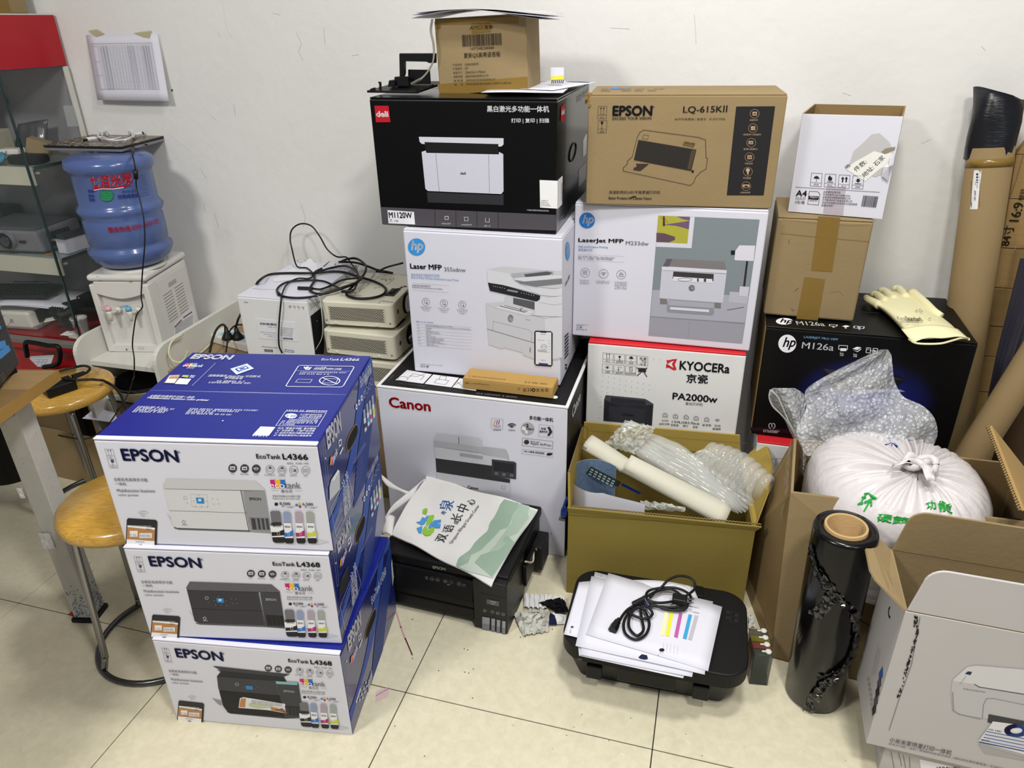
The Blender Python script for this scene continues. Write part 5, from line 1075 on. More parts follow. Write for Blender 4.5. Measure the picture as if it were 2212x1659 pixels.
# ---- rubber glove
LATEX=mat('#e6e0b4',.45,.03,14,.25,30,spec=.35,name='cream_latex',dist=.003)
gz=.708
root=thing('rubber_glove','cream rubber glove with black lettering lying on the black printer box','glove',az(1400,300,gz))
crop(1600,600,3.606)
G_=lambda u,v,dz=0:loc(root,az(u,v,gz+dz))
ol=[(1000,185),(1040,150),(1120,120),(1200,95),(1290,95),(1345,125),(1400,175),(1480,235),(1560,300),(1650,370),(1700,420),(1600,455),(1500,480),(1380,480),(1300,455),(1240,385),(1160,300),(1080,235)]
n=len(ol);c_=(1330,290);vs=[];rings=[(1,0.0),(1.0,.004),(.92,.014),(.7,.022),(.35,.026),(.0,.027)]
for f,dz in rings[:-1]:vs+=[G_(c_[0]+(x-c_[0])*f,c_[1]+(y-c_[1])*f,dz)for x,y in ol]
vs.append(G_(*c_,.027));fs=[(i*n+k,(i+1)*n+k,(i+1)*n+(k+1)%n,i*n+(k+1)%n)for i in range(4)for k in range(n)]+[(4*n+k,5*n,4*n+(k+1)%n)for k in range(n)]
MB().add(vs,[f[::-1]for f in fs],LATEX).build('palm',root,smooth=True,sub=1)
for pts in([(1080,215),(1020,185),(985,165),(978,150)],[(1130,190),(1070,140),(1040,128),(1015,135)],[(1200,170),(1130,112),(1100,100),(1080,106)],[(1290,160),(1240,95),(1210,82),(1185,92)]):
 P_=[G_(x,y,.014 if i<3 else.008)for i,(x,y)in enumerate(pts)];sp=smoothpath(P_,5);k=len(sp)
 MB().tube(sp,[.013-.004*i/k if i<k-2 else.009*(1-(i-k+2)*.45)for i in range(k)],LATEX,10).build('finger',root,smooth=True)
sp=smoothpath([G_(1330,118,.012),G_(1420,190,.016),G_(1500,262,.014),G_(1560,300,.01)],5);MB().tube(sp,[.016-.006*i/len(sp)for i in range(len(sp))],LATEX,10).build('thumb',root,smooth=True)
cuff=quad(G_(1250,400,.02),G_(1690,400,.02),G_(1775,480,.010),G_(1340,508,.004))
MB().grid(lambda s,t:cuff(s,t)+Vector((0,0,.012*math.sin(PI*s)+.004*math.sin(s*9)*t)),14,6,LATEX).build('cuff',root,smooth=True,solid=.002)
MB().tube(smoothpath([G_(1310,478,.006),G_(1360,508,.004),G_(1450,516,.008),G_(1560,512,.012),G_(1640,492,.014),G_(1720,470,.013),G_(1772,474,.010),G_(1778,486,.006)],5),.0028,LATEX,8).build('cuff_rim',root,smooth=True)
a=Art(root,(0,0,.031),(1,0,0),(0,1,0));a.T('Kenta',1226,330,1305,336,26,'#5a5a50',bold=0);a.T('Standard',1305,336,1420,340,30,'#33332c',bold=.02);a.dash(1290,352,1408,360,6,'#7a7a66')
for x,y in((1395,250),(1370,255),(1410,262),(1472,318)):a.ell(x,y,10,4,'#8c8a76',1,8)
a.build('lettering')
# ---- black stretch film roll
bc,tc_=az(1756,1499,0)if 0 else None,None
crop(0,0,1)
bc=az(1757,1496,0);tcn=az(1828,1138,.5)
root=thing('stretch_film_roll','upright roll of glossy black stretch film with a cardboard core','roll',(bc.x,bc.y,0),Matrix.Rotation(math.atan2(tcn.y-bc.y,.5)*-1,4,'X')@Matrix.Rotation(math.atan2(tcn.x-bc.x,.5),4,'Y'))
FILM=mat('#060607',.20,.2,6,.5,16,spec=.45,name='glossy_black_film',stretch=(1,1,.35),dist=.006)
MB().lathe([(.043,.004),(.062,.004),(.0655,.010),(.0655,.49),(.063,.498),(.046,.499),(.0435,.495)],FILM,seg=64,close=False).build('film',root,smooth=True)
MB().lathe([(.0435,.002),(.0435,.503),(.0425,.505),(.0385,.505),(.0375,.503),(.0375,.003)],mat('#b89a6e',.85,.1,60,.4,200,spec=.1,name='cardboard_core'),seg=48,close=False).build('cardboard_core',root,smooth=True)
R_=random.Random(6)
for pts,nm in(([(1752,1175),(1762,1225),(1785,1265),(1790,1300),(1758,1330)],1),([(1768,1225),(1800,1280),(1830,1310)],2),([(1846,1320),(1850,1370),(1838,1420),(1800,1460),(1770,1490),(1745,1535)],3),([(1838,1420),(1815,1445),(1775,1465)],4)):
 mb=MB();P_=[]
 for(u,v)in pts:
  d_=ray(u,v);t_=1.0
  for it in range(400):
   p_=loc(root,CAM+d_*(1.2+it*.002))
   if math.hypot(p_.x,p_.y)<.068:break
  P_.append(p_)
 sp=smoothpath(P_,9);vs=[];fs=[]
 for k,p_ in enumerate(sp):
  q_=Vector((p_.x,p_.y,0)).normalized();s_=Vector((0,0,1)).cross(q_)
  for j in(-2,-1,0,1,2):vs.append(Vector((p_.x,p_.y,p_.z))+s_*(j*.006+R_.uniform(-.003,.003))+q_*(R_.uniform(-.001,.006))+Vector((0,0,R_.uniform(-.005,.005))))
 for k in range(len(sp)-1):
  for j in range(4):fs.append((k*5+j,(k+1)*5+j,(k+1)*5+j+1,k*5+j+1))
 mb.add(vs,fs,mat('#060607',.10,.2,6,.35,14,spec=.7,coat=.5,name='glossy_black_film',dist=.006));mb.build('torn_film',root)
# ---- open white printer carton, bottom right
px,py,pz,ya,w,d,h=0.6846,1.1573,0.1,-0.0319,0.52,0.1899,0.3649
WX=mat('#bab7b7',.5,.04,8,.12,40,spec=.35,name='worn_white_board')
root=thing('open_printer_carton','open white printer carton with raised flaps, picturing a small white printer, bottom right corner','box',(px,py,pz),rotm(ya,-.015,0))
t=.004
MB().box(-w/2,w/2,0,t,0,h,[WX,KRAFT2,WX,KRAFT2,KRAFT2,WX]).build('front_wall',root,bevel=.001,bseg=1);MB().box(-w/2,w/2,d-t,d,0,h,KRAFT).build('back_wall',root);MB().box(-w/2,-w/2+t,t,d-t,0,h,[WX,KRAFT,WX,KRAFT,KRAFT,WX]).build('side_wall',root);MB().box(w/2-t,w/2,t,d-t,0,h,KRAFT).build('side_wall',root);MB().box(-w/2+t,w/2-t,t,d-t,0,t,KRAFT2).build('bottom',root)
crop(1600,900,2.186)
lf=[(580,500),(588,600),(610,720),(640,770),(700,830),(822,925)]
H0=RM[root.name]@Vector((-w/2,.004,h+.001));H1=RM[root.name]@Vector((-w/2,d-.002,h+.001))
panel(root,[H1,az(580,500,.50),az(590,610,.495),az(612,722,.488),az(640,772,.482),az(700,832,.474),H0],-.004,KRAFT,'box_flap')
yF=(RM[root.name]@Vector((0,0,h))).y
def upflap(y0l,pts,m,nm,dy=0):
 q=[]
 for u,v in pts:
  Y=(RM[root.name]@Vector((0,y0l,h))).y;q.append(ay(u,v,Y+dy))
 z_=h+pz;q0=RM[root.name]@Vector((-w/2+.004,y0l,h+.001));q1=RM[root.name]@Vector((w/2-.002,y0l,h+.001))
 panel(root,[q1]+q+[q0]if 0 else[q0]+q[::-1]+[q1]if 0 else[q0]+q+[q1],.004,m,nm,bev=0)
zf=ay(1100,775,yF).z;zf0=h
def arc(x0,x1,z0,z1,y,r=.035,lean=0):
 o=[(x1,y,z0),(x1,y+lean,z1)]
 for k in range(7):a_=PI/2+PI/2*k/6;o.append((x0+r+.012+r*math.cos(a_),y+lean,z1-r+r*math.sin(a_)))
 o.append((x0,y,z0));return[Vector(p)for p in o]
hf=loc(root,ay(1000,752,yF)).z;hb=loc(root,ay(1000,478,(RM[root.name]@Vector((0,d,h))).y)).z
q=arc(-w/2+.003,w/2-.003,h+.0015,hf,.001);MB().prism(q,(0,.004,0),WX,KRAFT).build('box_flap',root,bevel=.001,bseg=1)
q=arc(-w/2+.003,w/2-.003,h+.0015,hb,d-.005);MB().prism(q,(0,.004,0),KRAFT,KRAFT).build('box_flap',root,bevel=.001,bseg=1)
a=Art(root,(-w/2,0,0),(1,0,0),(0,0,1))
g1,g2,g3='#bcbbbd','#a9a8ab','#d0cfd1'
a.poly([(1000,1240),(1070,1178),(1110,1172),(1420,1196),(1420,1440),(1250,1440),(1030,1405),(1000,1390),(992,1300)],g1,1);a.poly([(1002,1240),(1070,1180),(1110,1174),(1420,1200),(1420,1320),(1120,1272),(1105,1262),(1010,1248)],g3,2);a.line([(1105,1262),(1125,1274),(1420,1322)],4,'#3c4560',l=3);a.poly([(1072,1200),(1092,1203),(1084,1218),(1058,1212)],'#1c2c4c',3);a.line([(1000,1300),(1004,1385),(1030,1402),(1130,1425)],4,'#909094',l=3)
a.line([(1140,1425),(1145,1360),(1160,1330),(1190,1328),(1420,1375)],2.4,'#8a8a8e',l=3);a.poly([(1165,1440),(1170,1402),(1420,1450),(1420,1480),(1300,1470)],'#3c3c40',4);a.T('Mi All-in-One Inkjet Printer',1050,1288,1155,1304,9,'#6c6c70',bold=0)
for k in range(5):a.dash(1058-k*6,1226+k*8,1066-k*6,1227+k*8,4,'#88888c',3)
a.poly([(1190,1435),(1420,1465),(1420,1615),(1120,1530)],'#dcdbe0',5);a.ring(1300,1478,42,22,20,'#3f5fa8',l=6);a.ring(1300,1478,42,22,20,'#2a2560',l=7,a0=150,a1=260);a.ell(1300,1476,20,8,'#e4e4e8',7)
for k in range(7):a.line([(1160-k*3,1482+k*7),(1420,1532+k*8)],4,'#2c4a8c' if k%2==0 else '#d0d4e0',l=6)
a.line([(1128,1532),(1420,1592)],6,'#28407c',l=6);a.dash(1168,1475,1228,1486,6,'#333',6);a.dash(1132,1524,1176,1532,6,'#333',6)
a.poly([(1120,1545),(1400,1625),(1420,1640),(1150,1590)],'#a6a4a6',1)
a.T('小米米家喷墨打印一体机',700,1534,992,1598,24,'#44444a',bold=0);a.T('彩色多功能一体机 | 原装耗材低单页成本 | 随机附送满容量墨盒 | 无线打印',697,1548,1240,1668,12,'#66666c',bold=0)
a.line([(846,945),(826,1060),(806,1170),(745,1340),(700,1480)],2.4,'#77747a')
for k in range(60):
 r_=random.Random(k);f=r_.random()**1.2;x=838-f*95+r_.uniform(-6,6);y=1000+f*330;a.ell(x,y,r_.uniform(2,4),r_.uniform(3,9),'#1e1c1e',3,7)
for k in range(24):r_=random.Random(k+99);a.ell(826+r_.uniform(-8,8),935+r_.uniform(0,60),3,6,'#2a2826',3,7)
a.build('front_print')
a=Art(root,(-w/2,d,0),(0,-1,0),(0,0,1))
for k in range(7):a.dash(600+k*3,1245+k*24,612+k*3,1250+k*24,14,'#55525a',3)
for k in range(5):a.poly([(655-k*8,1210+k*42),(672-k*8,1180+k*42),(672-k*8,1230+k*42),(655-k*8,1245+k*42)],['#2c5ca8','#55525a','#2c2c30','#55525a','#2c2c30'][k],2)
for k in range(4):a.dash(618+k*8,1230-k*4,650+k*4,1080+k*8,5,'#8a878c',3,k)
a.ring(708,925,8,24,4,'#2c2a2c',a0=100,a1=250);a.build('side_print')
root=thing('flattened_carton','scuffed grey-white carton under the open white printer carton, bottom right corner','box',(px,py+.01,0),ya-.02)
crop(0,0,1)
xl=loc(root,az(1918,1622,.09)).x
MB().box(xl,w/2,.006,d+.05,0,.0985,WX).build('carton_body',root,bevel=.003)
a=Art(root,(xl,.006,0),(1,0,0),(0,0,1));crop(1840,1560,5.946)
label_patch(a,[(870,470),(1400,590),(1900,800),(900,720)],'label_sticker','#e6e6ec');a.T('AROOHCN',1090,620,1390,625,52,'#3a4a9c',bold=.02)
for p in([(500,370),(545,589)],[(600,390),(640,560)],[(660,420),(700,640)],[(740,440),(745,600)]):a.line(p,4,'#4a4846')
a.build('side_print')
# ---- refillable ink cartridges
crop(1590,1320,9.218)
root0=None
f0=az(255,1455,0);f1=az(625,1490,0);wq=(f1-f0).length;ya=math.atan2(f1.y-f0.y,f1.x-f0.x);zc=ay(350,790,f0.y+.012).z
for k,(c1_,c2_,lb)in enumerate([('#2c3026','#3f4a44','clear ink cartridge with dark ink, nearest of the four by the flatbed printer'),('#7a2430','#7a4440','clear ink cartridge with red ink, second from the front of the four'),('#8a7a1e','#7c742e','clear ink cartridge with yellow ink, third from the front of the four'),('#1c1c1e','#3c3834','clear ink cartridge with black ink, rearmost of the four')]):
 root=thing('ink_cartridge',lb,'cartridge',f0+Vector((-.003*k,.022*k,0)),ya,group='refillable ink cartridges')
 tp=.10
 MB().hexa([(0,0,0),(wq,0,0),(wq,.019,0),(0,.019,0),(0,0,zc),(wq,0,zc),(wq,.019,zc),(0,.019,zc)],mat(c2_,.12,.05,20,spec=.6,alpha=.62,name='clear_cartridge_shell')).build('shell',root,bevel=.0015)
 MB().box(.004,wq-.004,.003,.016,.004,zc*(.28 if k==0 else.7),mat(c1_,.3,.05,20,name='ink_fill')).build('ink',root)
 MB().lathe([(.0,0),(.0075,0),(.0075,.004),(.0055,.006),(.0,.006)],mat('#d6d6cc',.4,.03,20,alpha=.9,name='translucent_plug'),c=(wq-.010,.010,zc+.001),seg=18).build('filler_plug',root,smooth=True)
 MB().tube([(wq*.42,.010,zc+.003),(wq*.68,.010,zc+.003)],.0024,mat('#d6d6cc',.4,.03,20,alpha=.9,name='translucent_plug'),8).build('air_plug',root,smooth=True)
# ---- crumpled tissues and scraps
TIS=mat('#d9d9d8',.8,.05,30,.5,60,spec=.1,name='white_tissue',dist=.004);TISG=mat('#b9b9b2',.75,.25,22,.5,60,spec=.15,name='stained_tissue',dist=.004)
crop(840,1160,5.53)
q=quad(az(1480,900,.012),az(1900,860,.014),az(1900,1130,.006),az(1600,1180,.006))
crumple('crumpled_tissue','grey stained crumpled tissue on the floor by the ink tank printer','tissue',bulge(q,.030,(0,0,1)),14,14,TISG,.008,41)
crumple('pleated_tissue','white pleated tissue on the floor behind the stained crumpled tissue','tissue',lambda s,t:quad(az(1610,690,.012),az(2100,720,.012),az(2090,880,.006),az(1610,850,.006))(s,t)+Vector((0,0,.008*abs(math.sin(s*26)))),40,4,TIS,.0015,42)
crumple('black_tissue','black ink-soaked crumpled tissue on the floor near the black flatbed printer','tissue',bulge(quad(az(1790,790,.016),az(2080,730,.02),az(2150,900,.016),az(2000,900,.01)),.02,(0,0,1)),12,12,mat('#0c0c10',.8,.3,40,spec=.2,name='ink_soaked_tissue'),.007,43)
crumple('speckled_tissue','white ink-speckled paper scrap on the floor left of the black flatbed printer','tissue',bulge(quad(az(1960,900,.004),az(2120,940,.006),az(2110,1040,.004),az(1930,1050,.004)),.008,(0,0,1)),8,8,TIS,.003,44)
crumple('navy_tissue','navy blue ink-soaked scrap beside the speckled paper scrap','tissue',bulge(quad(az(1925,900,.012),az(1975,930,.012),az(2010,1045,.008),az(1915,1050,.008)),.008,(0,0,1)),6,6,mat('#141c40',.8,.2,40,spec=.2,name='navy_ink_tissue'),.003,45)
crop(1180,1180,4.096)
crumple('tissue_scrap','small white tissue scrap on the floor right of the black flatbed printer','tissue',bulge(quad(az(1790,590,.02),az(1835,620,.02),az(1850,700,.008),az(1795,730,.008)),.012,(0,0,1)),8,8,TIS,.004,46)
for u,v in((55,735),):pass
# ---- black ink tank printer (left) with the tote bag on it
px,py,ya,w,d,h=-0.6033,1.3585,-0.0344,0.375,0.345,0.180
pr=thing('ink_tank_printer','black ink tank printer on the floor under the white tote bag','printer',(px,py,0),ya)
BK=mat('#0d0d0e',.45,.1,30,.15,700,spec=.3,name='satin_black_plastic')
MB().box(-w/2,w/2-.095,.018,d,.012,h-.03,BK).build('printer_body',pr,bevel=.006,bseg=3)
MB().box(-w/2,w/2,.022,d,h-.031,h,BK).build('scanner_lid',pr,bevel=.007,bseg=3)
MB().box(w/2-.094,w/2,0,.16,.002,h-.008,mat('#141416',.4,.1,30,.15,700,name='tank_unit_black')).build('ink_tank_unit',pr,bevel=.004,bseg=3)
MB().box(w/2-.093,w/2-.006,.161,d-.004,.012,h-.032,BLACKP).build('side_body',pr,bevel=.003)
MB().box(w/2-.005,w/2+.028,d-.10,d-.02,.02,.105,DARKP).build('waste_ink_case',pr,bevel=.004)
MB().box(w/2+.001,w/2+.012,.14,d-.11,.05,.12,BLACKP).build('open_side_frame',pr,bevel=.002)
MB().tube(smoothpath([(w/2+.006,.15,.13),(w/2+.016,.19,.10),(w/2+.008,.23,.11),(w/2+.014,.26,.08)]),.003,mat('#b8b49a',.4,name='ink_hose')).build('ink_hose',pr,smooth=True)
MB().box(-w/2+.02,w/2-.098,.010,.019,.060,.082,mat('#040404',.6,name='slot_black')).build('paper_slot',pr);MB().box(-w/2+.012,w/2-.097,.009,.018,.018,.056,BK).build('output_tray',pr,bevel=.003)
MB().hexa([(-w/2+.004,.004,.088),(w/2-.097,.004,.088),(w/2-.097,.02,.088),(-w/2+.004,.02,.088),(-w/2+.004,.016,.150),(w/2-.097,.016,.150),(w/2-.097,.022,.150),(-w/2+.004,.022,.150)],BK).build('control_panel',pr,bevel=.002)
a=Art(pr,(-w/2,.0035,.088),(1,0,0),(0,.012,.062));crop(840,1160,5.53);K='#b8bcae'
a.T('EPSON',528,372,678,396,30,K,bold=.02)
for x,y,r in((518,497,25),(585,510,25),(676,525,25),(745,538,24),(842,560,28)):a.ring(x,y,r,r*.95,2.4,'#77787a',n=18)
a.dash(498,500,540,506,9,K);a.dash(572,514,600,518,12,K);a.dash(660,530,694,536,12,K);a.ell(748,542,10,9,'#3c4a7c');a.ring(842,560,11,10,3,K);a.dash(698,570,730,574,10,K);a.dash(440,478,470,482,9,K);a.dash(440,498,470,502,9,K);a.dash(884,566,916,570,5,K);a.dash(884,586,916,590,7,K)
a.line([(430,510),(960,636),(966,560)],1.5,'#0a0a0a');a.build('panel_print')
a=Art(pr,(w/2-.094,0,0),(1,0,0),(0,0,1))
a.poly([(1170,738),(1318,768),(1314,826),(1168,795)],'#5c5e5c');a.T('L4156',1212,774,1278,786,15,'#d8d8d4',bold=0);a.T('WiFi',1222,800,1265,808,12,'#d8d8d4',bold=.01)
for x,y,t in((1149,876,'BK'),(1240,892,'Y'),(1303,907,'M'),(1368,920,'C')):a.ring(x,y,19,17,2.4,K,n=14);a.T(t,x-6,y+7,x+6,y+8,13,K,bold=0)
for x0,x1,y0,y1 in((1118,1206,948,1110),(1228,1270,968,1130),(1292,1332,984,1145),(1355,1396,998,1158)):
 dy=(x1-x0)*.16;a.poly([(x0,y0),(x1,y0+dy),(x1-4,y1+dy-10),(x0-2,y1-10)],'#9a9ca4',2);a.poly([(x0-1,(y0+y1)/2),(x1-2,(y0+y1)/2+dy),(x1-4,y1+dy-10),(x0-2,y1-10)],'#80828c',3)
a.line([(1075,665),(1420,735)],3,'#08080a');a.build('tank_windows')
# tote bag
root=thing('tote_bag','white cotton tote bag printed with green hills, lying on the black ink tank printer','bag',(px,py+.15,h))
CLOTH=mat('#dddcda',.85,.03,20,.5,900,spec=.1,name='white_cotton')
crop(800,760,3.771)
zt=.186;C={}
cs=(az(470,1025,zt+.03),az(1365,1290,zt),az(985,1880,zt),az(175,1490,zt+.012))
bq=quad(cs[0],cs[1],cs[2],cs[3])
def bagh(s,t):
 drop=-.010*max(0,(t-.88)/.12)**2
 return.006+.006*math.sin(s*5+t*3)*math.sin(t*4)+.004*math.sin(s*11-t*7)+.010*max(0,.15-s)*5+drop
mb=MB();mb.grid(lambda s,t:loc(root,bq(s,t)+Vector((0,0,bagh(s,t)))),40,30,CLOTH,th=.004);mb.build('bag_body',root,smooth=True)
MB().grid(lambda s,t:loc(root,quad(az(240,1215,zt+.035),az(455,1030,zt+.04),az(350,1180,zt+.035),az(115,1360,zt+.02))(s,t)+Vector((0,0,.012*math.sin(PI*t)))),10,8,CLOTH).build('bag_hem',root,smooth=True,solid=.003)
MB().grid(lambda s,t:loc(root,quad(az(110,1350,zt+.03),az(200,1345,zt+.028),az(175,1500,zt+.02),az(95,1490,zt+.01))(s,t)+Vector((0,0,.008*math.sin(PI*s)))),8,8,CLOTH).build('bag_fold',root,smooth=True,solid=.003)
st=smoothpath([az(75,985,.30),az(150,1050,.27),az(240,1110,.245),az(350,1150,.225)],6)
st2=smoothpath([az(75,1010,.29),az(140,1095,.26),az(230,1140,.235),az(320,1172,.222)],6)
mb=MB();vs=[];[vs.extend([loc(root,p),loc(root,q)])for p,q in zip(st,st2)];mb.add(vs,[(2*k,2*k+1,2*k+3,2*k+2)for k in range(len(st)-1)],CLOTH);mb.build('strap',root,smooth=True,solid=.002)
def invq(X,Y):
 s=t=.5
 for _ in range(8):
  p=bq(s,t);e=1e-4;ps=(bq(s+e,t)-p)/e;pt=(bq(s,t+e)-p)/e;D=ps.x*pt.y-ps.y*pt.x;dx,dy=X-p.x,Y-p.y
  s+=(dx*pt.y-dy*pt.x)/D;t+=(ps.x*dy-ps.y*dx)/D
 return s,t
def tsurf(a_,b_,l_):
 s,t=invq(a_,b_);s=min(1,max(0,s));t=min(1,max(0,t));p=bq(s,t);return loc(root,Vector((p.x,p.y,p.z+bagh(s,t)+.0016+.0003*l_)))
def tpf(u,v):
 z=zt+.01
 for _ in range(4):p=az(u,v,z);s,t=invq(p.x,p.y);s=min(1,max(0,s));t=min(1,max(0,t));z=bq(s,t).z+bagh(s,t)
 return p.x,p.y
a=Art(root,(0,0,0),(1,0,0),(0,1,0),surf=tsurf,pf=tpf)
def strip(top,bot,c,l,n=26):
 def at(pl,f):
  L_=[0]
  for p,q in zip(pl[:-1],pl[1:]):L_.append(L_[-1]+math.hypot(q[0]-p[0],q[1]-p[1]))
  x=f*L_[-1]
  for i in range(len(pl)-1):
   if x<=L_[i+1]+1e-9:k=(x-L_[i])/(L_[i+1]-L_[i]+1e-9);return(pl[i][0]+(pl[i+1][0]-pl[i][0])*k,pl[i][1]+(pl[i+1][1]-pl[i][1])*k)
  return pl[-1]
 ps=[];m_=8
 for i in range(n+1):
  A_,B_=at(top,i/n),at(bot,i/n)
  for j in range(m_+1):ps.append(a.f(A_[0]+(B_[0]-A_[0])*j/m_,A_[1]+(B_[1]-A_[1])*j/m_))
 a.raw(ps,[(i*(m_+1)+j,(i+1)*(m_+1)+j,(i+1)*(m_+1)+j+1,i*(m_+1)+j+1)for i in range(n)for j in range(m_)],c,l)
R1=[(1355,1300),(1290,1385),(1230,1480),(1150,1600),(1060,1750),(1000,1850)]
strip([(1090,1205),(1060,1240),(1040,1290),(1010,1350),(970,1400),(960,1460),(900,1510),(850,1560),(810,1620),(720,1680),(700,1740),(700,1770)],R1,'#b4c0b4',1)
strip([(1090,1205),(1215,1238),(1210,1270),(1160,1330),(1150,1370),(1120,1440),(1060,1450),(1020,1500),(960,1560),(900,1620),(820,1660),(800,1720)],[(1092,1206),(1060,1240),(1040,1290),(1010,1350),(970,1400),(960,1460),(900,1510),(850,1560),(810,1620),(720,1680),(700,1740),(700,1770)],'#8fa594',2)
strip([(1215,1240),(1300,1262),(1280,1310),(1290,1360),(1240,1420),(1200,1480),(1130,1510),(1110,1560),(1050,1620)],[(1216,1242),(1205,1280),(1160,1340),(1150,1400),(1110,1450),(1090,1480),(1060,1520),(1020,1580),(960,1640)],'#9db0a0',3)
strip([(1110,1500),(1060,1540),(960,1640),(900,1660),(850,1720)],[(1180,1560),(1120,1650),(1060,1740),(1020,1800),(990,1840)],'#8fa594',3)
for(t,x0,y0,x1,y1,h_)in(('双',605,1558,640,1495,95),('语',665,1478,690,1420,92),('成',712,1412,728,1385,62),('长',735,1392,760,1335,78),('中',790,1322,815,1268,72),('心',845,1258,862,1215,60)):a.T(t,x0,y0,x1,y1,None,'#2c3038',bold=.008)
a.T('青',600,1335,625,1310,None,'#2a4a80',bold=.004);a.T('泉',660,1300,690,1222,None,'#2a5a9c',bold=.008)
a.T('Qingquan Bilingual Growth Center',672,1570,900,1260,None,'#2c3038',bold=0)
Bc,Gc='#4a90cc','#86bb3a'
a.poly([(372,1392),(405,1385),(425,1350),(445,1360),(470,1335),(480,1350),(455,1385),(440,1410),(415,1415)],Bc,3);a.poly([(378,1440),(408,1430),(425,1420),(418,1485),(395,1480)],Bc,3);a.poly([(480,1340),(515,1332),(522,1350),(505,1385),(475,1412),(470,1430),(455,1410),(462,1370)],Gc,4)
a.poly([(520,1378),(575,1372),(578,1390),(520,1410),(490,1440),(470,1445),(485,1410)],Bc,4);a.poly([(425,1455),(445,1425),(460,1430),(470,1460),(500,1435),(525,1435),(520,1465),(490,1500),(450,1505),(428,1485)],Gc,4);a.poly([(520,1410),(575,1405),(570,1440),(530,1440),(505,1430)],Bc,4)
a.poly([(425,1320),(428,1290),(450,1278),(468,1285),(465,1310),(445,1328)],Gc,4);a.line([(448,1300),(455,1335)],3,'#5c8a2a',l=5);a.build('bag_print')
# ---- black flatbed printer with papers and a cable
px,py,ya,w,d,h=-0.0312,1.2305,0.0156,0.4354,0.2799,0.1405
pr=thing('flatbed_printer','low black flatbed printer with rounded corners, covered with printed sheets','printer',(px,py,0),ya)
MB().rbox(-w/2+.006,w/2-.006,.010,d-.004,.004,.098,.055,BK,7,taper=.034).build('printer_body',pr,smooth=False)
MB().rbox(-w/2,w/2,0,d,.099,h,.060,mat('#0d0d0e',.55,.1,30,.35,1400,spec=.3,name='textured_black_lid',dist=.0004),9).build('scanner_lid',pr)
MB().box(-w/2+.14,w/2-.16,.006,.02,.05,.095,BLACKP).build('paper_outlet',pr,bevel=.004)
for x in(-w/2+.085,w/2-.10):MB().box(x-.018,x+.018,.001,.02,.045,.085,BK).build('foot_tab',pr,bevel=.002)
MB().box(w/2-.13,w/2-.128,.06,d-.002,h,h+.001,BLACKP).build('lid_seam',pr);MB().box(w/2-.130,w/2-.108,d-.04,d-.002,h-.001,h+.003,BLACKP).build('hinge',pr,bevel=.001)
a=Art(pr,(-w/2,0,h),(1,0,0),(0,1,0));crop(1180,1180,4.096)
for x,y in((1680,612),(1678,660),(1606,586),(1604,636)):a.ring(x,y,10,9,3,'#55565a',n=10)
a.line([(1635,580),(1695,585),(1695,680),(1630,675)],2,'#3a3a3e',closed=True);a.line([(1640,628),(1692,632)],2,'#3a3a3e');a.build('button_print')
a=Art(pr,(-w/2,0,0),(1,0,0),(0,0,1));a.T('Canon',830,1050,960,1080,40,'#c8c8cc',bold=.02);a.T('FINE',278,1000,318,1006,14,'#9a9a9e',bold=.01);a.build('front_logo')
zp=h+.002
sheets=[([(290,968),(282,885),(1230,1130),(1210,1168)],'lowest sheet of the paper heap, its edge showing at the printer front'),([(290,320),(440,300),(560,880),(155,780)],'sheet with a torn black blot at the left of the paper heap'),([(430,228),(1420,490),(1290,1158),(300,960)],'sheet whose front edge shows beneath the ink-blotted sheet of the heap'),([(720,300),(1300,360),(1345,470),(900,520)],'curled text sheet at the back of the paper heap'),([(400,262),(1475,490),(1402,1137),(258,880)],'ink-blotted white sheet just under the top sheet of the paper heap'),([(550,235),(1557,535),(1432,1105),(350,778)],'top sheet of the paper heap with yellow, magenta and cyan test bars')]
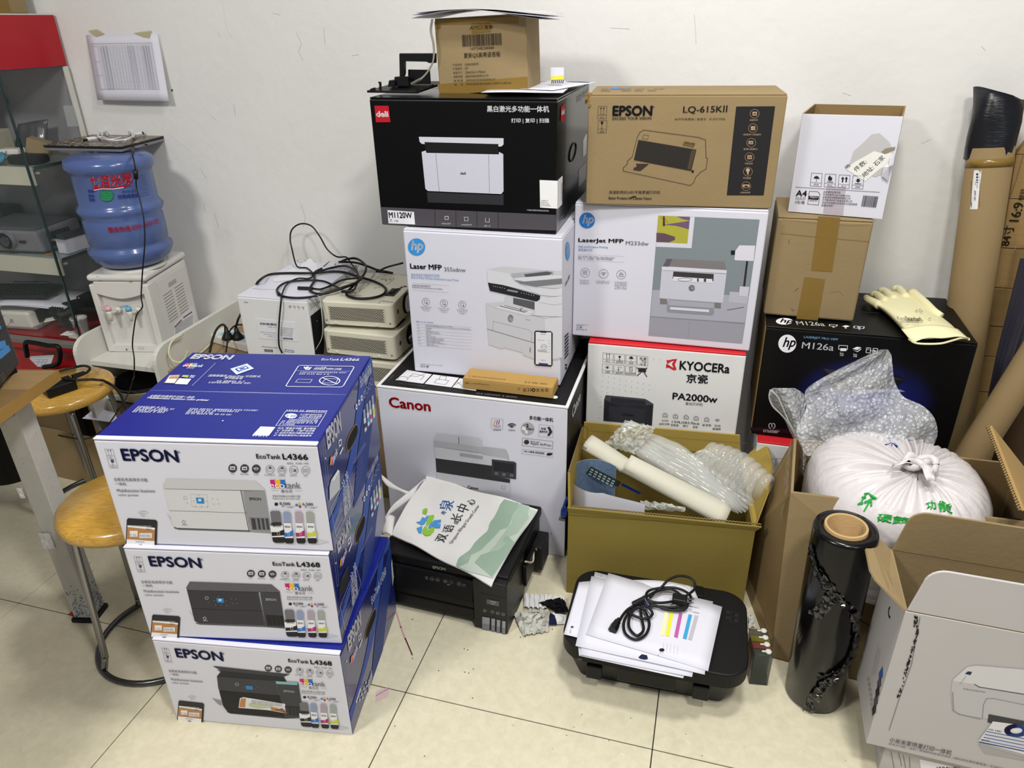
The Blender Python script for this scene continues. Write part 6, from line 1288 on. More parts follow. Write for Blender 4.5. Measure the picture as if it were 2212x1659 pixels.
for k,(pts,lb)in enumerate(sheets):
 z=zp+.0022*k;P4=[az(u,v,z)for u,v in pts];root=thing('paper_sheet',lb,'paper',sum(P4,Vector())/4,group='sheets heaped on the flatbed printer')
 qq=quad(P4[0],P4[1],P4[2],P4[3])
 mb=MB();mb.grid(lambda s,t:loc(root,qq(s,t)+Vector((0,0,(.010*math.sin(PI*s)*(1-t)if k==3 else.0)+.0007*math.sin(s*5+k)))),10,6,PAPER);mb.build('sheet',root,smooth=True,solid=.0004)
 a=Art(root,loc(root,P4[3])+Vector((0,0,.0012)),(1,0,0),(0,1,0))
 if k==5:
  for x0,x1,c_ in((1050,1012,'#f0edb0'),(1095,1055,'#e4dc3c'),(1175,1130,'#b85aa0'),(1260,1208,'#3c9cd0'),(1315,1255,'#b4b4ba')):
   y0=572+(x0-1050)*.15;a.poly([(x0,y0),(x0+30,y0+6),(x1+32,y0+222),(x1,y0+212)],c_,1)
  a.dash(1275,540,1362,556,8,'#2a2a30');a.dash(1268,578,1352,600,8,'#2a2a30');a.ell(1022,920,24,15,'#141e3c',2,12);
  for q_ in range(5):a.dash(1035+q_*32,860+q_*5,1028+q_*32,930+q_*6,5,'#c8c8cc',2)
  for x,y in((1008,945),(1030,946),(990,966)):a.ell(x,y,4,3,'#333',2,6)
 elif k==1:a.poly([(335,570),(345,545),(370,555),(380,530),(412,528),(405,560),(420,575),(400,600),(385,590),(380,612),(325,618)],'#1c1c20');a.rect(218,708,240,724,'#44444a');a.dash(216,770,222,735,8,'#44444a')
 elif k==2:a.dash(455,262,500,272,10,'#55555c')
 elif k==3:
  for q_ in range(6):a.dash(840+q_*6,318+q_*9,1290,352+q_*12,6,'#55555c',2,q_)
 elif k==4:a.poly([(815,985),(845,958),(890,968),(900,1000),(870,1006),(830,998)],'#141e3c',3)
 elif k==0:a.line([(310,895),(405,912),(400,930)],2,'#9a9aa0')
 if a.mb.f:a.build('sheet_print')
root=thing('coiled_cable','coiled black power cable with plug lying on the heaped printed sheets','cable',az(900,560,zp+.02))
z0=zp+.016
def cp(pts):return smoothpath([loc(root,az(u,v,z0+dz))for u,v,dz in pts],6)
w1=[(610,730,0),(650,650,.002),(720,560,.004),(830,500,.008),(900,440,.010),(1000,380,.014),(1080,300,.03),(1180,262,.045),(1290,290,.05),(1315,370,.035),(1250,430,.015),(1150,480,.008),(1000,500,.01),(890,470,.012),(900,400,.01),(1000,370,.012),(1150,370,.012),(1260,420,.012),(1270,490,.01),(1150,540,.006),(960,530,.008),(870,510,.01)]
w2=[(880,500,.006),(760,560,.004),(690,660,.003),(700,770,.002),(790,825,.002),(880,780,.003),(912,680,.004),(870,570,.008),(800,540,.01),(740,620,.006),(735,720,.004),(800,790,.003),(860,740,.004),(845,640,.006),(838,540,.01),(900,540,.012),(940,600,.008),(880,640,.006),(790,620,.008),(720,580,.008)]
w3=[(890,480,.014),(960,520,.01),(1080,560,.006),(1200,565,.006),(1250,520,.01),(1200,440,.014),(1100,380,.014),(980,400,.014),(920,450,.016)]
for pts in(w1,w2,w3):MB().tube(cp(pts),.0034,RUBBER,8).build('cord',root,smooth=True)
MB().tube(cp([(770,515,.012),(820,490,.013),(880,460,.014)]),.0075,DARKP,8).build('ferrite_core',root,smooth=True)
MB().tube(cp([(585,745,.003),(615,690,.004),(645,645,.005)]),[.011 if i<6 else.009 if i<10 else.006 for i in range(13)],RUBBER,6).build('appliance_plug',root)
P_=loc(root,az(1180,470,z0+.02));MB().box(P_.x-.018,P_.x+.018,P_.y-.013,P_.y+.013,P_.z-.008,P_.z+.008,RUBBER).build('wall_plug',root,bevel=.003)
for s_ in(-.005,.006):MB().box(P_.x+.018,P_.x+.034,P_.y+s_,P_.y+s_+.003,P_.z-.001,P_.z+.001,STEEL).build('prong',root)
MB().tube(cp([(860,440,.016),(880,480,.018),(905,520,.016),(870,500,.01),(860,445,.015)]),.0022,mat('#5a5c78',.4,name='cable_tie'),6).build('cable_tie',root,smooth=True)
# ------------------------------------------------------------------ tubes and long things in the right corner
crop(0,0,1)
TUBE=mat('#857150',.7,.10,10,.12,60,spec=.2,name='brown_paper_tube',stretch=(1,1,.3))
Ta=ay(2152,245,2.315);Tb=ay(2066,850,2.23);dT=(Tb-Ta).normalized();base=Ta+dT*((.012-Ta.z)/dT.z)
root=thing('kraft_tube','tall brown paper tube with black plastic wrapped round its top','tube',base)
Pt=[loc(root,base),loc(root,Ta+dT*.085),loc(root,Ta+dT*.02)]
MB().tube([Pt[0],Pt[1]],[.056,.056],TUBE,40).build('tube_wall',root,smooth=True,bevel=0)
axd=(Pt[1]-Pt[0]).normalized();s_=axd.cross(Vector((0,1,0))).normalized();u_=s_.cross(axd)
R_=random.Random(2);vs=[];hs=[-.03,.0,.03,.06,.09,.115,.135];seg=26
for i,hgt in enumerate(hs):
 for k in range(seg):
  q=2*PI*k/seg;r_=.0585+.004*math.sin(3*q+i)+R_.uniform(-.0015,.0015);zz=hgt+(.022*math.cos(q)if i==6 else 0)
  vs.append(Pt[1]+axd*zz+s_*math.cos(q)*r_+u_*math.sin(q)*r_*(.9 if i<5 else.75))
fs=[(i*seg+k,i*seg+(k+1)%seg,(i+1)*seg+(k+1)%seg,(i+1)*seg+k)for i in range(len(hs)-1)for k in range(seg)]+[tuple(range((len(hs)-1)*seg,len(hs)*seg))]
MB().add(vs,fs,mat('#15161c',.3,.2,30,.25,40,spec=.45,name='black_wrap_film',stretch=(1,1,6),dist=.004)).build('black_wrap',root,smooth=True)
MB().tube([Pt[1]-axd*.05,Pt[1]-axd*.028],[.0572,.0572],TAPE,30).build('packing_tape',root,smooth=True)
def cylp(u,v,r_=.0566):
 d_=ray(u,v);lo=0
 c0=loc(root,CAM);dd=d_
 for it in range(1500):
  p_=c0+dd*(1.8+it*.0008);q_=p_-Pt[0];q_-=axd*q_.dot(axd)
  if q_.length<r_:return p_
 return None
crop(2000,150,3.317)
P_=[[cylp(345+(400-345)*i/6-28*(j/8),722+280*j/8)for i in range(7)]for j in range(9)]
if all(p is not None for r in P_ for p in r):
 MB().add([p for r in P_ for p in r],[(j*7+i,j*7+i+1,(j+1)*7+i+1,(j+1)*7+i)for j in range(8)for i in range(6)],ink('#dfe0e4')).build('label_sticker',root)
 mb=MB()
 for(x0,x1,y0,y1)in((360,375,745,815),(348,358,870,905),(346,356,912,940),(366,369,820,850),(324,327,800,990),(384,386,735,990)):
  n_=10
  for k in range(n_):
   if x1-x0>5 and k%3==2:continue
   a0=y0+(y1-y0)*k/n_;a1=y0+(y1-y0)*(k+.8)/n_;q=[cylp(x-28*((y-722)/280)if 0 else x,y,.0572)for x,y in((x0,a0),(x1,a0),(x1,a1),(x0,a1))]
   if all(p is not None for p in q):mb.add(q,[(0,1,2,3)],ink('#2a2a2e'))
 if mb.f:mb.build('label_print',root)
crop(0,0,1)
# tall flat carton
A_,B_=ay(2172,480,2.30),ay(2120,930,2.22)
root=thing('projection_screen_carton','tall narrow brown carton printed with a size, standing behind the tubes at right','box',Vector((A_.x+.08,2.348,0)),WS)
l0=loc(root,ay(2178,440,2.333));l1=loc(root,ay(2126,760,2.333))
K3=mat('#957a50',.8,.12,20,.3,60,spec=.1,name='ribbed_kraft',stretch=(.3,1,4))
def X_at(z):return l0.x+(l1.x-l0.x)*(z-l0.z)/(l1.z-l0.z)
zs=[0,.25,.40,.52,.62,.74,.86,1.0,1.12]
for k,(z0,z1)in enumerate(zip(zs[:-1],zs[1:])):
 MB().hexa([(X_at(z0),-.015+.002*(k%2),z0+.0015),(X_at(z0)+.34,-.015,z0+.0015),(X_at(z0)+.34,.014,z0+.0015),(X_at(z0),.014,z0+.0015),(X_at(z1),-.015+.002*(k%2),z1),(X_at(z1)+.34,-.015,z1),(X_at(z1)+.34,.014,z1),(X_at(z1),.014,z1)],K3).build('carton_panel',root,bevel=.002)
MB().hexa([(X_at(1.12),-.013,1.121),(X_at(1.12)+.34,-.013,1.121),(X_at(1.12)+.34,.014,1.121),(X_at(1.12),.014,1.121),(X_at(1.12)+.12,-.010,1.36),(X_at(1.12)+.34,-.010,1.36),(X_at(1.12)+.34,.014,1.36),(X_at(1.12)+.12,.014,1.36)],K3).build('carton_panel',root,bevel=.002)
a=Art(root,(0,-.0158,0),(1,0,0),(0,0,1));crop(2000,150,3.317);K='#2a2216'
a.T('84寸',600,1262,640,1120,None,K,bold=.015,l=4);a.T('16:9',665,1088,705,955,None,K,bold=.015,l=4);a.T('壁挂',706,935,725,850,None,K,bold=.01,l=4)
a.line([(700,600),(650,780),(570,1000)],3,'#6a5638',l=3);a.line([(703,1120),(620,1330),(545,1600)],3,'#b09668',l=3);a.build('size_print')
crop(0,0,1)
# dark violet folded fabric, silver tube, two more brown tubes
def rod(name,label,p0,p1,r0,r1,m,cat,flat=1.,pn='tube_wall',seg=28):
 p0,p1=Vector(p0),Vector(p1);root=thing(name,label,cat,p0)
 d=p1-p0;t_=d.normalized();s_=t_.cross(Vector((0,1,0))).normalized();u_=s_.cross(t_);vs=[]
 for r_,f in((r0*.98,0),(r0,.002),(r1,.998),(r1*.98,1)):
  for k in range(seg):q=2*PI*k/seg;vs.append(d*f+s_*math.cos(q)*r_+u_*math.sin(q)*r_*flat)
 MB().add(vs,[(i*seg+k,i*seg+(k+1)%seg,(i+1)*seg+(k+1)%seg,(i+1)*seg+k)for i in range(3)for k in range(seg)]+[tuple(range(seg))[::-1],tuple(range(3*seg,4*seg))],m).build(pn,root,smooth=True);return root
VIO=mat('#2c2a36',.5,.1,30,.3,60,spec=.4,name='violet_fabric',stretch=(1,1,.15))
root=thing('folded_umbrella','dark violet folded fabric standing between the brown tubes at right','umbrella',ay(2128,900,2.12))
for k,(x0,x1,dy)in enumerate(((2130,2222,0),(2136,2236,-.012),(2146,2248,.004))):
 a0,a1=loc(root,ay(x0,900,2.12+dy)),loc(root,ay(x1,560,2.18+dy));MB().tube([a0,a0+(a1-a0)*.4,a1],[.006,.016,.020],VIO,7).build('fabric_fold',root)
rod('silver_tube','silver-grey tube in the right corner beside the folded violet fabric',ay(2172,1000,2.17),ay(2250,500,2.23),.028,.028,mat('#8c929a',.3,.05,20,metal=.6,name='silver_foil'),'tube')
rod('kraft_tube','thick brown paper tube slanting in front of the silver tube at right',ay(2068,1032,1.90),ay(2290,682,2.02),.039,.039,TUBE,'tube')
rod('kraft_tube','dark brown tube end at the right edge, behind the raised box flap',ay(2165,1060,2.05),ay(2250,830,2.12),.05,.05,mat('#4a3828',.7,.1,20,spec=.2,name='dark_brown_tube'),'tube')
# ------------------------------------------------------------------ on top of the middle stack
top=1.304
root=thing('black_plastic_bracket','black plastic bracket with a grey ribbon cable, on the black printer box','bracket',(-.84,1.93,top-.002),.02)
crop(790,10,5.2667);Yb=1.93
b_=lambda u,v,y=Yb:loc(root,ay(u,v,y))
def slab(pts,th,nm,y=Yb,m=BLACKP):MB().prism([b_(u,v,y)for u,v in pts],(0,th,0),m).build(nm,root,bevel=.0012,bseg=1)
slab([(380,560),(385,555),(790,555),(790,665),(720,665),(690,650),(440,645),(440,785),(430,815),(385,815)],.012,'upper_arm',Yb+.03)
slab([(480,738),(725,742),(738,905),(480,905)],.004,'back_plate',Yb+.05)
slab([(325,822),(470,822),(490,930),(320,930)],.03,'inner_block',Yb+.01);slab([(262,862),(330,860),(330,935),(250,935)],.03,'inner_block',Yb)
zt_=0
MB().hexa([(b_(50,995)+Vector((0,-.02,0)))*1,b_(620,1005)+Vector((0,-.02,0)),b_(780,930)+Vector((0,.10,0)),b_(250,930)+Vector((0,.10,0))]+[p+Vector((0,0,.006))for p in(b_(50,995)+Vector((0,-.02,0)),b_(620,1005)+Vector((0,-.02,0)),b_(780,930)+Vector((0,.10,0)),b_(250,930)+Vector((0,.10,0)))],BLACKP).build('base_plate',root,bevel=.001)
slab([(135,885),(145,876),(172,880),(176,970),(150,970),(150,900)],.004,'hook',Yb-.01);slab([(48,958),(100,942),(106,990),(50,995)],.006,'hook',Yb-.02);slab([(560,935),(600,925),(620,1000),(565,1005)],.006,'hook',Yb-.02);slab([(720,920),(770,900),(770,925),(730,950)],.004,'hook',Yb+.01)
ob=root.children[-1]
for dx in(0,8,14):MB().tube(smoothpath([b_(750+dx,165),b_(735+dx,300),b_(765+dx,450),b_(770+dx*.5,600),b_(740,700+dx),b_(650,820+dx),b_(520,900+dx)]),.0016,mat('#8c887c',.5,name='grey_ribbon'),6).build('ribbon_wire',root,smooth=True)
MB().tube([b_(520,905),b_(620,850)],.004,mat('#6e6a5e',.4,name='grey_plug'),6).build('cable_end',root)
tz=1.486
for k,(pts,lb)in enumerate([([(520,165),(600,110),(1900,55),(1990,110),(780,128)],None)]):pass
def stack(nm,lb,pts,z,n,R,grp,col=PAPER,sag=.0):
 R_=random.Random(R)
 for k in range(n):
  P4=[az(u,v,z)for u,v in pts];c_=sum(P4,Vector())/4;a_=R_.uniform(-.06,.06);root=thing(nm,lb[k],'paper',c_+Vector((0,0,.0022*k)),a_,group=grp)
  P4=[p-c_ for p in P4];qq=quad(*P4)
  MB().grid(lambda s,t:qq(s,t)+Vector((0,0,sag*((s-.5)**2)*-4+.002*math.sin(s*6+k))),12,4,col).build('sheet',root,smooth=True,solid=.0005)
cX=Vector((-.622,2.03,0))
for k,lb in enumerate(('lowest of the three white sheets on the small taped brown box','middle one of the three white sheets on the small taped brown box','uppermost of the three white sheets on the small taped brown box')):
 root=thing('paper_sheet',lb,'paper',(-.632+.006*k,2.02,1.4935+.004*k),[.02,-.05,.06][k],group='sheets on the taped brown box')
 MB().grid(lambda s,t:Vector(((s-.5)*.345,(t-.5)*.21,-.022*abs(s-.45)**1.6*2.2+.004*math.sin(5*s+k))),16,4,PAPER).build('sheet',root,smooth=True,solid=.0006)
for k,(dx,dy,a_,lb)in enumerate(((.30-.6515+.17-.30,.10,.10,'lower printed sheet on the right end of the black printer box'),(.19-.6515-.0,.22,-.25,'upper printed sheet on the right end of the black printer box'))):
 root=thing('paper_sheet',lb,'paper',(-.52+.02*k,2.03+.07*k,1.3075+.003*k),a_,group='sheets on the black printer box')
 MB().grid(lambda s,t:Vector(((s-.5)*.21,(t-.5)*.29,.001*math.sin(s*5))),6,6,PAPER).build('sheet',root,smooth=True,solid=.0004)
 a=Art(root,(0,0,.0008),(1,0,0),(0,1,0));a.pf=lambda u,v:(u,v)
 for q in range(9):a.raw([(-.08,-.12+q*.024),(.06,-.12+q*.024),(.06,-.117+q*.024),(-.08,-.117+q*.024)],[(0,1,2,3)],'#b4b4ba')
 a.raw([(.02,.10),(.09,.10),(.09,.13),(.02,.13)],[(0,1,2,3)],'#9ab4c8');a.raw([(-.09,.06),(-.04,.06),(-.04,.10),(-.09,.10)],[(0,1,2,3)],'#d8b8b0');a.build('sheet_print')
root=thing('barcode_card','yellow and white card with black barcode stripes standing beside the taped brown box','card',(-.47,2.06,1.316),.05)
MB().box(0,.036,0,.001,0,.040,PAPER).build('card',root);a=Art(root,(0,0,0),(1,0,0),(0,0,1));a.pf=lambda u,v:(u,v)
a.raw([(0,.008),(.036,.011),(.036,.020),(0,.017)],[(0,1,2,3)],'#e0d83c')
for k in range(7):a.raw([(.002+k*.005,0),(.0045+k*.005,0),(.006+k*.005,.009),(.0035+k*.005,.009)],[(0,1,2,3)],'#1c1c20')
a.build('card_print')
# ------------------------------------------------------------------ left: projectors, white box, cables, power strip
crop(0,0,1)
SUP=MB().box(0,1,0,.46,0,.398,KRAFT)if 0 else None
c=carton('sup','cardboard_box','low brown cardboard box under the white box and the cream projectors',[-1.365,1.845,0,.0,.86,.47,.398,0,0],[KRAFT]*6)
c=carton('wb','printer_box','white box with an upside-down label and black cables on top, left of the cream projectors',[-1.3508,1.8958,0.4,0.0322,0.2522,0.3844,0.285,0,0],[WHITE2,WHITE,WHITE,None,WHITE,WHITE])
bod=[o for o in c.root.children if o.name.startswith('carton_body')][0]
bod.data.materials.clear();[bod.data.materials.append(q)for q in(WHITE2,WHITE,WHITE,WHITE,WHITE,WHITE)]
a=c.R();crop(400,440,4.366);a.poly([(1180,1060),(1275,985),(1310,1310),(1305,1420),(1225,1420)],'#17181a',1)
for k in range(7):a.line([(1172+k*14,940-k*3),(1190+k*14,1000-k*12)],3,'#33343a')
a.ell(1240,1106,3,5,'#d8d8dc',3,6);a.build('side_print')
a=c.F();label_patch(a,[(670,1080),(1035,1118),(1065,1302),(695,1268)],'label_sticker','#dedee4')
a.bars(868,1148,708,1136,-20,'#3a3a3e')if 0 else a.bars(708,1140,868,1150,20,'#3a3a3e')
for k in range(6):a.dash(900,1172+k*14,1025-k*3,1184+k*14,8,'#66666c',3,k)
for k in range(3):a.dash(710+k*35,1212+k*20,860,1224+k*20,7,'#66666c',3,k)
a.dash(787,1166,868,1172,11,'#44444a');a.bars(925,1278,1018,1284,18,'#3a3a3e');a.bars(750,1395,832,1400,26,'#2a2a2e');a.line([(725,1345),(870,1360)],3,'#333');a.line([(942,1374),(1022,1384),(1025,1400),(944,1392)],4,'#2c5ca8',closed=True)
for k,x in enumerate((990,1026,1066,1108)):a.ring(x,970+k*4,9,11,3,'#33333a',n=8)if k==0 else a.line([(x-9,962+k*4),(x+10,963+k*4),(x+8,984+k*4)],3,'#33333a')
a.T('回收',592,924,556,920,12,'#33333a',bold=0);a.build('front_print')
a=c.T();a.poly([(820,720),(1180,515),(1240,580),(1250,620),(1160,700),(850,740)],'#dedee6',2);a.ring(1098,542,42,14,2,'#55555c',l=3);a.line([(1420,565),(1640,585),(1615,605),(1410,580)],3,'#55555c',l=3,closed=True);a.line([(1305,595),(1362,547)],5,'#33333a',l=3)
for k in range(5):a.dash(1380-k*6,610+k*11,1620-k*10,630+k*11,7,'#88888e',3,k)
a.line([(640,800),(700,810),(960,812)],2,'#8a8a90',l=3);a.build('top_print')
PC=CREAM
def projector(lb,x,y,z,ya,w,d,h,k):
 pr=thing('projector',lb,'projector',(x,y,z),ya,group='cream projectors stacked beside the white box')
 MB().rbox(-w/2,w/2,0,d,.004,h,.016,PC,5).build('housing',pr)
 for fx in(-.09,.09):MB().lathe([(.008,0),(.008,.005)],BLACKP,c=(fx,.03,0),seg=12).build('foot',pr)
 x0,x1,z0,z1=-w/2+.026,w/2-.030,h*.26,h*.80
 MB().box(x0-.003,x1+.003,-.0006,.001,z0-.003,z1+.003,mat('#c4c1ae',.5,name='vent_recess')).build('vent_panel',pr)
 mb=MB();n_,m_=22,11;pw,ph=(x1-x0)/n_,(z1-z0)/m_
 for i in range(n_):
  for j in range(m_):
   xx=x0+i*pw+(pw*.5 if j%2 else 0)
   if xx+pw*.82<x1+.002:mb.add([(xx,-.0010,z0+j*ph),(xx+pw*.82,-.0010,z0+j*ph),(xx+pw*.82,-.0010,z0+j*ph+ph*.62),(xx,-.0010,z0+j*ph+ph*.62)],[(0,1,2,3)],ink('#2a2820'))
 mb.build('vent_slots',pr,kind='stuff')
 for fx in(-w/2+.045,w/2-.058):MB().box(fx-.006,fx+.006,-.002,.002,.006,.014,PC).build('latch',pr,bevel=.0008)
 for fx in(-w/2+.014,w/2-.014):MB().lathe([(.0035,0),(.0035,.001)],ink('#8a8878'),seg=10).build('screw',pr).location=(fx,-.0,.018)
 for o in pr.children:
  if o.name.startswith('screw'):o.rotation_euler=(PI/2,0,0)
 mb=MB();cy=.125
 for(ra_,xx)in((.034,.002),(.030,.006)):mb.add([(w/2+.002 if xx<.005 else w/2+.006,cy+ra_*math.cos(2*PI*q/28),h*.52+ra_*math.sin(2*PI*q/28)*.98)for q in range(28)],[tuple(range(28))],BLACKP if xx<.005 else mat('#050508',.05,spec=.9,coat=1,name='lens_glass'))
 n_=28;mb.add([(w/2+.000,cy+.036*math.cos(2*PI*q/n_),h*.52+.036*math.sin(2*PI*q/n_))for q in range(n_)]+[(w/2+.005,cy+.032*math.cos(2*PI*q/n_),h*.52+.032*math.sin(2*PI*q/n_))for q in range(n_)],[(q,(q+1)%n_,n_+(q+1)%n_,n_+q)for q in range(n_)],BLACKP)
 mb.build('lens',pr)
 MB().add([(w/2+.001,.040+.008*math.cos(2*PI*q/16),h*.55+.008*math.sin(2*PI*q/16))for q in range(16)],[tuple(range(16))],ink('#4a4a50')).build('sensor_window',pr)
 MB().box(w/2-.055,w/2-.022,.075,.15,h-.004,h+.0008,BLACKP).build('zoom_recess',pr,bevel=.001);MB().tube([(w/2-.04,.10,h-.001),(w/2-.04,.13,h-.001)],.007,DARKP,12).build('zoom_ring',pr)
 a=Art(pr,(-w/2,0,h),(1,0,0),(0,1,0))
 if k==0:
  crop(400,440,4.366);a.T('Panasonic',2060,775,1910,845,None,'#33332c',bold=.02,l=2);a.line([(1820,690),(1975,705),(1905,765),(1750,745)],1.5,'#77776c',closed=True);a.dash(1840,715,1940,722,6,'#77776c');a.ell(1893,730,8,4,'#33332c',2,8)
  a.dash(1620,830,1700,800,5,'#8a8a7c');a.dash(1780,800,1840,795,6,'#8a8a7c');a.line([(1820,945),(1850,915),(1930,925)],1.4,'#55554c');a.dash(1860,925,1965,936,5,'#55554c');a.build('top_print')
projector('cream projector on top of the stacked projectors, cables looped over it',-1.0648,1.9259,0.600,0.0794,0.243,0.30,0.082,0)
projector('cream projector second from the top of the stack',-1.0588,1.9011,0.505,0.0,0.253,0.30,0.084,1)
projector('cream projector at the bottom of the stack, half hidden',-1.050,1.9011,0.402,0.0,0.253,0.30,0.092,2)
# cables on the white box
crop(400,440,4.366)
def cab(root,pts,r_=.0032,nm='cord',m=RUBBER):return MB().tube(smoothpath([loc(root,p)for p in pts],6),r_,m,8).build(nm,root,smooth=True)
Z=.692
root=thing('usb_cable','thin black cable rising in a tall loop against the wall from the white box','cable',az(1060,600,Z))
cab(root,[az(900,1300,.5)+Vector((0,-.02,0))if 0 else ay(915,1410,1.885),ay(885,1330,1.885),ay(885,1150,1.885),ay(905,920,1.888),az(915,850,Z),az(960,760,Z),az(1060,706,Z),az(1170,705,Z),az(1205,665,Z),az(1150,608,Z),az(1070,600,Z),ay(1040,560,2.20),ay(1010,440,2.24),ay(990,330,2.26),ay(1010,240,2.27),ay(1090,190,2.27),ay(1190,210,2.27),ay(1270,310,2.26),ay(1340,430,2.22),ay(1430,500,2.16),az(1520,505,.72),az(1570,570,.70),az(1620,640,.705),az(1630,720,.70),az(1600,800,.70),az(1560,820,.70)],.0028)
MB().box(-.02,.02,-.006,.006,-.004,.004,RUBBER).build('usb_plug',root,bevel=.001).location=loc(root,az(1530,830,.70));MB().box(-.009,.009,-.005,.005,-.002,.002,STEEL).build('usb_tip',root).location=loc(root,az(1590,838,.70))
root=thing('coiled_cable','thick black cable coiled in wide loops over the white box and projector','cable',az(1300,700,Z))
cab(root,[az(640,770,.66)+Vector((-.01,.02,-.02)),az(690,735,.70),az(790,670,Z),az(950,655,Z),az(1200,655,Z+.004),az(1450,640,Z),az(1640,690,Z),az(1800,740,.69),az(1890,800,.688),az(1860,860,.688),az(1740,892,.688),az(1600,890,.688),az(1520,850,.690),az(1600,760,.70),az(1690,660,.71),az(1700,580,.72),az(1620,520,.72),az(1540,520,.72),az(1460,550,.70)],.0042)
cab(root,[az(1230,650,Z+.008),az(1400,600,Z),az(1520,590,.70),az(1610,640,.71),az(1630,730,.705),az(1480,800,.70),az(1300,850,Z),az(1190,830,Z),az(1180,790,Z),az(1220,720,Z),az(1220,650,Z),az(1290,610,Z)],.0038)
cab(root,[az(1205,800,Z),az(1280,805,Z),az(1380,770,Z),az(1480,720,Z+.006),az(1630,700,.71)],.0034)
cab(root,[az(880,860,Z),az(870,800,Z),az(960,740,Z),az(1150,722,Z),az(1300,730,Z),az(1400,770,Z),az(1460,800,.70)],.0034)
cab(root,[az(870,830,Z),az(930,875,Z),az(1080,888,Z),az(1250,865,Z),az(1450,800,.70),az(1620,740,.71),az(1680,690,.71)],.0038)
cab(root,[az(1450,550,.70),az(1600,555,.71),az(1720,590,.71),az(1820,630,.705)],.0042)
MB().tube([loc(root,az(1065,795,Z)),loc(root,az(1200,800,Z))],[.006,.006],RUBBER,8).build('cable_plug',root);MB().tube([loc(root,az(1800,630,.70)),loc(root,az(1960,655,.69))],[.007,.004],RUBBER,8).build('cable_plug',root)
cab(root,[az(1820,640,.705),az(1900,600,.72),ay(2050,560,2.12)],.0034)
root=thing('thin_white_cable','thin pale cord hanging between the white box and the cream projectors','cable',az(1260,860,Z));cab(root,[az(1240,860,Z),az(1270,900,.69),ay(1295,1100,1.89),ay(1290,1260,1.885),ay(1230,1380,1.88)],.0012,m=mat('#b8b8ac',.5,name='pale_cord'))
# power strip
SZ=.402
root=thing('power_strip','white power strip with blue sockets and two black plugs, left of the white box','power strip',az(440,1330,SZ))
fl=az(205,1290,SZ);fr=az(585,1400,SZ);dv=(fr-fl).normalized();nv=Vector((-dv.y,dv.x,0));o_=loc(root,fl);wst=(fr-fl).length
Ms=Matrix.Rotation(math.atan2(dv.y,dv.x),4,'Z');st_=MB().rbox(0,wst,0,.075,0,.030,.010,WPLAS,4).build('strip_body',root);st_.matrix_basis=Matrix.Translation(o_)@Ms
mb=MB()
for k in range(4):mb=MB().box(.055+k*.045,.090+k*.045,.018,.058,.0298,.0312,mat('#8fc0d8',.4,name='blue_socket_face'));q=mb.build('socket',root);q.matrix_basis=Matrix.Translation(o_)@Ms
for k,(u,v)in enumerate(((405,1290),(500,1290))):
 P_=az(u,v-18,SZ+.031);MB().lathe([(.022,0),(.022,.006),(.018,.012),(.009,.028),(.006,.045)],RUBBER,c=loc(root,P_),seg=18).build('power_plug',root,smooth=True)
 if k==0:cab(root,[P_+Vector((0,0,.04)),ay(400,1200,P_.y+.0),ay(360,1140,P_.y-.0),ay(300,1180,P_.y-.02),ay(255,1290,P_.y-.06),ay(232,1400,P_.y-.10)],.0042)
 else:cab(root,[P_+Vector((0,0,.04)),ay(478,1170,P_.y),ay(500,1090,P_.y),ay(530,1030,P_.y+.02),ay(560,960,P_.y+.06)],.0042)
cab(root,[ay(385,1400,1.98),ay(400,1300,2.02),ay(415,1210,2.06),ay(470,1150,2.10),ay(540,1140,2.14)],.003)
root=thing('cream_cable','cream-coloured cable looping from the power strip beside the white stand','cable',az(240,1300,SZ));cab(root,[az(250,1310,SZ+.005),az(180,1380,SZ+.004),az(120,1420,SZ+.004)],.0034,m=mat('#c9c6a8',.5,name='cream_cord'))
crop(0,400,3.95);cab(root,[az(1760,1330,SZ+.006),az(1640,1370,SZ+.006),ay(1560,1500,1.86),ay(1480,1500,1.85),ay(1440,1430,1.85),ay(1470,1330,1.88),ay(1560,1270,1.93)],.0036,m=mat('#c9c6a8',.5,name='cream_cord'))
# ------------------------------------------------------------------ water dispenser, bottle, laptop, stand
crop(0,400,3.95)
DZ=.402
root=thing('stand','scratched white stand with a shelf and rounded sides, under the water dispenser','stand',(-1.97,1.85,0))
WST=mat('#cfcec6',.5,.05,12,.1,40,spec=.3,name='scratched_white_board')
sx0,sx1=-2.135-root.location.x,-1.800-root.location.x
MB().box(sx0+.016,sx1-.002,0,.44,DZ-.02,DZ-.001,WST).build('shelf',root,bevel=.001);MB().box(sx0+.016,sx1-.002,.02,.44,.232,.250,WST).build('shelf',root,bevel=.001)
MB().box(sx0+.01,sx1,.425,.445,.0,DZ-.022,WST).build('back_board',root)
for sx in(sx0,sx1):
 pr_=[(sx,-.045,0),(sx,-.045,.44)]
 for k in range(7):q=PI-k/6*PI/2;pr_.append((sx,.025+.07*math.cos(q),.44+.055*math.sin(q)))
 pr_+=[(sx,.44,.50 if sx==sx1 else.50),(sx,.44,0)]
 MB().prism(pr_,(.016,0,0),WST).build('side_panel',root,bevel=.003)
root=thing('water_dispenser','white tabletop water dispenser with a pink and a blue tap, under the blue bottle','water dispenser',(-2.0029,1.955,DZ),.21)
w,d,h=.2161,.290,.297
DP=mat('#d4d2ce',.28,.03,10,spec=.5,name='glossy_white_plastic')
MB().box(-w/2+.004,w/2-.004,.012,d,0,h*.90,DP).build('housing',root,bevel=.012,bseg=3)
MB().box(-w/2-.002,w/2+.002,-.012,d+.002,h*.915,h,DP).build('top_cover',root,bevel=.016,bseg=4)
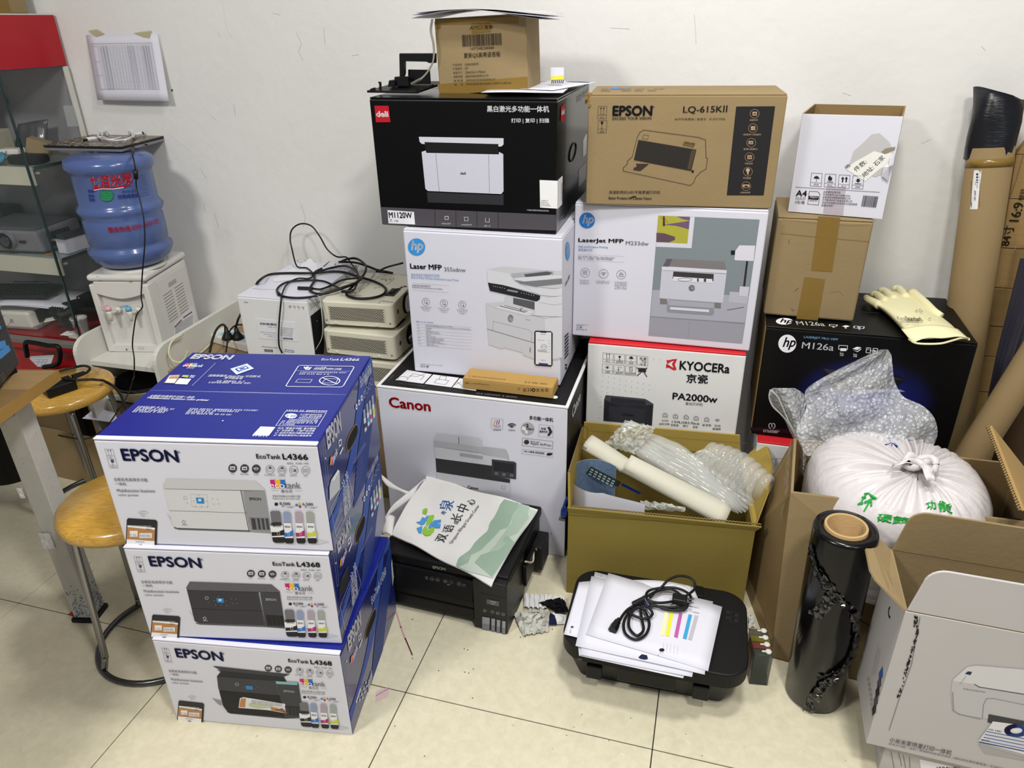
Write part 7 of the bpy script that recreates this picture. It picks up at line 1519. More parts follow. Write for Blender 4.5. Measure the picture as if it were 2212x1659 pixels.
for sx in(-1,1):MB().hexa([(sx*w/2-(.026 if sx>0 else 0),-.006,0),(sx*w/2+(.026 if sx<0 else 0),-.006,0),(sx*w/2+(.026 if sx<0 else 0),.03,0),(sx*w/2-(.026 if sx>0 else 0),.03,0),(sx*w/2-(.022 if sx>0 else 0),-.010,h*.88),(sx*w/2+(.022 if sx<0 else 0),-.010,h*.88),(sx*w/2+(.022 if sx<0 else 0),.03,h*.88),(sx*w/2-(.022 if sx>0 else 0),.03,h*.88)],DP).build('front_pillar',root,bevel=.005,bseg=3)
ap=[(-w/2+.020,-.009,h*.915),(w/2-.020,-.009,h*.915),(w/2-.020,-.009,h*.78)]+[(w/2-.020-(w-.04)*k/10,-.009,h*.70+.020*(abs(k-5)/5)**1.5)for k in range(11)]
MB().prism(ap[:2]+[p for p in ap[3:]],(0,.025,0),DP).build('control_panel',root,bevel=.002);MB().box(-w/2+.02,w/2-.02,-.004,.016,.0,.028,DP).build('drip_sill',root,bevel=.002)
for fx,cc,nm in((-.045,'#d8a8b4','pink'),(.030,'#6fa8cc','blue')):
 MB().tube([(fx+.012,.012,h*.545),(fx+.012,-.004,h*.545)],[.012,.010],WPLAS,16).build('tap_flange',root,smooth=True)
 MB().tube([(fx+.012,-.002,h*.545),(fx,-.028,h*.545)],.0065,WPLAS,12).build('tap_pipe',root,smooth=True)
 MB().lathe([(.005,-.028),(.0065,-.012),(.010,.0),(.010,.010)],WPLAS,c=(fx,-.030,h*.545),seg=16).build('tap_body',root,smooth=True)
 MB().lathe([(.0105,.010),(.0105,.020),(.007,.026),(.0,.027)],mat(cc,.4,.04,name=nm+'_tap_cap'),c=(fx,-.030,h*.545),seg=16).build('tap_cap',root,smooth=True,label=nm+' tap cap')
 MB().hexa([(fx-.026,-.036,h*.545+.024),(fx,-.036,h*.545+.026),(fx,-.026,h*.545+.026),(fx-.026,-.026,h*.545+.024),(fx-.026,-.036,h*.545+.028),(fx,-.036,h*.545+.031),(fx,-.026,h*.545+.031),(fx-.026,-.026,h*.545+.028)],mat(cc,.4,.04,name=nm+'_tap_cap')).build('tap_lever',root,bevel=.001,label=nm+' tap lever')
a=Art(root,(-w/2,-.009,0),(1,0,0),(0,0,1));a.T('美信',828,808,866,812,30,'#1c1c20',bold=.03);a.dash(836,815,868,817,4,'#888');a.rect(1082,798,1096,806,'#7a2430');a.T('加热',1102,806,1126,807,11,'#44444a');a.ell(1094,824,7,6,'#b8c43c');a.T('保温',1108,828,1132,829,11,'#44444a')
a.ell(1080,1402,7,7,'#4a4a4e');a.ell(1338,1416,7,7,'#4a4a4e');a.line([(1180,1380),(1225,1385),(1225,1398),(1180,1392)],2,'#88888a',closed=True);a.build('panel_print')
mb=MB();xs=w/2-.0035
def rs(y0,y1,z0,z1,m,t_=.001):return MB().box(xs-.002,xs+t_,y0,y1,z0,z1,m)
rs(.055,d-.02,.02,h*.84,DP,.0015).build('side_panel',root,bevel=.004)
for k in range(10):
 for q in range(2):MB().box(xs,xs+.0022,.075+q*.085,.140+q*.085,.085+k*.0115,.088+k*.0115,mat('#8a8984',.6,name='vent_gap')).build('vent_slot',root)
MB().box(xs,xs+.0024,.125,.185,.205,.222,mat('#a8a7a2',.6,name='handle_recess')).build('handle_recess',root,bevel=.004)
a=Art(root,(xs,0,0),(0,1,0),(0,0,1))
lp=label_patch(a,[(1478,1180),(1635,1020),(1660,1210),(1470,1310)],'warning_label','#dcdce0');a.O=a.O+Vector((.003,0,0))
for k,(x0,x1,y0,y1)in enumerate(((1490,1545,1180,1130),(1565,1635,1100,1060),(1492,1570,1290,1250),(1570,1645,1210,1170))):a.line([(x0,y0+30),(x1,y1+22)],7 if k!=3 else 3,'#7a2430')
for k in range(9):a.dash(1495,1200+k*10,1645,1110+k*11,5,'#77777c',3,k)
a.build('label_print')
for o in[o for o in root.children if o.name.startswith('warning_label')]:o.location=(.0025,0,0)
bx_,by_,br=-2.012,2.062,.139
root=thing('water_bottle','large blue water cooler bottle with red lettering, upside down in the dispenser','bottle',(bx_,by_,DZ+h-.001))
bz0=DZ+h;HB=1.093-bz0
BB=mat('#51659a',.22,.12,5,.3,9,spec=.5,name='blue_bottle_plastic',alpha=.93,coat=.2,dist=.006)
k_=HB/.40
MB().lathe([(.045,0),(.058,.004),(.104,.020),(.128,.042),(.139,.066),(.139,.080),(.128,.090),(.128,.100),(.131,.104),(.131,.185),(.126,.193),(.138,.211),(.140,.221),(.132,.233),(.127,.241),(.127,.338),(.130,.347),(.140,.357),(.142,.372),(.136,.388),(.118,.398),(.0,.400)],BB,seg=56).build('bottle_body',root,smooth=True)
for v in bpy.data.meshes[root.children[0].data.name].vertices:v.co.z*=k_
MB().lathe([(.105,.001),(.108,.006),(.090,.010),(.05,.010)],WPLAS,seg=40,close=False).build('bottle_seat',root,smooth=True)
PRF=[(.09,.1320),(.185,.1320),(.241,.1285),(.6,.1280)]
def bsrf(a_,b_,l_):
 q_=b_/k_;r_=next((y0+(y1-y0)*(q_-x0)/(x1-x0)for(x0,y0),(x1,y1)in zip(PRF[:-1],PRF[1:])if x0<=q_<=x1),.132)+.0007*l_;return Vector((r_*math.sin(a_/.1275),-r_*math.cos(a_/.1275),b_))
def bpf2(u,v):
 d_=ray(u,v);c0=loc(root,CAM);A=d_.x**2+d_.y**2;B=c0.x*d_.x+c0.y*d_.y;C_=c0.x**2+c0.y**2-.128**2;D=B*B-A*C_
 t_=(-B-math.sqrt(max(D,0)))/A;p=c0+d_*t_;return math.atan2(p.x,-p.y)*.1275,p.z
a=Art(root,(0,0,0),(1,0,0),(0,0,1),surf=bsrf,pf=bpf2)
crop(0,0,3.95);Rd='#a3182c';Bd='#24307c'
def arcT(t,pts,h_,c_,bold=.03,sl=0):
 for ch,(x0,y0,x1,y1)in zip(t,pts):a.T(ch,x0,y0,x1,y1,h_,c_,bold=bold,slant=sl)
wp=[(785,1590,850,1592),(868,1590,945,1590),(950,1585,1040,1580),(1045,1572,1135,1560)]
for dx,dy,c_,b2 in((4,5,'#dcdce8',.012),(0,0,Rd,.03)):
 for ch,(x0,y0,x1,y1),hh in zip('七百米泉',wp,(95,95,95,100)):a.T(ch,x0+dx,y0+dy,x1+dx,y1+dy,hh,c_,bold=b2,l=2 if dx else 4)
a.line([(800,1612),(860,1600),(960,1600),(1060,1588),(1100,1575)],14,Rd,l=4);a.line([(805,1622),(870,1610),(970,1612),(1050,1600)],7,'#dcdce8',l=3)
crop(0,400,3.95)
a.ell(912,88,57,50,'#1c7a4c',3,28)
for k in range(5):a.line([(868,62+k*14),(955,62+k*14)],3,'#4aa07a',l=4)
for t,x,y in(('更润',757,62),('更净',762,102),('更柔',768,136)):a.T(t,x,y,x+48,y+1,24,Bd,bold=.02)
a.T('净含量:16.5升',1042,66,1165,52,20,Bd,bold=.01);a.T('饮用纯净水',1006,118,1180,100,36,Bd,bold=.02)
for k in range(9):a.dash(1178+k*2,-75+k*22,1235+k*5,-90+k*21,10,'#2e3c80',3,k)
a.T('服务热线:',934,400,1120,385,44,Rd,bold=.02);a.T('0311-85531123',1130,380,1345,318,40,Rd,bold=.015);a.build('bottle_print')
# laptop across the bottle
LZ=1.115
root=thing('laptop','closed silver laptop with a patterned lid lying on top of the blue bottle','laptop',az(900,1200-1600,LZ)if 0 else Vector((-1.99,2.08,LZ-.020)))
crop(0,0,3.95)
cs_=[az(365,1238,LZ-.002),az(1030,1252,LZ-.002),az(1412,1155,LZ-.002),az(770,1145,LZ-.002)]
cs_[3]=cs_[0]+(cs_[2]-cs_[1])
q=[loc(root,p)for p in cs_]
MB().hexa([p-Vector((0,0,.018))for p in q]+[p-Vector((0,0,.009))for p in q],mat('#8c8c90',.35,.05,30,metal=.5,name='silver_shell')).build('base',root,bevel=.002)
lid=bpy.data.materials.new('camouflage_lid');lid.use_nodes=True;nt=lid.node_tree;b=nt.nodes['Principled BSDF'];L=nt.links.new
tc=nt.nodes.new('ShaderNodeTexCoord');n1=nt.nodes.new('ShaderNodeTexNoise');n1.inputs['Scale'].default_value=22;n1.inputs['Detail'].default_value=4;n1.inputs['Distortion'].default_value=3;L(tc.outputs['Object'],n1.inputs['Vector'])
r_=nt.nodes.new('ShaderNodeValToRGB');r_.color_ramp.interpolation='CONSTANT';r_.color_ramp.elements[0].color=lin('#241e1c');r_.color_ramp.elements[1].position=.5;r_.color_ramp.elements[1].color=lin('#8c7650')
for p_,c_ in((.46,'#1e1a1c'),(.56,'#4a4044'),(.62,'#c8c4c8')):e=r_.color_ramp.elements.new(p_);e.color=lin(c_)
L(n1.outputs['Fac'],r_.inputs[0]);L(r_.outputs[0],b.inputs['Base Color']);b.inputs['Roughness'].default_value=.3
MB().hexa([p-Vector((0,0,.008))for p in q]+[p for p in q],[lid,lid,DARKP,DARKP,DARKP,DARKP]).build('lid',root,bevel=.002)
MB().box(-.01,.01,-.001,.001,-.002,.002,BLACKP).build('port',root).location=loc(root,(cs_[1]+cs_[2])/2)-Vector((0,0,.013))
root=thing('charging_cable','thin black laptop charging cable hanging in front of the blue bottle','cable',cs_[1])
yc=cs_[1].y-.01
pth=[cs_[1]*.75+cs_[2]*.25-Vector((0,0,.013)),ay(1125,1290,1.985),ay(1145,1380,1.935),ay(1160,1480,1.93),ay(1165,1600,1.93)]
yc=1.965
crop(0,400,3.95)
pth+=[ay(1195,130,yc-.05),ay(1228,300,yc-.07),ay(1235,500,yc-.09),ay(1215,750,yc-.11),ay(1205,950,yc-.12),ay(1215,1040,yc-.13),ay(1165,1110,yc-.13),ay(1140,1250,yc-.14),ay(1130,1370,yc-.14),ay(1145,1480,yc-.16),ay(1145,1640,yc-.18)]
crop(200,750,6.635);pth+=[ay(585,440,yc-.2),ay(540,600,yc-.22),ay(450,780,yc-.26),ay(330,960,yc-.3),ay(240,1090,yc-.34)]
crop(0,740,2.183);pth+=[ay(490,410,1.62),ay(400,455,1.62),ay(275,437,1.66)]
cab(root,pth,.0022);crop(0,0,3.95)
MB().tube([loc(root,ay(1156,1450,1.93)),loc(root,ay(1162,1525,1.93))],.0075,RUBBER,10).build('ferrite_core',root,smooth=True);MB().tube([loc(root,pth[0]),loc(root,ay(1127,1296,1.985))],.0045,RUBBER,8).build('cable_plug',root)
root=thing('white_usb_cable','coiled white cable with plugs on top of the closed laptop','cable',az(980,1180,LZ+.004))
WC=mat('#dcdcdc',.45,.03,name='white_cord')
def el(cx,cy,rx,ry,a0,a1,z,n=14):return[az(cx+rx*math.cos(math.radians(a0+(a1-a0)*k/n)),cy+ry*math.sin(math.radians(a0+(a1-a0)*k/n)),z+.001*math.sin(k))for k in range(n+1)]
cab(root,el(985,1150,150,48,150,500,LZ+.006)+el(990,1160,155,34,140,380,LZ+.006),.0026,m=WC);cab(root,el(1000,1150,130,52,180,420,LZ+.012)+[az(1160,1150,LZ+.008)],.0026,m=WC)
MB().tube([loc(root,az(740,1190,LZ+.006)),loc(root,az(815,1180,LZ+.006))],[.008,.007],WC,6).build('usb_plug',root,bevel=.001);MB().tube([loc(root,az(715,1200,LZ+.005)),loc(root,az(740,1192,LZ+.006))],.005,DARKP,6).build('usb_tip',root);MB().tube([loc(root,az(1150,1150,LZ+.008)),loc(root,az(1200,1140,LZ+.008))],[.006,.009],WC,6).build('usb_plug',root);MB().tube([loc(root,az(1200,1140,LZ+.008)),loc(root,az(1218,1136,LZ+.008))],.006,DARKP,6).build('usb_tip',root)
cab(root,[az(815,1180,LZ+.005),az(870,1165,LZ+.006),az(940,1190,LZ+.006),az(1040,1170,LZ+.006)],.0026,m=WC)
# basin and bowl on the lower shelf
crop(200,750,6.635)
bc_=az(680,590,.285)
root=thing('basin','glossy black basin in a cream bowl on the lower shelf of the white stand','basin',(bc_.x+.012,bc_.y+.02,.252))
MB().lathe([(.05,0),(.075,.004),(.10,.05),(.102,.052),(.098,.052)],mat('#c8bea8',.45,.04,name='cream_bowl'),seg=40,close=False).build('outer_bowl',root,smooth=True)
MB().lathe([(.0,.02),(.05,.022),(.085,.045),(.104,.068),(.106,.07),(.108,.069),(.10,.052)],mat('#0c0c0e',.12,.1,spec=.7,coat=.5,name='glossy_black_enamel'),seg=40,close=False).build('basin_bowl',root,smooth=True)
# ------------------------------------------------------------------ paper taped on the wall
crop(0,0,3.95)
P4=[aw(733,298,.002),aw(1345,285,.002),aw(1442,862,.035),aw(832,853,.030)]
root=thing('wall_notice','white sheet printed with a dense table, taped to the wall','paper',sum(P4,Vector())/4)
qq=quad(*P4);MB().grid(lambda s,t:loc(root,qq(s,t)+Vector((0,-.003*math.sin(PI*s)*t,0))),8,8,PAPER).build('sheet',root,smooth=True,solid=.0004)
n_=(P4[1]-P4[0]).cross(P4[3]-P4[0]).normalized()
e1_=(P4[1]-P4[0]).normalized();e2_=(P4[0]-P4[3]);e2_=(e2_-e1_*e2_.dot(e1_)).normalized()
a=Art(root,loc(root,P4[3])+e1_.cross(e2_)*.004,e1_,e2_)
TL,TR,BR_,BL=(783,372),(1293,366),(1360,763),(858,760)
def tb(s,t):return((TL[0]*(1-s)+TR[0]*s)*(1-t)+(BL[0]*(1-s)+BR_[0]*s)*t,(TL[1]*(1-s)+TR[1]*s)*(1-t)+(BL[1]*(1-s)+BR_[1]*s)*t)
a.line([tb(0,0),tb(1,0),tb(1,1),tb(0,1)],1.6,'#55555c',closed=True)
for k in range(38):a.line([tb(.08,.05+.95*k/38),tb(1,.05+.95*k/38)],1.0,'#a0a0aa')
for k in range(18):s_=.08+.92*k/18;a.line([tb(s_,0),tb(s_,1)],1.2,'#8a8a94')
for s_ in(.16,.22,.60,.66,.84,.88,.92):a.poly([tb(s_-.016,.05),tb(s_+.016,.05),tb(s_+.016,1),tb(s_-.016,1)],'#c2c2cb',1)
for t_ in(.06,.40,.70):a.line([tb(0,t_),tb(.08,t_)],1.4,'#55555c')
a.build('table_print')
TP=mat('#c4bf9c',.35,.05,20,spec=.5,alpha=.75,name='yellowed_tape')
for pts in([(752,262),(830,250),(892,290),(820,315)],[(1140,280),(1290,262),(1280,330),(1230,322)]):
 w_=[aw(u,v,.004)for u,v in pts];MB().prism([loc(root,p)for p in w_],(0,-.0006,0),TP).build('tape_piece',root)
w_=[aw(1345,285,.003),aw(1362,295,.003),aw(1458,870,.003),aw(1440,862,.030)];MB().add([loc(root,p)for p in w_],[(0,1,2,3)],mat('#d8d8d4',.3,.03,spec=.5,alpha=.3,name='clear_strip')).build('tape_piece',root)
# ------------------------------------------------------------------ glass display cabinet, far left
X0,YF,YB=-2.32,2.015,2.305
cx=lambda u,v:ax(u,v,X0)
root=thing('display_cabinet','red and glass display cabinet full of devices, at far left','cabinet',(X0,YF,0))
L_=lambda x,y,z:(x-X0,y-YF,z)
XL=-3.3
GLS=bpy.data.materials.new('cabinet_glass');GLS.use_nodes=True;nt=GLS.node_tree;b=nt.nodes['Principled BSDF']
b.inputs['Base Color'].default_value=(.30,.38,.36,1);b.inputs['Roughness'].default_value=.03;b.inputs['Alpha'].default_value=.05;b.inputs['Specular IOR Level'].default_value=.5
tcn_=nt.nodes.new('ShaderNodeTexNoise');tcn_.inputs['Scale'].default_value=8;mr_=nt.nodes.new('ShaderNodeMapRange');mr_.inputs['To Min'].default_value=.02;mr_.inputs['To Max'].default_value=.08;nt.links.new(tcn_.outputs['Fac'],mr_.inputs[0]);nt.links.new(mr_.outputs[0],b.inputs['Roughness'])
GED=mat('#16302c',.08,.1,20,spec=.8,name='green_glass_edge')
GREYW=mat('#8f8e92',.6,.04,6,spec=.25,name='grey_cabinet_back')
def cb(x0,x1,y0,y1,z0,z1,m,nm,**k):p0,p1=L_(x0,y0,z0),L_(x1,y1,z1);return MB().box(p0[0],p1[0],p0[1],p1[1],p0[2],p1[2],m).build(nm,root,**k)
cb(XL,X0,YF-.01,YB-.003,1.352,1.515,RED,'top_panel',bevel=.001);cb(XL,X0+.0005,YF-.012,YB-.003,1.515,1.519,WST,'top_edge')
cb(X0-.006,X0,YF,YB-.022,.392,1.350,GLS,'side_glass');cb(XL,X0-.008,YF,YF+.005,.392,1.350,GLS,'front_glass')
cb(X0-.0065,X0+.0008,YF-.001,YF+.0055,.392,1.350,GED,'glass_edge')
cb(X0-.006,X0+.003,YB-.022,YB-.003,.385,1.350,WST,'side_strip',bevel=.001);cb(XL,X0-.008,YB-.014,YB-.004,.385,1.350,GREYW,'back_panel')
SH=mat('#c4c2b0',.5,.04,8,spec=.3,name='cream_shelf')
for z,nm in((1.038,1),(.706,2)):
 cb(XL,X0-.008,YF+.028,YB-.016,z-.008,z,mat('#b8c4be',.1,.05,spec=.6,alpha=.55,name='glass_shelf'),'glass_shelf');cb(XL,X0-.010,YF+.018,YF+.026,z-.062,z+.001,SH,'shelf_front')
 cb(X0-.0075,X0-.0065,YF+.03,YB-.03,z-.010,z+.002,GED,'shelf_edge')
 MB().lathe([(.008,0),(.010,.006),(.0,.010)],mat('#c8ccd0',.1,spec=.8,alpha=.6,name='clear_shelf_stud'),c=L_(X0-.02,YF+.05,z-.028),seg=14).build('shelf_stud',root,smooth=True)
cb(XL,X0,YF-.002,YB-.003,.372,.388,mat('#8c1018',.25,.15,10,spec=.5,name='dark_red_lacquer'),'base_top');cb(XL,X0,YF-.035,YF-.003,.366,.384,mat('#77746e',.5,.2,30,name='worn_ledge'),'ledge',bevel=.001)
cb(XL,X0+.001,YF-.010,YB-.003,.0,.366,RED,'base_panel',bevel=.001)
cb(XL,-2.345+.0,YF-.034,YF-.010,.345,.366,RED,'ledge_trim')
crop(0,200,6.9125)
a=Art(root,(0,0,0),(0,1,0),(0,0,1));a.line([(1155,350),(1195,395)],5,'#1c1c20');a.line([(1175,325),(1185,395)],4,'#1c1c20');a.line([(1165,360),(1215,365)],4,'#1c1c20');a.line([(1190,320),(1215,330)],4,'#1c1c20')
a.build('ink_marks')
label_patch(a,[(940,195),(1160,190),(1215,500),(1010,510)],'clear_sticker',mat('#c8d0cc',.3,.03,spec=.4,alpha=.25,name='clear_sticker'))
# brown boxes on the cabinet top
for k,(x0,x1,lb)in enumerate(((-3.0,-2.66,'brown cardboard box on the red cabinet top, at the left edge of the picture'),(-2.655,-2.385,'brown cardboard box on the red cabinet top, nearer the wall notice'))):
 c=carton('t','cardboard_box',lb,[(x0+x1)/2,YF+.03,1.5205,0,x1-x0-.006,.22,.22,0,0],[KRAFT]*6,group='brown boxes on the cabinet')
 a=c.R();a.pf=lambda u,v:(u,v);a.raw([(.10,0),(.15,0),(.15,.22),(.10,.22)],[(0,1,2,3)],TAPE);a.build('packing_tape')
# contents of the upper shelf (z = 1.04)
Z1,Z2,Z3=1.0405,.7085,.390
crop(0,200,6.9125)
def at(u,v,y):return ay(u,v,y)
Y1=YF+.09
p_=az(740,700,Z1+.0)
root=thing('small_cardboard_box','small brown box tilted on its corner on the upper glass shelf of the cabinet','box',Vector((-2.42,YF+.15,Z1+.022)),Matrix.Rotation(.55,4,'Z')@Matrix.Rotation(.35,4,'Y'))
MB().box(-.035,.035,-.03,.03,0,.052,KRAFT).build('carton_body',root,bevel=.002);MB().box(.0355,.037,-.028,.028,.004,.050,KRAFT2).build('box_flap',root);MB().box(-.030,.030,-.0312,-.030,.004,.050,KRAFT).build('box_flap',root)
root=thing('antistatic_bag','grey silver bag with a white label, leaning behind the small brown box in the cabinet','bag',Vector((-2.52,YF+.20,Z1+.004)))
SB=mat('#5c5c62',.25,.15,14,.4,30,metal=.4,name='silver_bag',dist=.004)
MB().grid(lambda s,t:Vector((-.075+.15*s+.03*t,.03*t+.01*math.sin(s*6),.11*t+.02*s*t)),8,8,SB).build('bag_film',root,smooth=True,solid=.004)
MB().grid(lambda s,t:Vector((.0+.045*s+.03*t,-.006+.03*t,.01+.085*t)),4,4,ink('#c8c8cc')).build('bag_label',root,solid=.001);MB().tube([(.065,.0,.02),(.075,.02,.10)],[.012,.016],mat('#b8bcc0',.15,metal=.7,name='foil'),10).build('foil_fold',root,smooth=True)
root=thing('vented_device','beige device with a fine vertical grille at the left end of the upper cabinet shelf','device',Vector((-2.66,YF+.10,Z1)))
MB().box(-.13,.10,0,.09,0,.105,mat('#a09a88',.5,.05,name='beige_plastic')).build('housing',root,bevel=.008,bseg=3)
for k in range(36):MB().box(-.125+k*.0052,-.1225+k*.0052,-.0012,.001,.012,.088,ink('#4a443a')).build('grille_slot',root)
root=thing('grey_case','light grey rounded case standing on the beige device in the cabinet','case',Vector((-2.70,YF+.12,Z1+.106)))
MB().rbox(-.10,.075,0,.06,0,.13,.02,mat('#8f8f98',.4,.04,name='light_grey_plastic')).build('case_body',root)
def small(nm,lb,cat,x,y,z,dims,m,rz=0,bev=.002,pn='body',bs=2):
 r_=thing(nm,lb,cat,(x,y,z),rz);MB().box(-dims[0]/2,dims[0]/2,-dims[1]/2,dims[1]/2,0,dims[2],m).build(pn,r_,bevel=bev,bseg=bs);return r_
q=small('power_adapter','white power adapter on the upper cabinet shelf beside the small brown box','adapter',-2.455,YF+.075,Z1+.032,(.075,.05,.02),WPLAS,.3,.006,bs=3)
q=small('black_pouch','black fabric pouch under the white adapter on the upper cabinet shelf','pouch',-2.40,YF+.085,Z1,(.12,.07,.031),mat('#0c0c0e',.8,.2,60,.3,300,name='black_fabric'),.15,.010,bs=3)
q=small('clear_plastic_case','clear plastic case with blue parts on the upper cabinet shelf','case',-2.555,YF+.06,Z1,(.085,.05,.022),mat('#c4c8cc',.15,spec=.6,alpha=.6,name='clear_case'),.1);MB().box(-.03,.03,-.012,.012,.023,.026,ink('#2c3a6c')).build('blue_part',q)
q=small('silver_box','flat silver box in front of the beige device on the upper cabinet shelf','box',-2.60,YF+.05,Z1,(.06,.04,.03),mat('#a8a6a4',.35,metal=.4,name='silver_plastic'),.2)
root=thing('blue_purse','round blue coin purse with yellow patches and a key ring on the upper cabinet shelf','purse',Vector((-2.478,YF+.038,Z1+.026)),Matrix.Rotation(.9,4,'X'))
MB().lathe([(.0,-.007),(.022,-.006),(.027,0),(.022,.006),(.0,.007)],mat('#3a7a94',.45,.1,name='blue_leather'),seg=28).build('purse_body',root,smooth=True)
MB().lathe([(.0,.0),(.008,.0),(.0,.001)],ink('#d8c83c'),c=(-.006,-.006,.007),seg=12,sx=1.6).build('yellow_patch',root);MB().tube([(.02+.008*math.cos(t),.02+.008*math.sin(t),.003)for t in[2*PI*k/14 for k in range(15)]],.0012,STEEL,6).build('key_ring',root,smooth=True)
q=crumple('paper_packet','crumpled white packet on the upper cabinet shelf left of the blue purse','packet',lambda s,t:Vector((-2.58+.07*s,YF+.030+.03*t,Z1+.006+.010*math.sin(PI*s))),6,4,PAPER,.003,51,th=.001)
q=small('yellow_tag','bright yellow-green tag on the upper cabinet shelf','tag',-2.505,YF+.07,Z1+.027,(.05,.012,.003),mat('#b8c83c',.5,name='yellow_green_plastic'),.05,.0005)
q=small('black_camera','small black round-ended camera at the far left of the upper cabinet shelf','camera',-2.655,YF+.045,Z1,(.05,.04,.035),BLACKP,0,.012,bs=3)
q=crumple('snack_packet','red and green snack packet at the left edge, hanging over the shelf front','packet',lambda s,t:Vector((-2.625+.05*s,YF+.012+.004*t,.985+.06*t)),5,5,mat('#b02418',.3,.3,30,name='red_wrapper'),.003,52,th=.001)
# middle shelf: silver projector, white box
crop(0,420,6.9125)
root=thing('silver_projector','silver-grey projector with a round lens on the middle cabinet shelf','projector',Vector((-2.535,YF+.045,Z2+.006)),.10)
SV=mat('#7c7c82',.35,.05,30,spec=.5,metal=.25,name='silver_grey_plastic')
MB().hexa([(-.16,.0,0),(.105,0,.0),(.125,.20,0),(-.16,.20,0),(-.16,-.012,.086),(.098,-.008,.083),(.12,.20,.094),(-.16,.20,.094)],SV).build('housing',root,bevel=.010,bseg=3)
MB().hexa([(-.158,-.004,.087),(.092,0,.084),(.116,.19,.095),(-.158,.19,.095),(-.15,.01,.096),(.08,.012,.094),(.10,.18,.103),(-.15,.18,.103)],mat('#4a4a50',.4,.05,name='dark_grey_lid')).build('top_cover',root,bevel=.004)
mb=MB();lc=Vector((-.030,-.018,.046));mb.tube([lc+Vector((0,.01,0)),lc+Vector((0,-.006,0))],[.036,.033],SV,32,cap=False);mb.tube([lc+Vector((0,.006,0)),lc+Vector((0,-.001,0))],[.031,.026],BLACKP,32);mb.build('lens_ring',root,smooth=False)
MB().tube([lc+Vector((0,-.001,0)),lc+Vector((0,-.005,0))],[.024,.016],mat('#050508',.05,spec=.9,coat=1,name='lens_glass'),28).build('lens',root,smooth=True)
MB().box(.020,.048,-.013,-.008,.040,.048,BLACKP).build('badge',root,bevel=.001)
for k in range(11):
 y=.035+k*.010;MB().hexa([(.108+.001*k*1.0,y,.018),(.112+.001*k,y,.018),(.112+.001*k,y+.004,.018),(.108+.001*k,y+.004,.018),(.103+.001*k,y,.068),(.107+.001*k,y,.068),(.107+.001*k,y+.004,.068),(.103+.001*k,y+.004,.068)],BLACKP).build('vent_slot',root)
root=thing('white_parts_box','white box with a dark clear-lidded tray on top, beside the silver projector','box',Vector((-2.375,YF+.085,Z2)),-.08)
MB().box(-.020,.028,0,.15,0,.052,WHITE).build('box_body',root,bevel=.001);MB().box(-.018,.026,.004,.148,.0525,.070,mat('#2c3038',.2,spec=.6,name='dark_tray')).build('tray',root,bevel=.003);MB().box(-.030,.030,-.012,.15,.0515,.053,mat('#c8ccd0',.1,spec=.7,alpha=.35,name='clear_lid')).build('clear_lid',root)
q=small('orange_sticker','orange slip on the middle cabinet shelf beside the white box','sticker',-2.42,YF+.062,Z2,(.022,.012,.001),ink('#d8862c'),.2,0)
q=small('black_speaker','dark box at the back left of the middle cabinet shelf','speaker',-2.80,YF+.22,Z2+.002,(.16,.10,.13),DARKP,0,.006)
q=small('cream_device','flat cream device under the dark box on the middle cabinet shelf','device',-2.66,YF+.21,Z2,(.10,.06,.012),CREAM,0,.003)
# bottom: white projector, papers, keyboard, clutter
crop(0,580,5.923)
root=thing('white_projector','white projector with a slatted side vent, at the cabinet bottom','projector',Vector((-2.675,YF+.030,Z3+.004)),.10)
MB().hexa([(-.16,-.0,0),(.085,0,0),(.12,.20,0),(-.16,.20,0),(-.16,-.004,.075),(.08,-.004,.072),(.115,.20,.085),(-.16,.20,.085)],WPLAS).build('housing',root,bevel=.012,bseg=4)
MB().box(-.15,.095,.004,.19,-.004,.012,mat('#8a8a8c',.5,name='grey_base')).build('base',root,bevel=.003)
for k in range(11):z=.018+k*.005;MB().hexa([(.086+.0,.03,z),(.0925,.03,z),(.106,.11,z),(.10,.11,z),(.086,.03,z+.0022),(.0925,.03,z+.0022),(.106,.11,z+.0022),(.10,.11,z+.0022)],BLACKP).build('vent_slat',root)
a=Art(root,(-.16,-.0035,0),(1,0,0),(0,0,1));a.T('EPSON',128,690,180,692,12,'#44444a',bold=.01);a.ring(148,660,14,10,4,'#2a2a2e');a.build('front_badge')
for k,lb in enumerate(('lower white sheet between the keyboard and the white projector','upper white sheet under the black keyboard in the cabinet')):
 root=thing('paper_sheet',lb,'paper',Vector((-2.60,YF+.13,.497+.004*k)),.18+.07*k,group='sheets in the glass cabinet');MB().grid(lambda s,t:Vector(((s-.5)*.30,(t-.5)*.2,-.012*s*s+.002*math.sin(4*s))),8,4,PAPER).build('sheet',root,smooth=True,solid=.003)
root=thing('keyboard','black keyboard lying on papers over the white projector in the cabinet','keyboard',Vector((-2.70,YF+.050,.512)),.22)
KB=mat('#0d0d10',.5,.2,30,name='black_keys');MB().box(-.18,.17,0,.13,0,.016,KB).build('tray',root,bevel=.004)
for i in range(17):
 for j in range(6):
  if 'k0' not in globals()or k0 is None:k0=MB().box(0,.016,0,.016,0,.007,KB).build('key',root,bevel=.0015,bseg=1);o=k0
  else:o=k0.copy();COL.objects.link(o)
  o.location=(-.172+i*.0198,.006+j*.0198,.0165)
MB().tube(smoothpath([(.17,.09,.012),(.10,.13,.026),(.02,.12,.030),(-.05,.135,.026)]),.002,RUBBER,6).build('cord',root,smooth=True)
root=thing('paper_cup','white tub with a pink printed label at the bottom of the glass cabinet','cup',Vector((-2.358,YF+.050,Z3)))
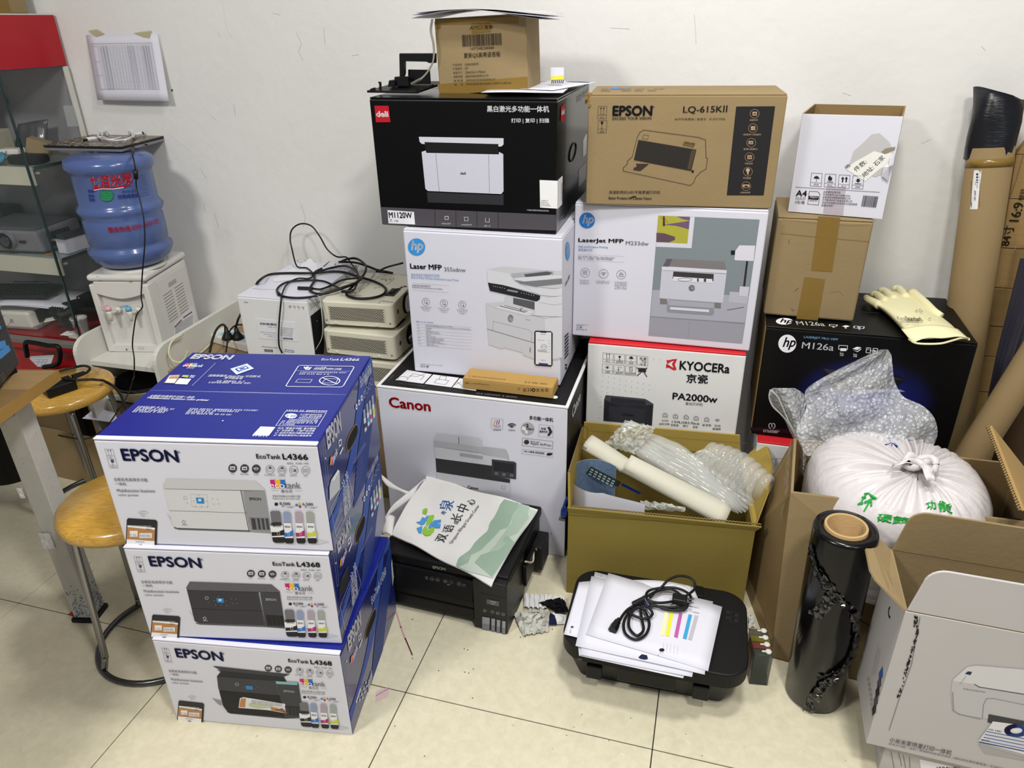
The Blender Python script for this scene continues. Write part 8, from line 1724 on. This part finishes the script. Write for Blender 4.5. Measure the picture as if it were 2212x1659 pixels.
MB().lathe([(.022,0),(.0225,.001),(.029,.066),(.031,.068),(.031,.074),(.028,.074)],mat('#c8c8c4',.3,.03,spec=.5,name='white_tub'),seg=32,close=False).build('tub_wall',root,smooth=True);MB().lathe([(.0,.0),(.022,0)],WPLAS,seg=32,close=False).build('tub_bottom',root)
mb=MB();n_=12;vs=[]
for j in range(4):
 for i in range(n_+1):t_=-1.1+1.5*i/n_;z=.012+.034*j/3+(.006 if(j==3 and 3<i<9)else 0);r_=.0232+.007*z/.066+.0004;vs.append((r_*math.sin(t_+.3),-r_*math.cos(t_+.3),z))
mb.add(vs,[(j*(n_+1)+i,j*(n_+1)+i+1,(j+1)*(n_+1)+i+1,(j+1)*(n_+1)+i)for j in range(3)for i in range(n_)],mat('#b8505c',.4,.3,90,name='pink_label'));mb.build('tub_label',root,smooth=True)
root=thing('black_plastic_parts','jumble of broken black plastic printer parts at the bottom of the glass cabinet','parts',Vector((-2.45,YF+.06,Z3+.03)))
for(x,y,z,a_,b_,c_,rz,m)in((-.02,.02,.05,.06,.05,.012,.3,BLACKP),(.02,.06,.055,.07,.07,.020,-.2,BLACKP),(-.045,-.01,.02,.05,.03,.006,.5,CREAM),(.0,-.015,.025,.05,.02,.012,-.3,BLACKP),(.03,.0,.0,.045,.04,.022,.2,mat('#18181a',.8,.2,50,name='black_sponge')),(.06,.10,.05,.06,.05,.05,0,BLACKP)):
 o=MB().box(-a_/2,a_/2,-b_/2,b_/2,0,c_,m).build('plastic_part',root,bevel=.003);o.location=(x,y,z);o.rotation_euler=(.25*rz,-.3*rz,rz)
for k in range(5):MB().box(-.03+k*.012,-.026+k*.012,-.02,.0,.06,.075,BLACKP).build('clip',root)
cab(root,[Vector((-2.42,YF+.03,Z3+.11)),Vector((-2.40,YF+.01,Z3+.06)),Vector((-2.38,YF+.012,Z3+.03)),Vector((-2.345,YF+.02,Z3+.05)),Vector((-2.34,YF+.03,Z3+.09))],.0016)
cab(root,[Vector((-2.40+.035*math.cos(t*1.0),YF+.15+.02*math.sin(t*1.3),Z3+.11+.02*math.sin(t)))for t in range(14)],.0016)
q=crumple('white_pouch','crumpled white pouch at the bottom of the glass cabinet','pouch',lambda s,t:Vector((-2.435+.07*s,YF+.012+.035*t,Z3+.006+.014*math.sin(PI*s)*math.sin(PI*t))),7,5,TIS,.003,53,th=.001)
q=small('cream_block','small cream plastic block at the front of the cabinet base','block',-2.365,YF+.015,Z3,(.045,.02,.010),CREAM,-.1)
# black case with a handle and a paper in front of the red base
root=thing('tool_case','black carrying case with a large handle in front of the red cabinet base','case',Vector((-2.30,1.90,.0)))
c0_=lambda u,v,y=1.92:loc(root,ay(u,v,y))
MB().tube(smoothpath([c0_(350,1130),c0_(325,960),c0_(400,945),c0_(600,985),c0_(750,1010),c0_(760,1180),c0_(700,1235),c0_(560,1260)],5),.009,BLACKP,8).build('handle',root,smooth=True)
MB().box(-.26,.04,-.03,.07,.0,.245,BLACKP).build('case_body',root,bevel=.008)
root=thing('form_sheet','white printed form tucked in the black carrying case','paper',ay(540,1190,1.93))
P4=[loc(root,ay(u,v,1.925))for u,v in[(480,1255),(640,1262),(690,1108),(350,1125)]];MB().add(P4,[(0,1,2,3)],PAPER).build('sheet',root,solid=.001)
a=Art(root,P4[0]+Vector((0,-.002,0)),(1,0,0),(0,0,1))
for p in([(440,1160),(610,1160),(560,1250)],[(400,1190),(590,1195)],[(510,1160),(470,1240)],[(560,1160),(520,1250)]):a.line(p,2,'#8a8a90')
a.dash(380,1135,670,1128,8,'#55555c');a.build('form_print')
# ------------------------------------------------------------------ table, black device, stools
crop(0,0,1)
WOOD=mat('#b58a48',.38,.22,9,.12,60,spec=.4,name='light_wood',stretch=(1.2,14,14));WOOD2=mat('#9a7840',.5,.2,9,.1,60,spec=.3,name='wood_edge',stretch=(14,1.2,1.2))
tc0=az(122,800,.740);te=az(0,885,.740)
e_=(te-tc0).normalized();ya=math.atan2(-e_.x,e_.y)if 0 else math.atan2(e_.x,-e_.y)
root=thing('table','wooden table top on scratched white painted steel legs at the left edge','table',(tc0.x,tc0.y,0),ya)
WPL=mat('#a88a60',.35,.18,7,.1,40,spec=.4,name='plank_top',stretch=(1.5,12,12));WPD=mat('#91754d',.35,.2,7,.1,40,spec=.4,name='plank_top_dark',stretch=(1.5,12,12))
for k in range(8):MB().box(-.9+.23*(k%3),-.0,-.1-.1*k,-.1*k-.0006,.715,.740,WPL if k%3 else WPD).build('plank',root,bevel=.001)if 0 else MB().box(-.9,-.0-.0,-.1-.1*k,-.1*k-.0006,.715,.740,WPL if k%2==0 else WPD).build('plank',root,bevel=.0008)
MB().box(0,.003,-.80,0,.714,.7402,WOOD2).build('edge_strip',root);MB().box(-.9,.003,0,.003,.714,.7402,WOOD2).build('edge_strip',root)
LG=mat('#b9b8b4',.5,.10,22,.1,60,spec=.3,name='scratched_white_paint')
crop(0,800,3.607)
lb_=loc(root,az(205*3.607,(1338-800)*3.607,0));lx,ly=lb_.x-.02,lb_.y+.0
MB().box(lx-.03,lx+.025,ly-.01,ly+.045,.014,.713,LG).build('leg',root,bevel=.003);MB().box(lx-.036,lx+.031,ly-.016,ly+.051,0,.014,BLACKP).build('leg_foot',root,bevel=.002)
MB().box(lx-.85,lx-.031,ly,ly+.03,.655,.713,LG).build('apron',root,bevel=.002);MB().box(lx-.01,lx+.02,ly-.70,ly-.011,.655,.713,LG).build('apron',root,bevel=.002)
MB().box(lx-.03,lx+.025,ly-.76,ly-.705,.014,.713,LG).build('leg',root,bevel=.003)
a=Art(root,(lx-.03,ly-.01,0),(1,0,0),(0,0,1));a2=Art(root,(lx+.025,ly,0),(0,1,0),(0,0,1))
a2.pf=lambda u,v:(u,v);R_=random.Random(8)
for art_,wmx in((a,.055),(a2,.050)):
 art_.pf=lambda u,v:(u,v)
 for k in range(90):x,z=R_.uniform(.004,wmx-.004),.015+abs(R_.gauss(0,.05));art_.raw([(x,z),(x+.003,z+.001),(x+.0035,z+.004),(x+.0005,z+.003)],[(0,1,2,3)],R_.choice(['#44688c','#5c7a98','#3c5470']))
 for k in range(22):x,z=R_.uniform(.004,wmx-.008),R_.uniform(.2,.68);art_.raw([(x,z),(x+.004,z+.002),(x+.005,z+.004)],[(0,1,2)],'#7a7974')
a.build('paint_stains');a2.build('paint_stains')
q=crumple('tape_scrap','','',lambda s,t:Vector((lx-.032-.014*s,ly-.013,.42+.03*t)),4,4,PAPER,.002,61,parent=root,th=.0006);q=crumple('tape_scrap','','',lambda s,t:Vector((lx-.034+.03*s,ly-.014,.26+.05*t)),4,5,mat('#c8c8cc',.3,.04,spec=.5,name='scribbled_tape'),.002,62,parent=root,th=.0006)
q=crumple('red_scrap','small red and white scrap on the floor at the foot of the table leg','scrap',lambda s,t:az(600+10*s,1930,0)+Vector((.02*s-.028,.0+.02*t,.006)),4,4,mat('#b01c2c',.5,name='red_paper'),.003,63,th=.0006)
crop(0,0,1)
root=thing('black_printer','dark grey device with strips of blue tape on the table at the left edge','printer',az(52,798,.7408),0)
p0,p1=loc(root,az(52,797,.7408)),loc(root,az(10,846,.7408));dv=(p1-p0).normalized();nv=Vector((dv.y,-dv.x,0));nv=nv if nv.x<0 else-nv
def dq(s,t,z):return p0+dv*s+nv*t+Vector((0,0,z))
LD=.26
MB().hexa([dq(0,0,.012),dq(0,.30,.012),dq(LD,.30,.012),dq(LD,0,.012),dq(0,0,.30),dq(0,.30,.30),dq(LD,.30,.30),dq(LD,0,.30)][0:4][::-1]+[dq(0,0,.30),dq(0,.30,.30),dq(LD,.30,.30),dq(LD,0,.30)][::-1],mat('#2b2b2e',.45,.08,30,.1,500,name='charcoal_plastic')).build('housing',root,bevel=.014,bseg=3)
for s in(.02,LD-.03):MB().box(-.012,.012,-.012,.012,0,.014,BLACKP).build('foot',root).location=dq(s,.025,0)
n3=dv.cross(Vector((0,0,1))).normalized();n3=n3 if n3.x>0 else-n3
a=Art(root,dq(LD,0,0)+n3*.0,-dv,(0,0,1));crop(0,580,5.923)
BT=mat('#3f88c8',.45,.05,20,name='blue_tape')
label_patch(a,[(0,1160),(130,1050),(100,980),(-40,1075)],'blue_tape',BT,.0006);label_patch(a,[(-30,1050),(76,1000),(55,918),(-40,945)],'blue_tape',BT,.0009);label_patch(a,[(-10,780),(8,770),(6,735),(-10,735)],'blue_tape',BT,.0006)
a.line([(-40,670),(10,640),(60,590)],3,'#0c0c0e');a.line([(-40,860),(60,770),(120,700)],3,'#0c0c0e');a.line([(-5,1130),(40,1250),(95,1520)],2.4,'#101012')
for k in range(4):a.line([(0+k*10,1380+k*40),(45+k*12,1330+k*34)],3,'#8a8a80')
a.build('panel_lines')
SEAT=bpy.data.materials.new('golden_wood_seat');SEAT.use_nodes=True;nt=SEAT.node_tree;b=nt.nodes['Principled BSDF'];L=nt.links.new
tc=nt.nodes.new('ShaderNodeTexCoord');mp=nt.nodes.new('ShaderNodeMapping');mp.inputs['Scale'].default_value=(22,170,170);mp.inputs['Rotation'].default_value=(0,0,1.1);L(tc.outputs['Object'],mp.inputs[0]);n1=nt.nodes.new('ShaderNodeTexNoise');n1.inputs['Scale'].default_value=2;n1.inputs['Detail'].default_value=5;n1.inputs['Distortion'].default_value=.6;L(mp.outputs[0],n1.inputs['Vector'])
r_=nt.nodes.new('ShaderNodeValToRGB');r_.color_ramp.elements[0].position=.35;r_.color_ramp.elements[0].color=lin('#ad8333');r_.color_ramp.elements[1].position=.6;r_.color_ramp.elements[1].color=lin('#c49a45');L(n1.outputs['Fac'],r_.inputs[0]);L(r_.outputs[0],b.inputs['Base Color']);b.inputs['Roughness'].default_value=.25;b.inputs['Coat Weight'].default_value=.5
def stool(lb,x,y,rz):
 root=thing('stool',lb,'stool',(x,y,0),rz,group='round wooden stools with steel legs')
 MB().lathe([(.0,.418),(.135,.418),(.149,.424),(.153,.436),(.150,.448),(.140,.456),(.0,.459)],SEAT,seg=56).build('seat',root,smooth=True)
 DS=mat('#5a5a5e',.28,.1,40,metal=1,name='dark_steel')
 MB().tube([(.165*math.cos(2*PI*k/48),.165*math.sin(2*PI*k/48),.010)for k in range(49)],.0075,DS,8,cap=False).build('floor_ring',root,smooth=True)
 for k in range(4):
  q=PI/4+k*PI/2;c_,s_=math.cos(q),math.sin(q);rr=[(.06,.412),(.105,.412),(.122,.40),(.128,.38),(.148,.08),(.152,.045),(.160,.018)]
  MB().tube(smoothpath([(r_*c_,r_*s_,z_)for r_,z_ in rr],5),.0085,STEEL,8).build('leg',root,smooth=True)
 return root
stool('round wooden stool nearest the camera, between the table leg and the blue-topped stack',-1.305,1.115,.35)
stool('round wooden stool with a black power adapter on it, behind the table',-1.955,1.575,.15)
root=thing('power_adapter','black laptop power adapter lying on the rear wooden stool','adapter',az(175,838,.475),0);crop(0,580,5.923)
p_=[az(555,1600,.49),az(965,1470,.49),az(830,1355,.49),az(560,1500,.49)]
u1=loc(root,az(560,1575,.475));u2=loc(root,az(940,1450,.475));dd=(u2-u1);Ld=dd.length;an=math.atan2(dd.y,dd.x)
o=MB().box(0,Ld,-.03,.03,-.016,.016,RUBBER).build('adapter_body',root,bevel=.004);o.location=u1;o.rotation_euler=(0,0,an)
cab(root,[az(900,1440,.488),az(1010,1370,.49),az(1110,1330,.488),az(1150,1275,.49),az(1080,1245,.48),az(950,1265,.47),az(740,1320,.47)],.0042);MB().tube([loc(root,az(930,1390,.488)),loc(root,az(1080,1335,.488))],[.009,.007],RUBBER,8).build('cable_plug',root)
pth=[az(740,1400,.492),az(960,1425,.495),az(1150,1420,.49),az(1300,1430,.485)];crop(200,750,6.635);pth+=[ay(160,480,1.62),ay(300,560,1.62),ay(400,680,1.60),ay(450,800,1.58),ay(490,900,1.56)]
cab(root,pth,.0042)
# open brown box with a paper behind the rear stool, black bin
crop(0,800,3.607)
root=thing('open_low_box','low open brown box with punched paper inside, on the floor behind the rear stool','box',Vector((-2.14,1.66,0)),-.06)
for(x0,x1,y0,y1)in((-.19,.19,0,.006),(-.19,.19,.234,.24),(-.19,-.184,.006,.234),(.184,.19,.006,.234)):MB().box(x0,x1,y0,y1,0,.21,KRAFT).build('box_wall',root)
MB().box(-.184,.184,.006,.234,0,.006,KRAFT2).build('bottom',root);MB().hexa([(-.19,-.0,.21),(-.185,0,.21),(-.185,.24,.21),(-.19,.24,.21),(-.24,-.01,.235),(-.236,-.01,.232),(-.236,.24,.232),(-.24,.24,.235)],KRAFT).build('box_flap',root)
root=thing('paper_sheet','white sheet with punched holes in the low open brown box behind the rear stool','paper',az(745,350,.18))
P4=[loc(root,az(u,v,.18+dz))for u,v,dz in[(640,375,.0),(870,405,0),(960,345,.02),(745,292,.02)]];MB().add(P4,[(0,1,2,3)],PAPER).build('sheet',root,solid=.001)
a=Art(root,P4[0]+Vector((0,0,.004)),(1,0,0),(0,1,0))
for k in range(5):a.ell(748-k*22,300+k*15,5,4,'#2a2018',2,8)
a.build('punch_holes')
c=carton('lb','cardboard_box','small brown carton beside the basin, behind the low open box',[-2.02,1.745+.09,0,0,.10,.0,.0,0,0],[KRAFT]*6)if 0 else None
root=thing('waste_bin','black waste bin on the floor behind the table, at the left edge','bin',Vector((-2.42,1.66,0)))
MB().lathe([(.0,.004),(.095,.004),(.10,.0),(.125,.30),(.13,.30),(.13,.305),(.122,.305),(.092,.02),(.0,.018)],mat('#0a0a0b',.5,.2,20,name='black_bin_plastic'),seg=40).build('bin_wall',root,smooth=True)
root=thing('yellow_packet','yellowish packet on the lower shelf of the white stand beside the basin','packet',Vector((-2.085,1.90,.251)));MB().box(-.025,.025,-.02,.02,0,.055,mat('#b8a860',.6,.2,30,name='yellow_packet')).build('packet_body',root,bevel=.006)
# ------------------------------------------------------------------ small pieces belong to the part they sit on
NEST={'cut_edge':'box_flap','prong':'wall_plug','lens':'lens_ring','zoom_ring':'zoom_recess','vent_slots':'vent_panel','label_print':'warning_label','cuff_rim':'cuff','usb_tip':'usb_plug','tap_cap':'tap_body','tap_lever':'tap_body','tap_pipe':'tap_flange','cable_end':'ribbon_wire','bag_hem':'bag_body','knot':'bag_body','metal_shell':'plug','leg_foot':'leg','shelf_stud':'glass_shelf','blue_part':'body','yellow_patch':'purse_body','badge':'housing','foot_tab':'printer_body','hinge':'scanner_lid','folded_edge':'carton_body','torn_corner':'carton_body','clip':'plastic_part','tub_label':'tub_wall','bag_label':'bag_film','screw':'housing','latch':'housing','port':'base','tank_windows':'ink_tank_unit','panel_print':'control_panel','tape_scrap':'leg','socket':'strip_body','hand_hole':'carton_body','blue_tape':'top_flap'}
def mid(o):return o.matrix_basis@(sum((Vector(c)for c in o.bound_box),Vector())/8)
base=lambda o:o.name.split('.')[0]
for r_ in[o for o in COL.objects if o.parent is None]:
 ch=list(r_.children)
 for o in ch:
  ps=[p for p in ch if base(p)==NEST.get(base(o))and p is not o]
  if ps and not o.children:
   p=min(ps,key=lambda p:(mid(p)-mid(o)).length);m_=p.matrix_basis.inverted();o.parent=p;o.matrix_parent_inverse=m_
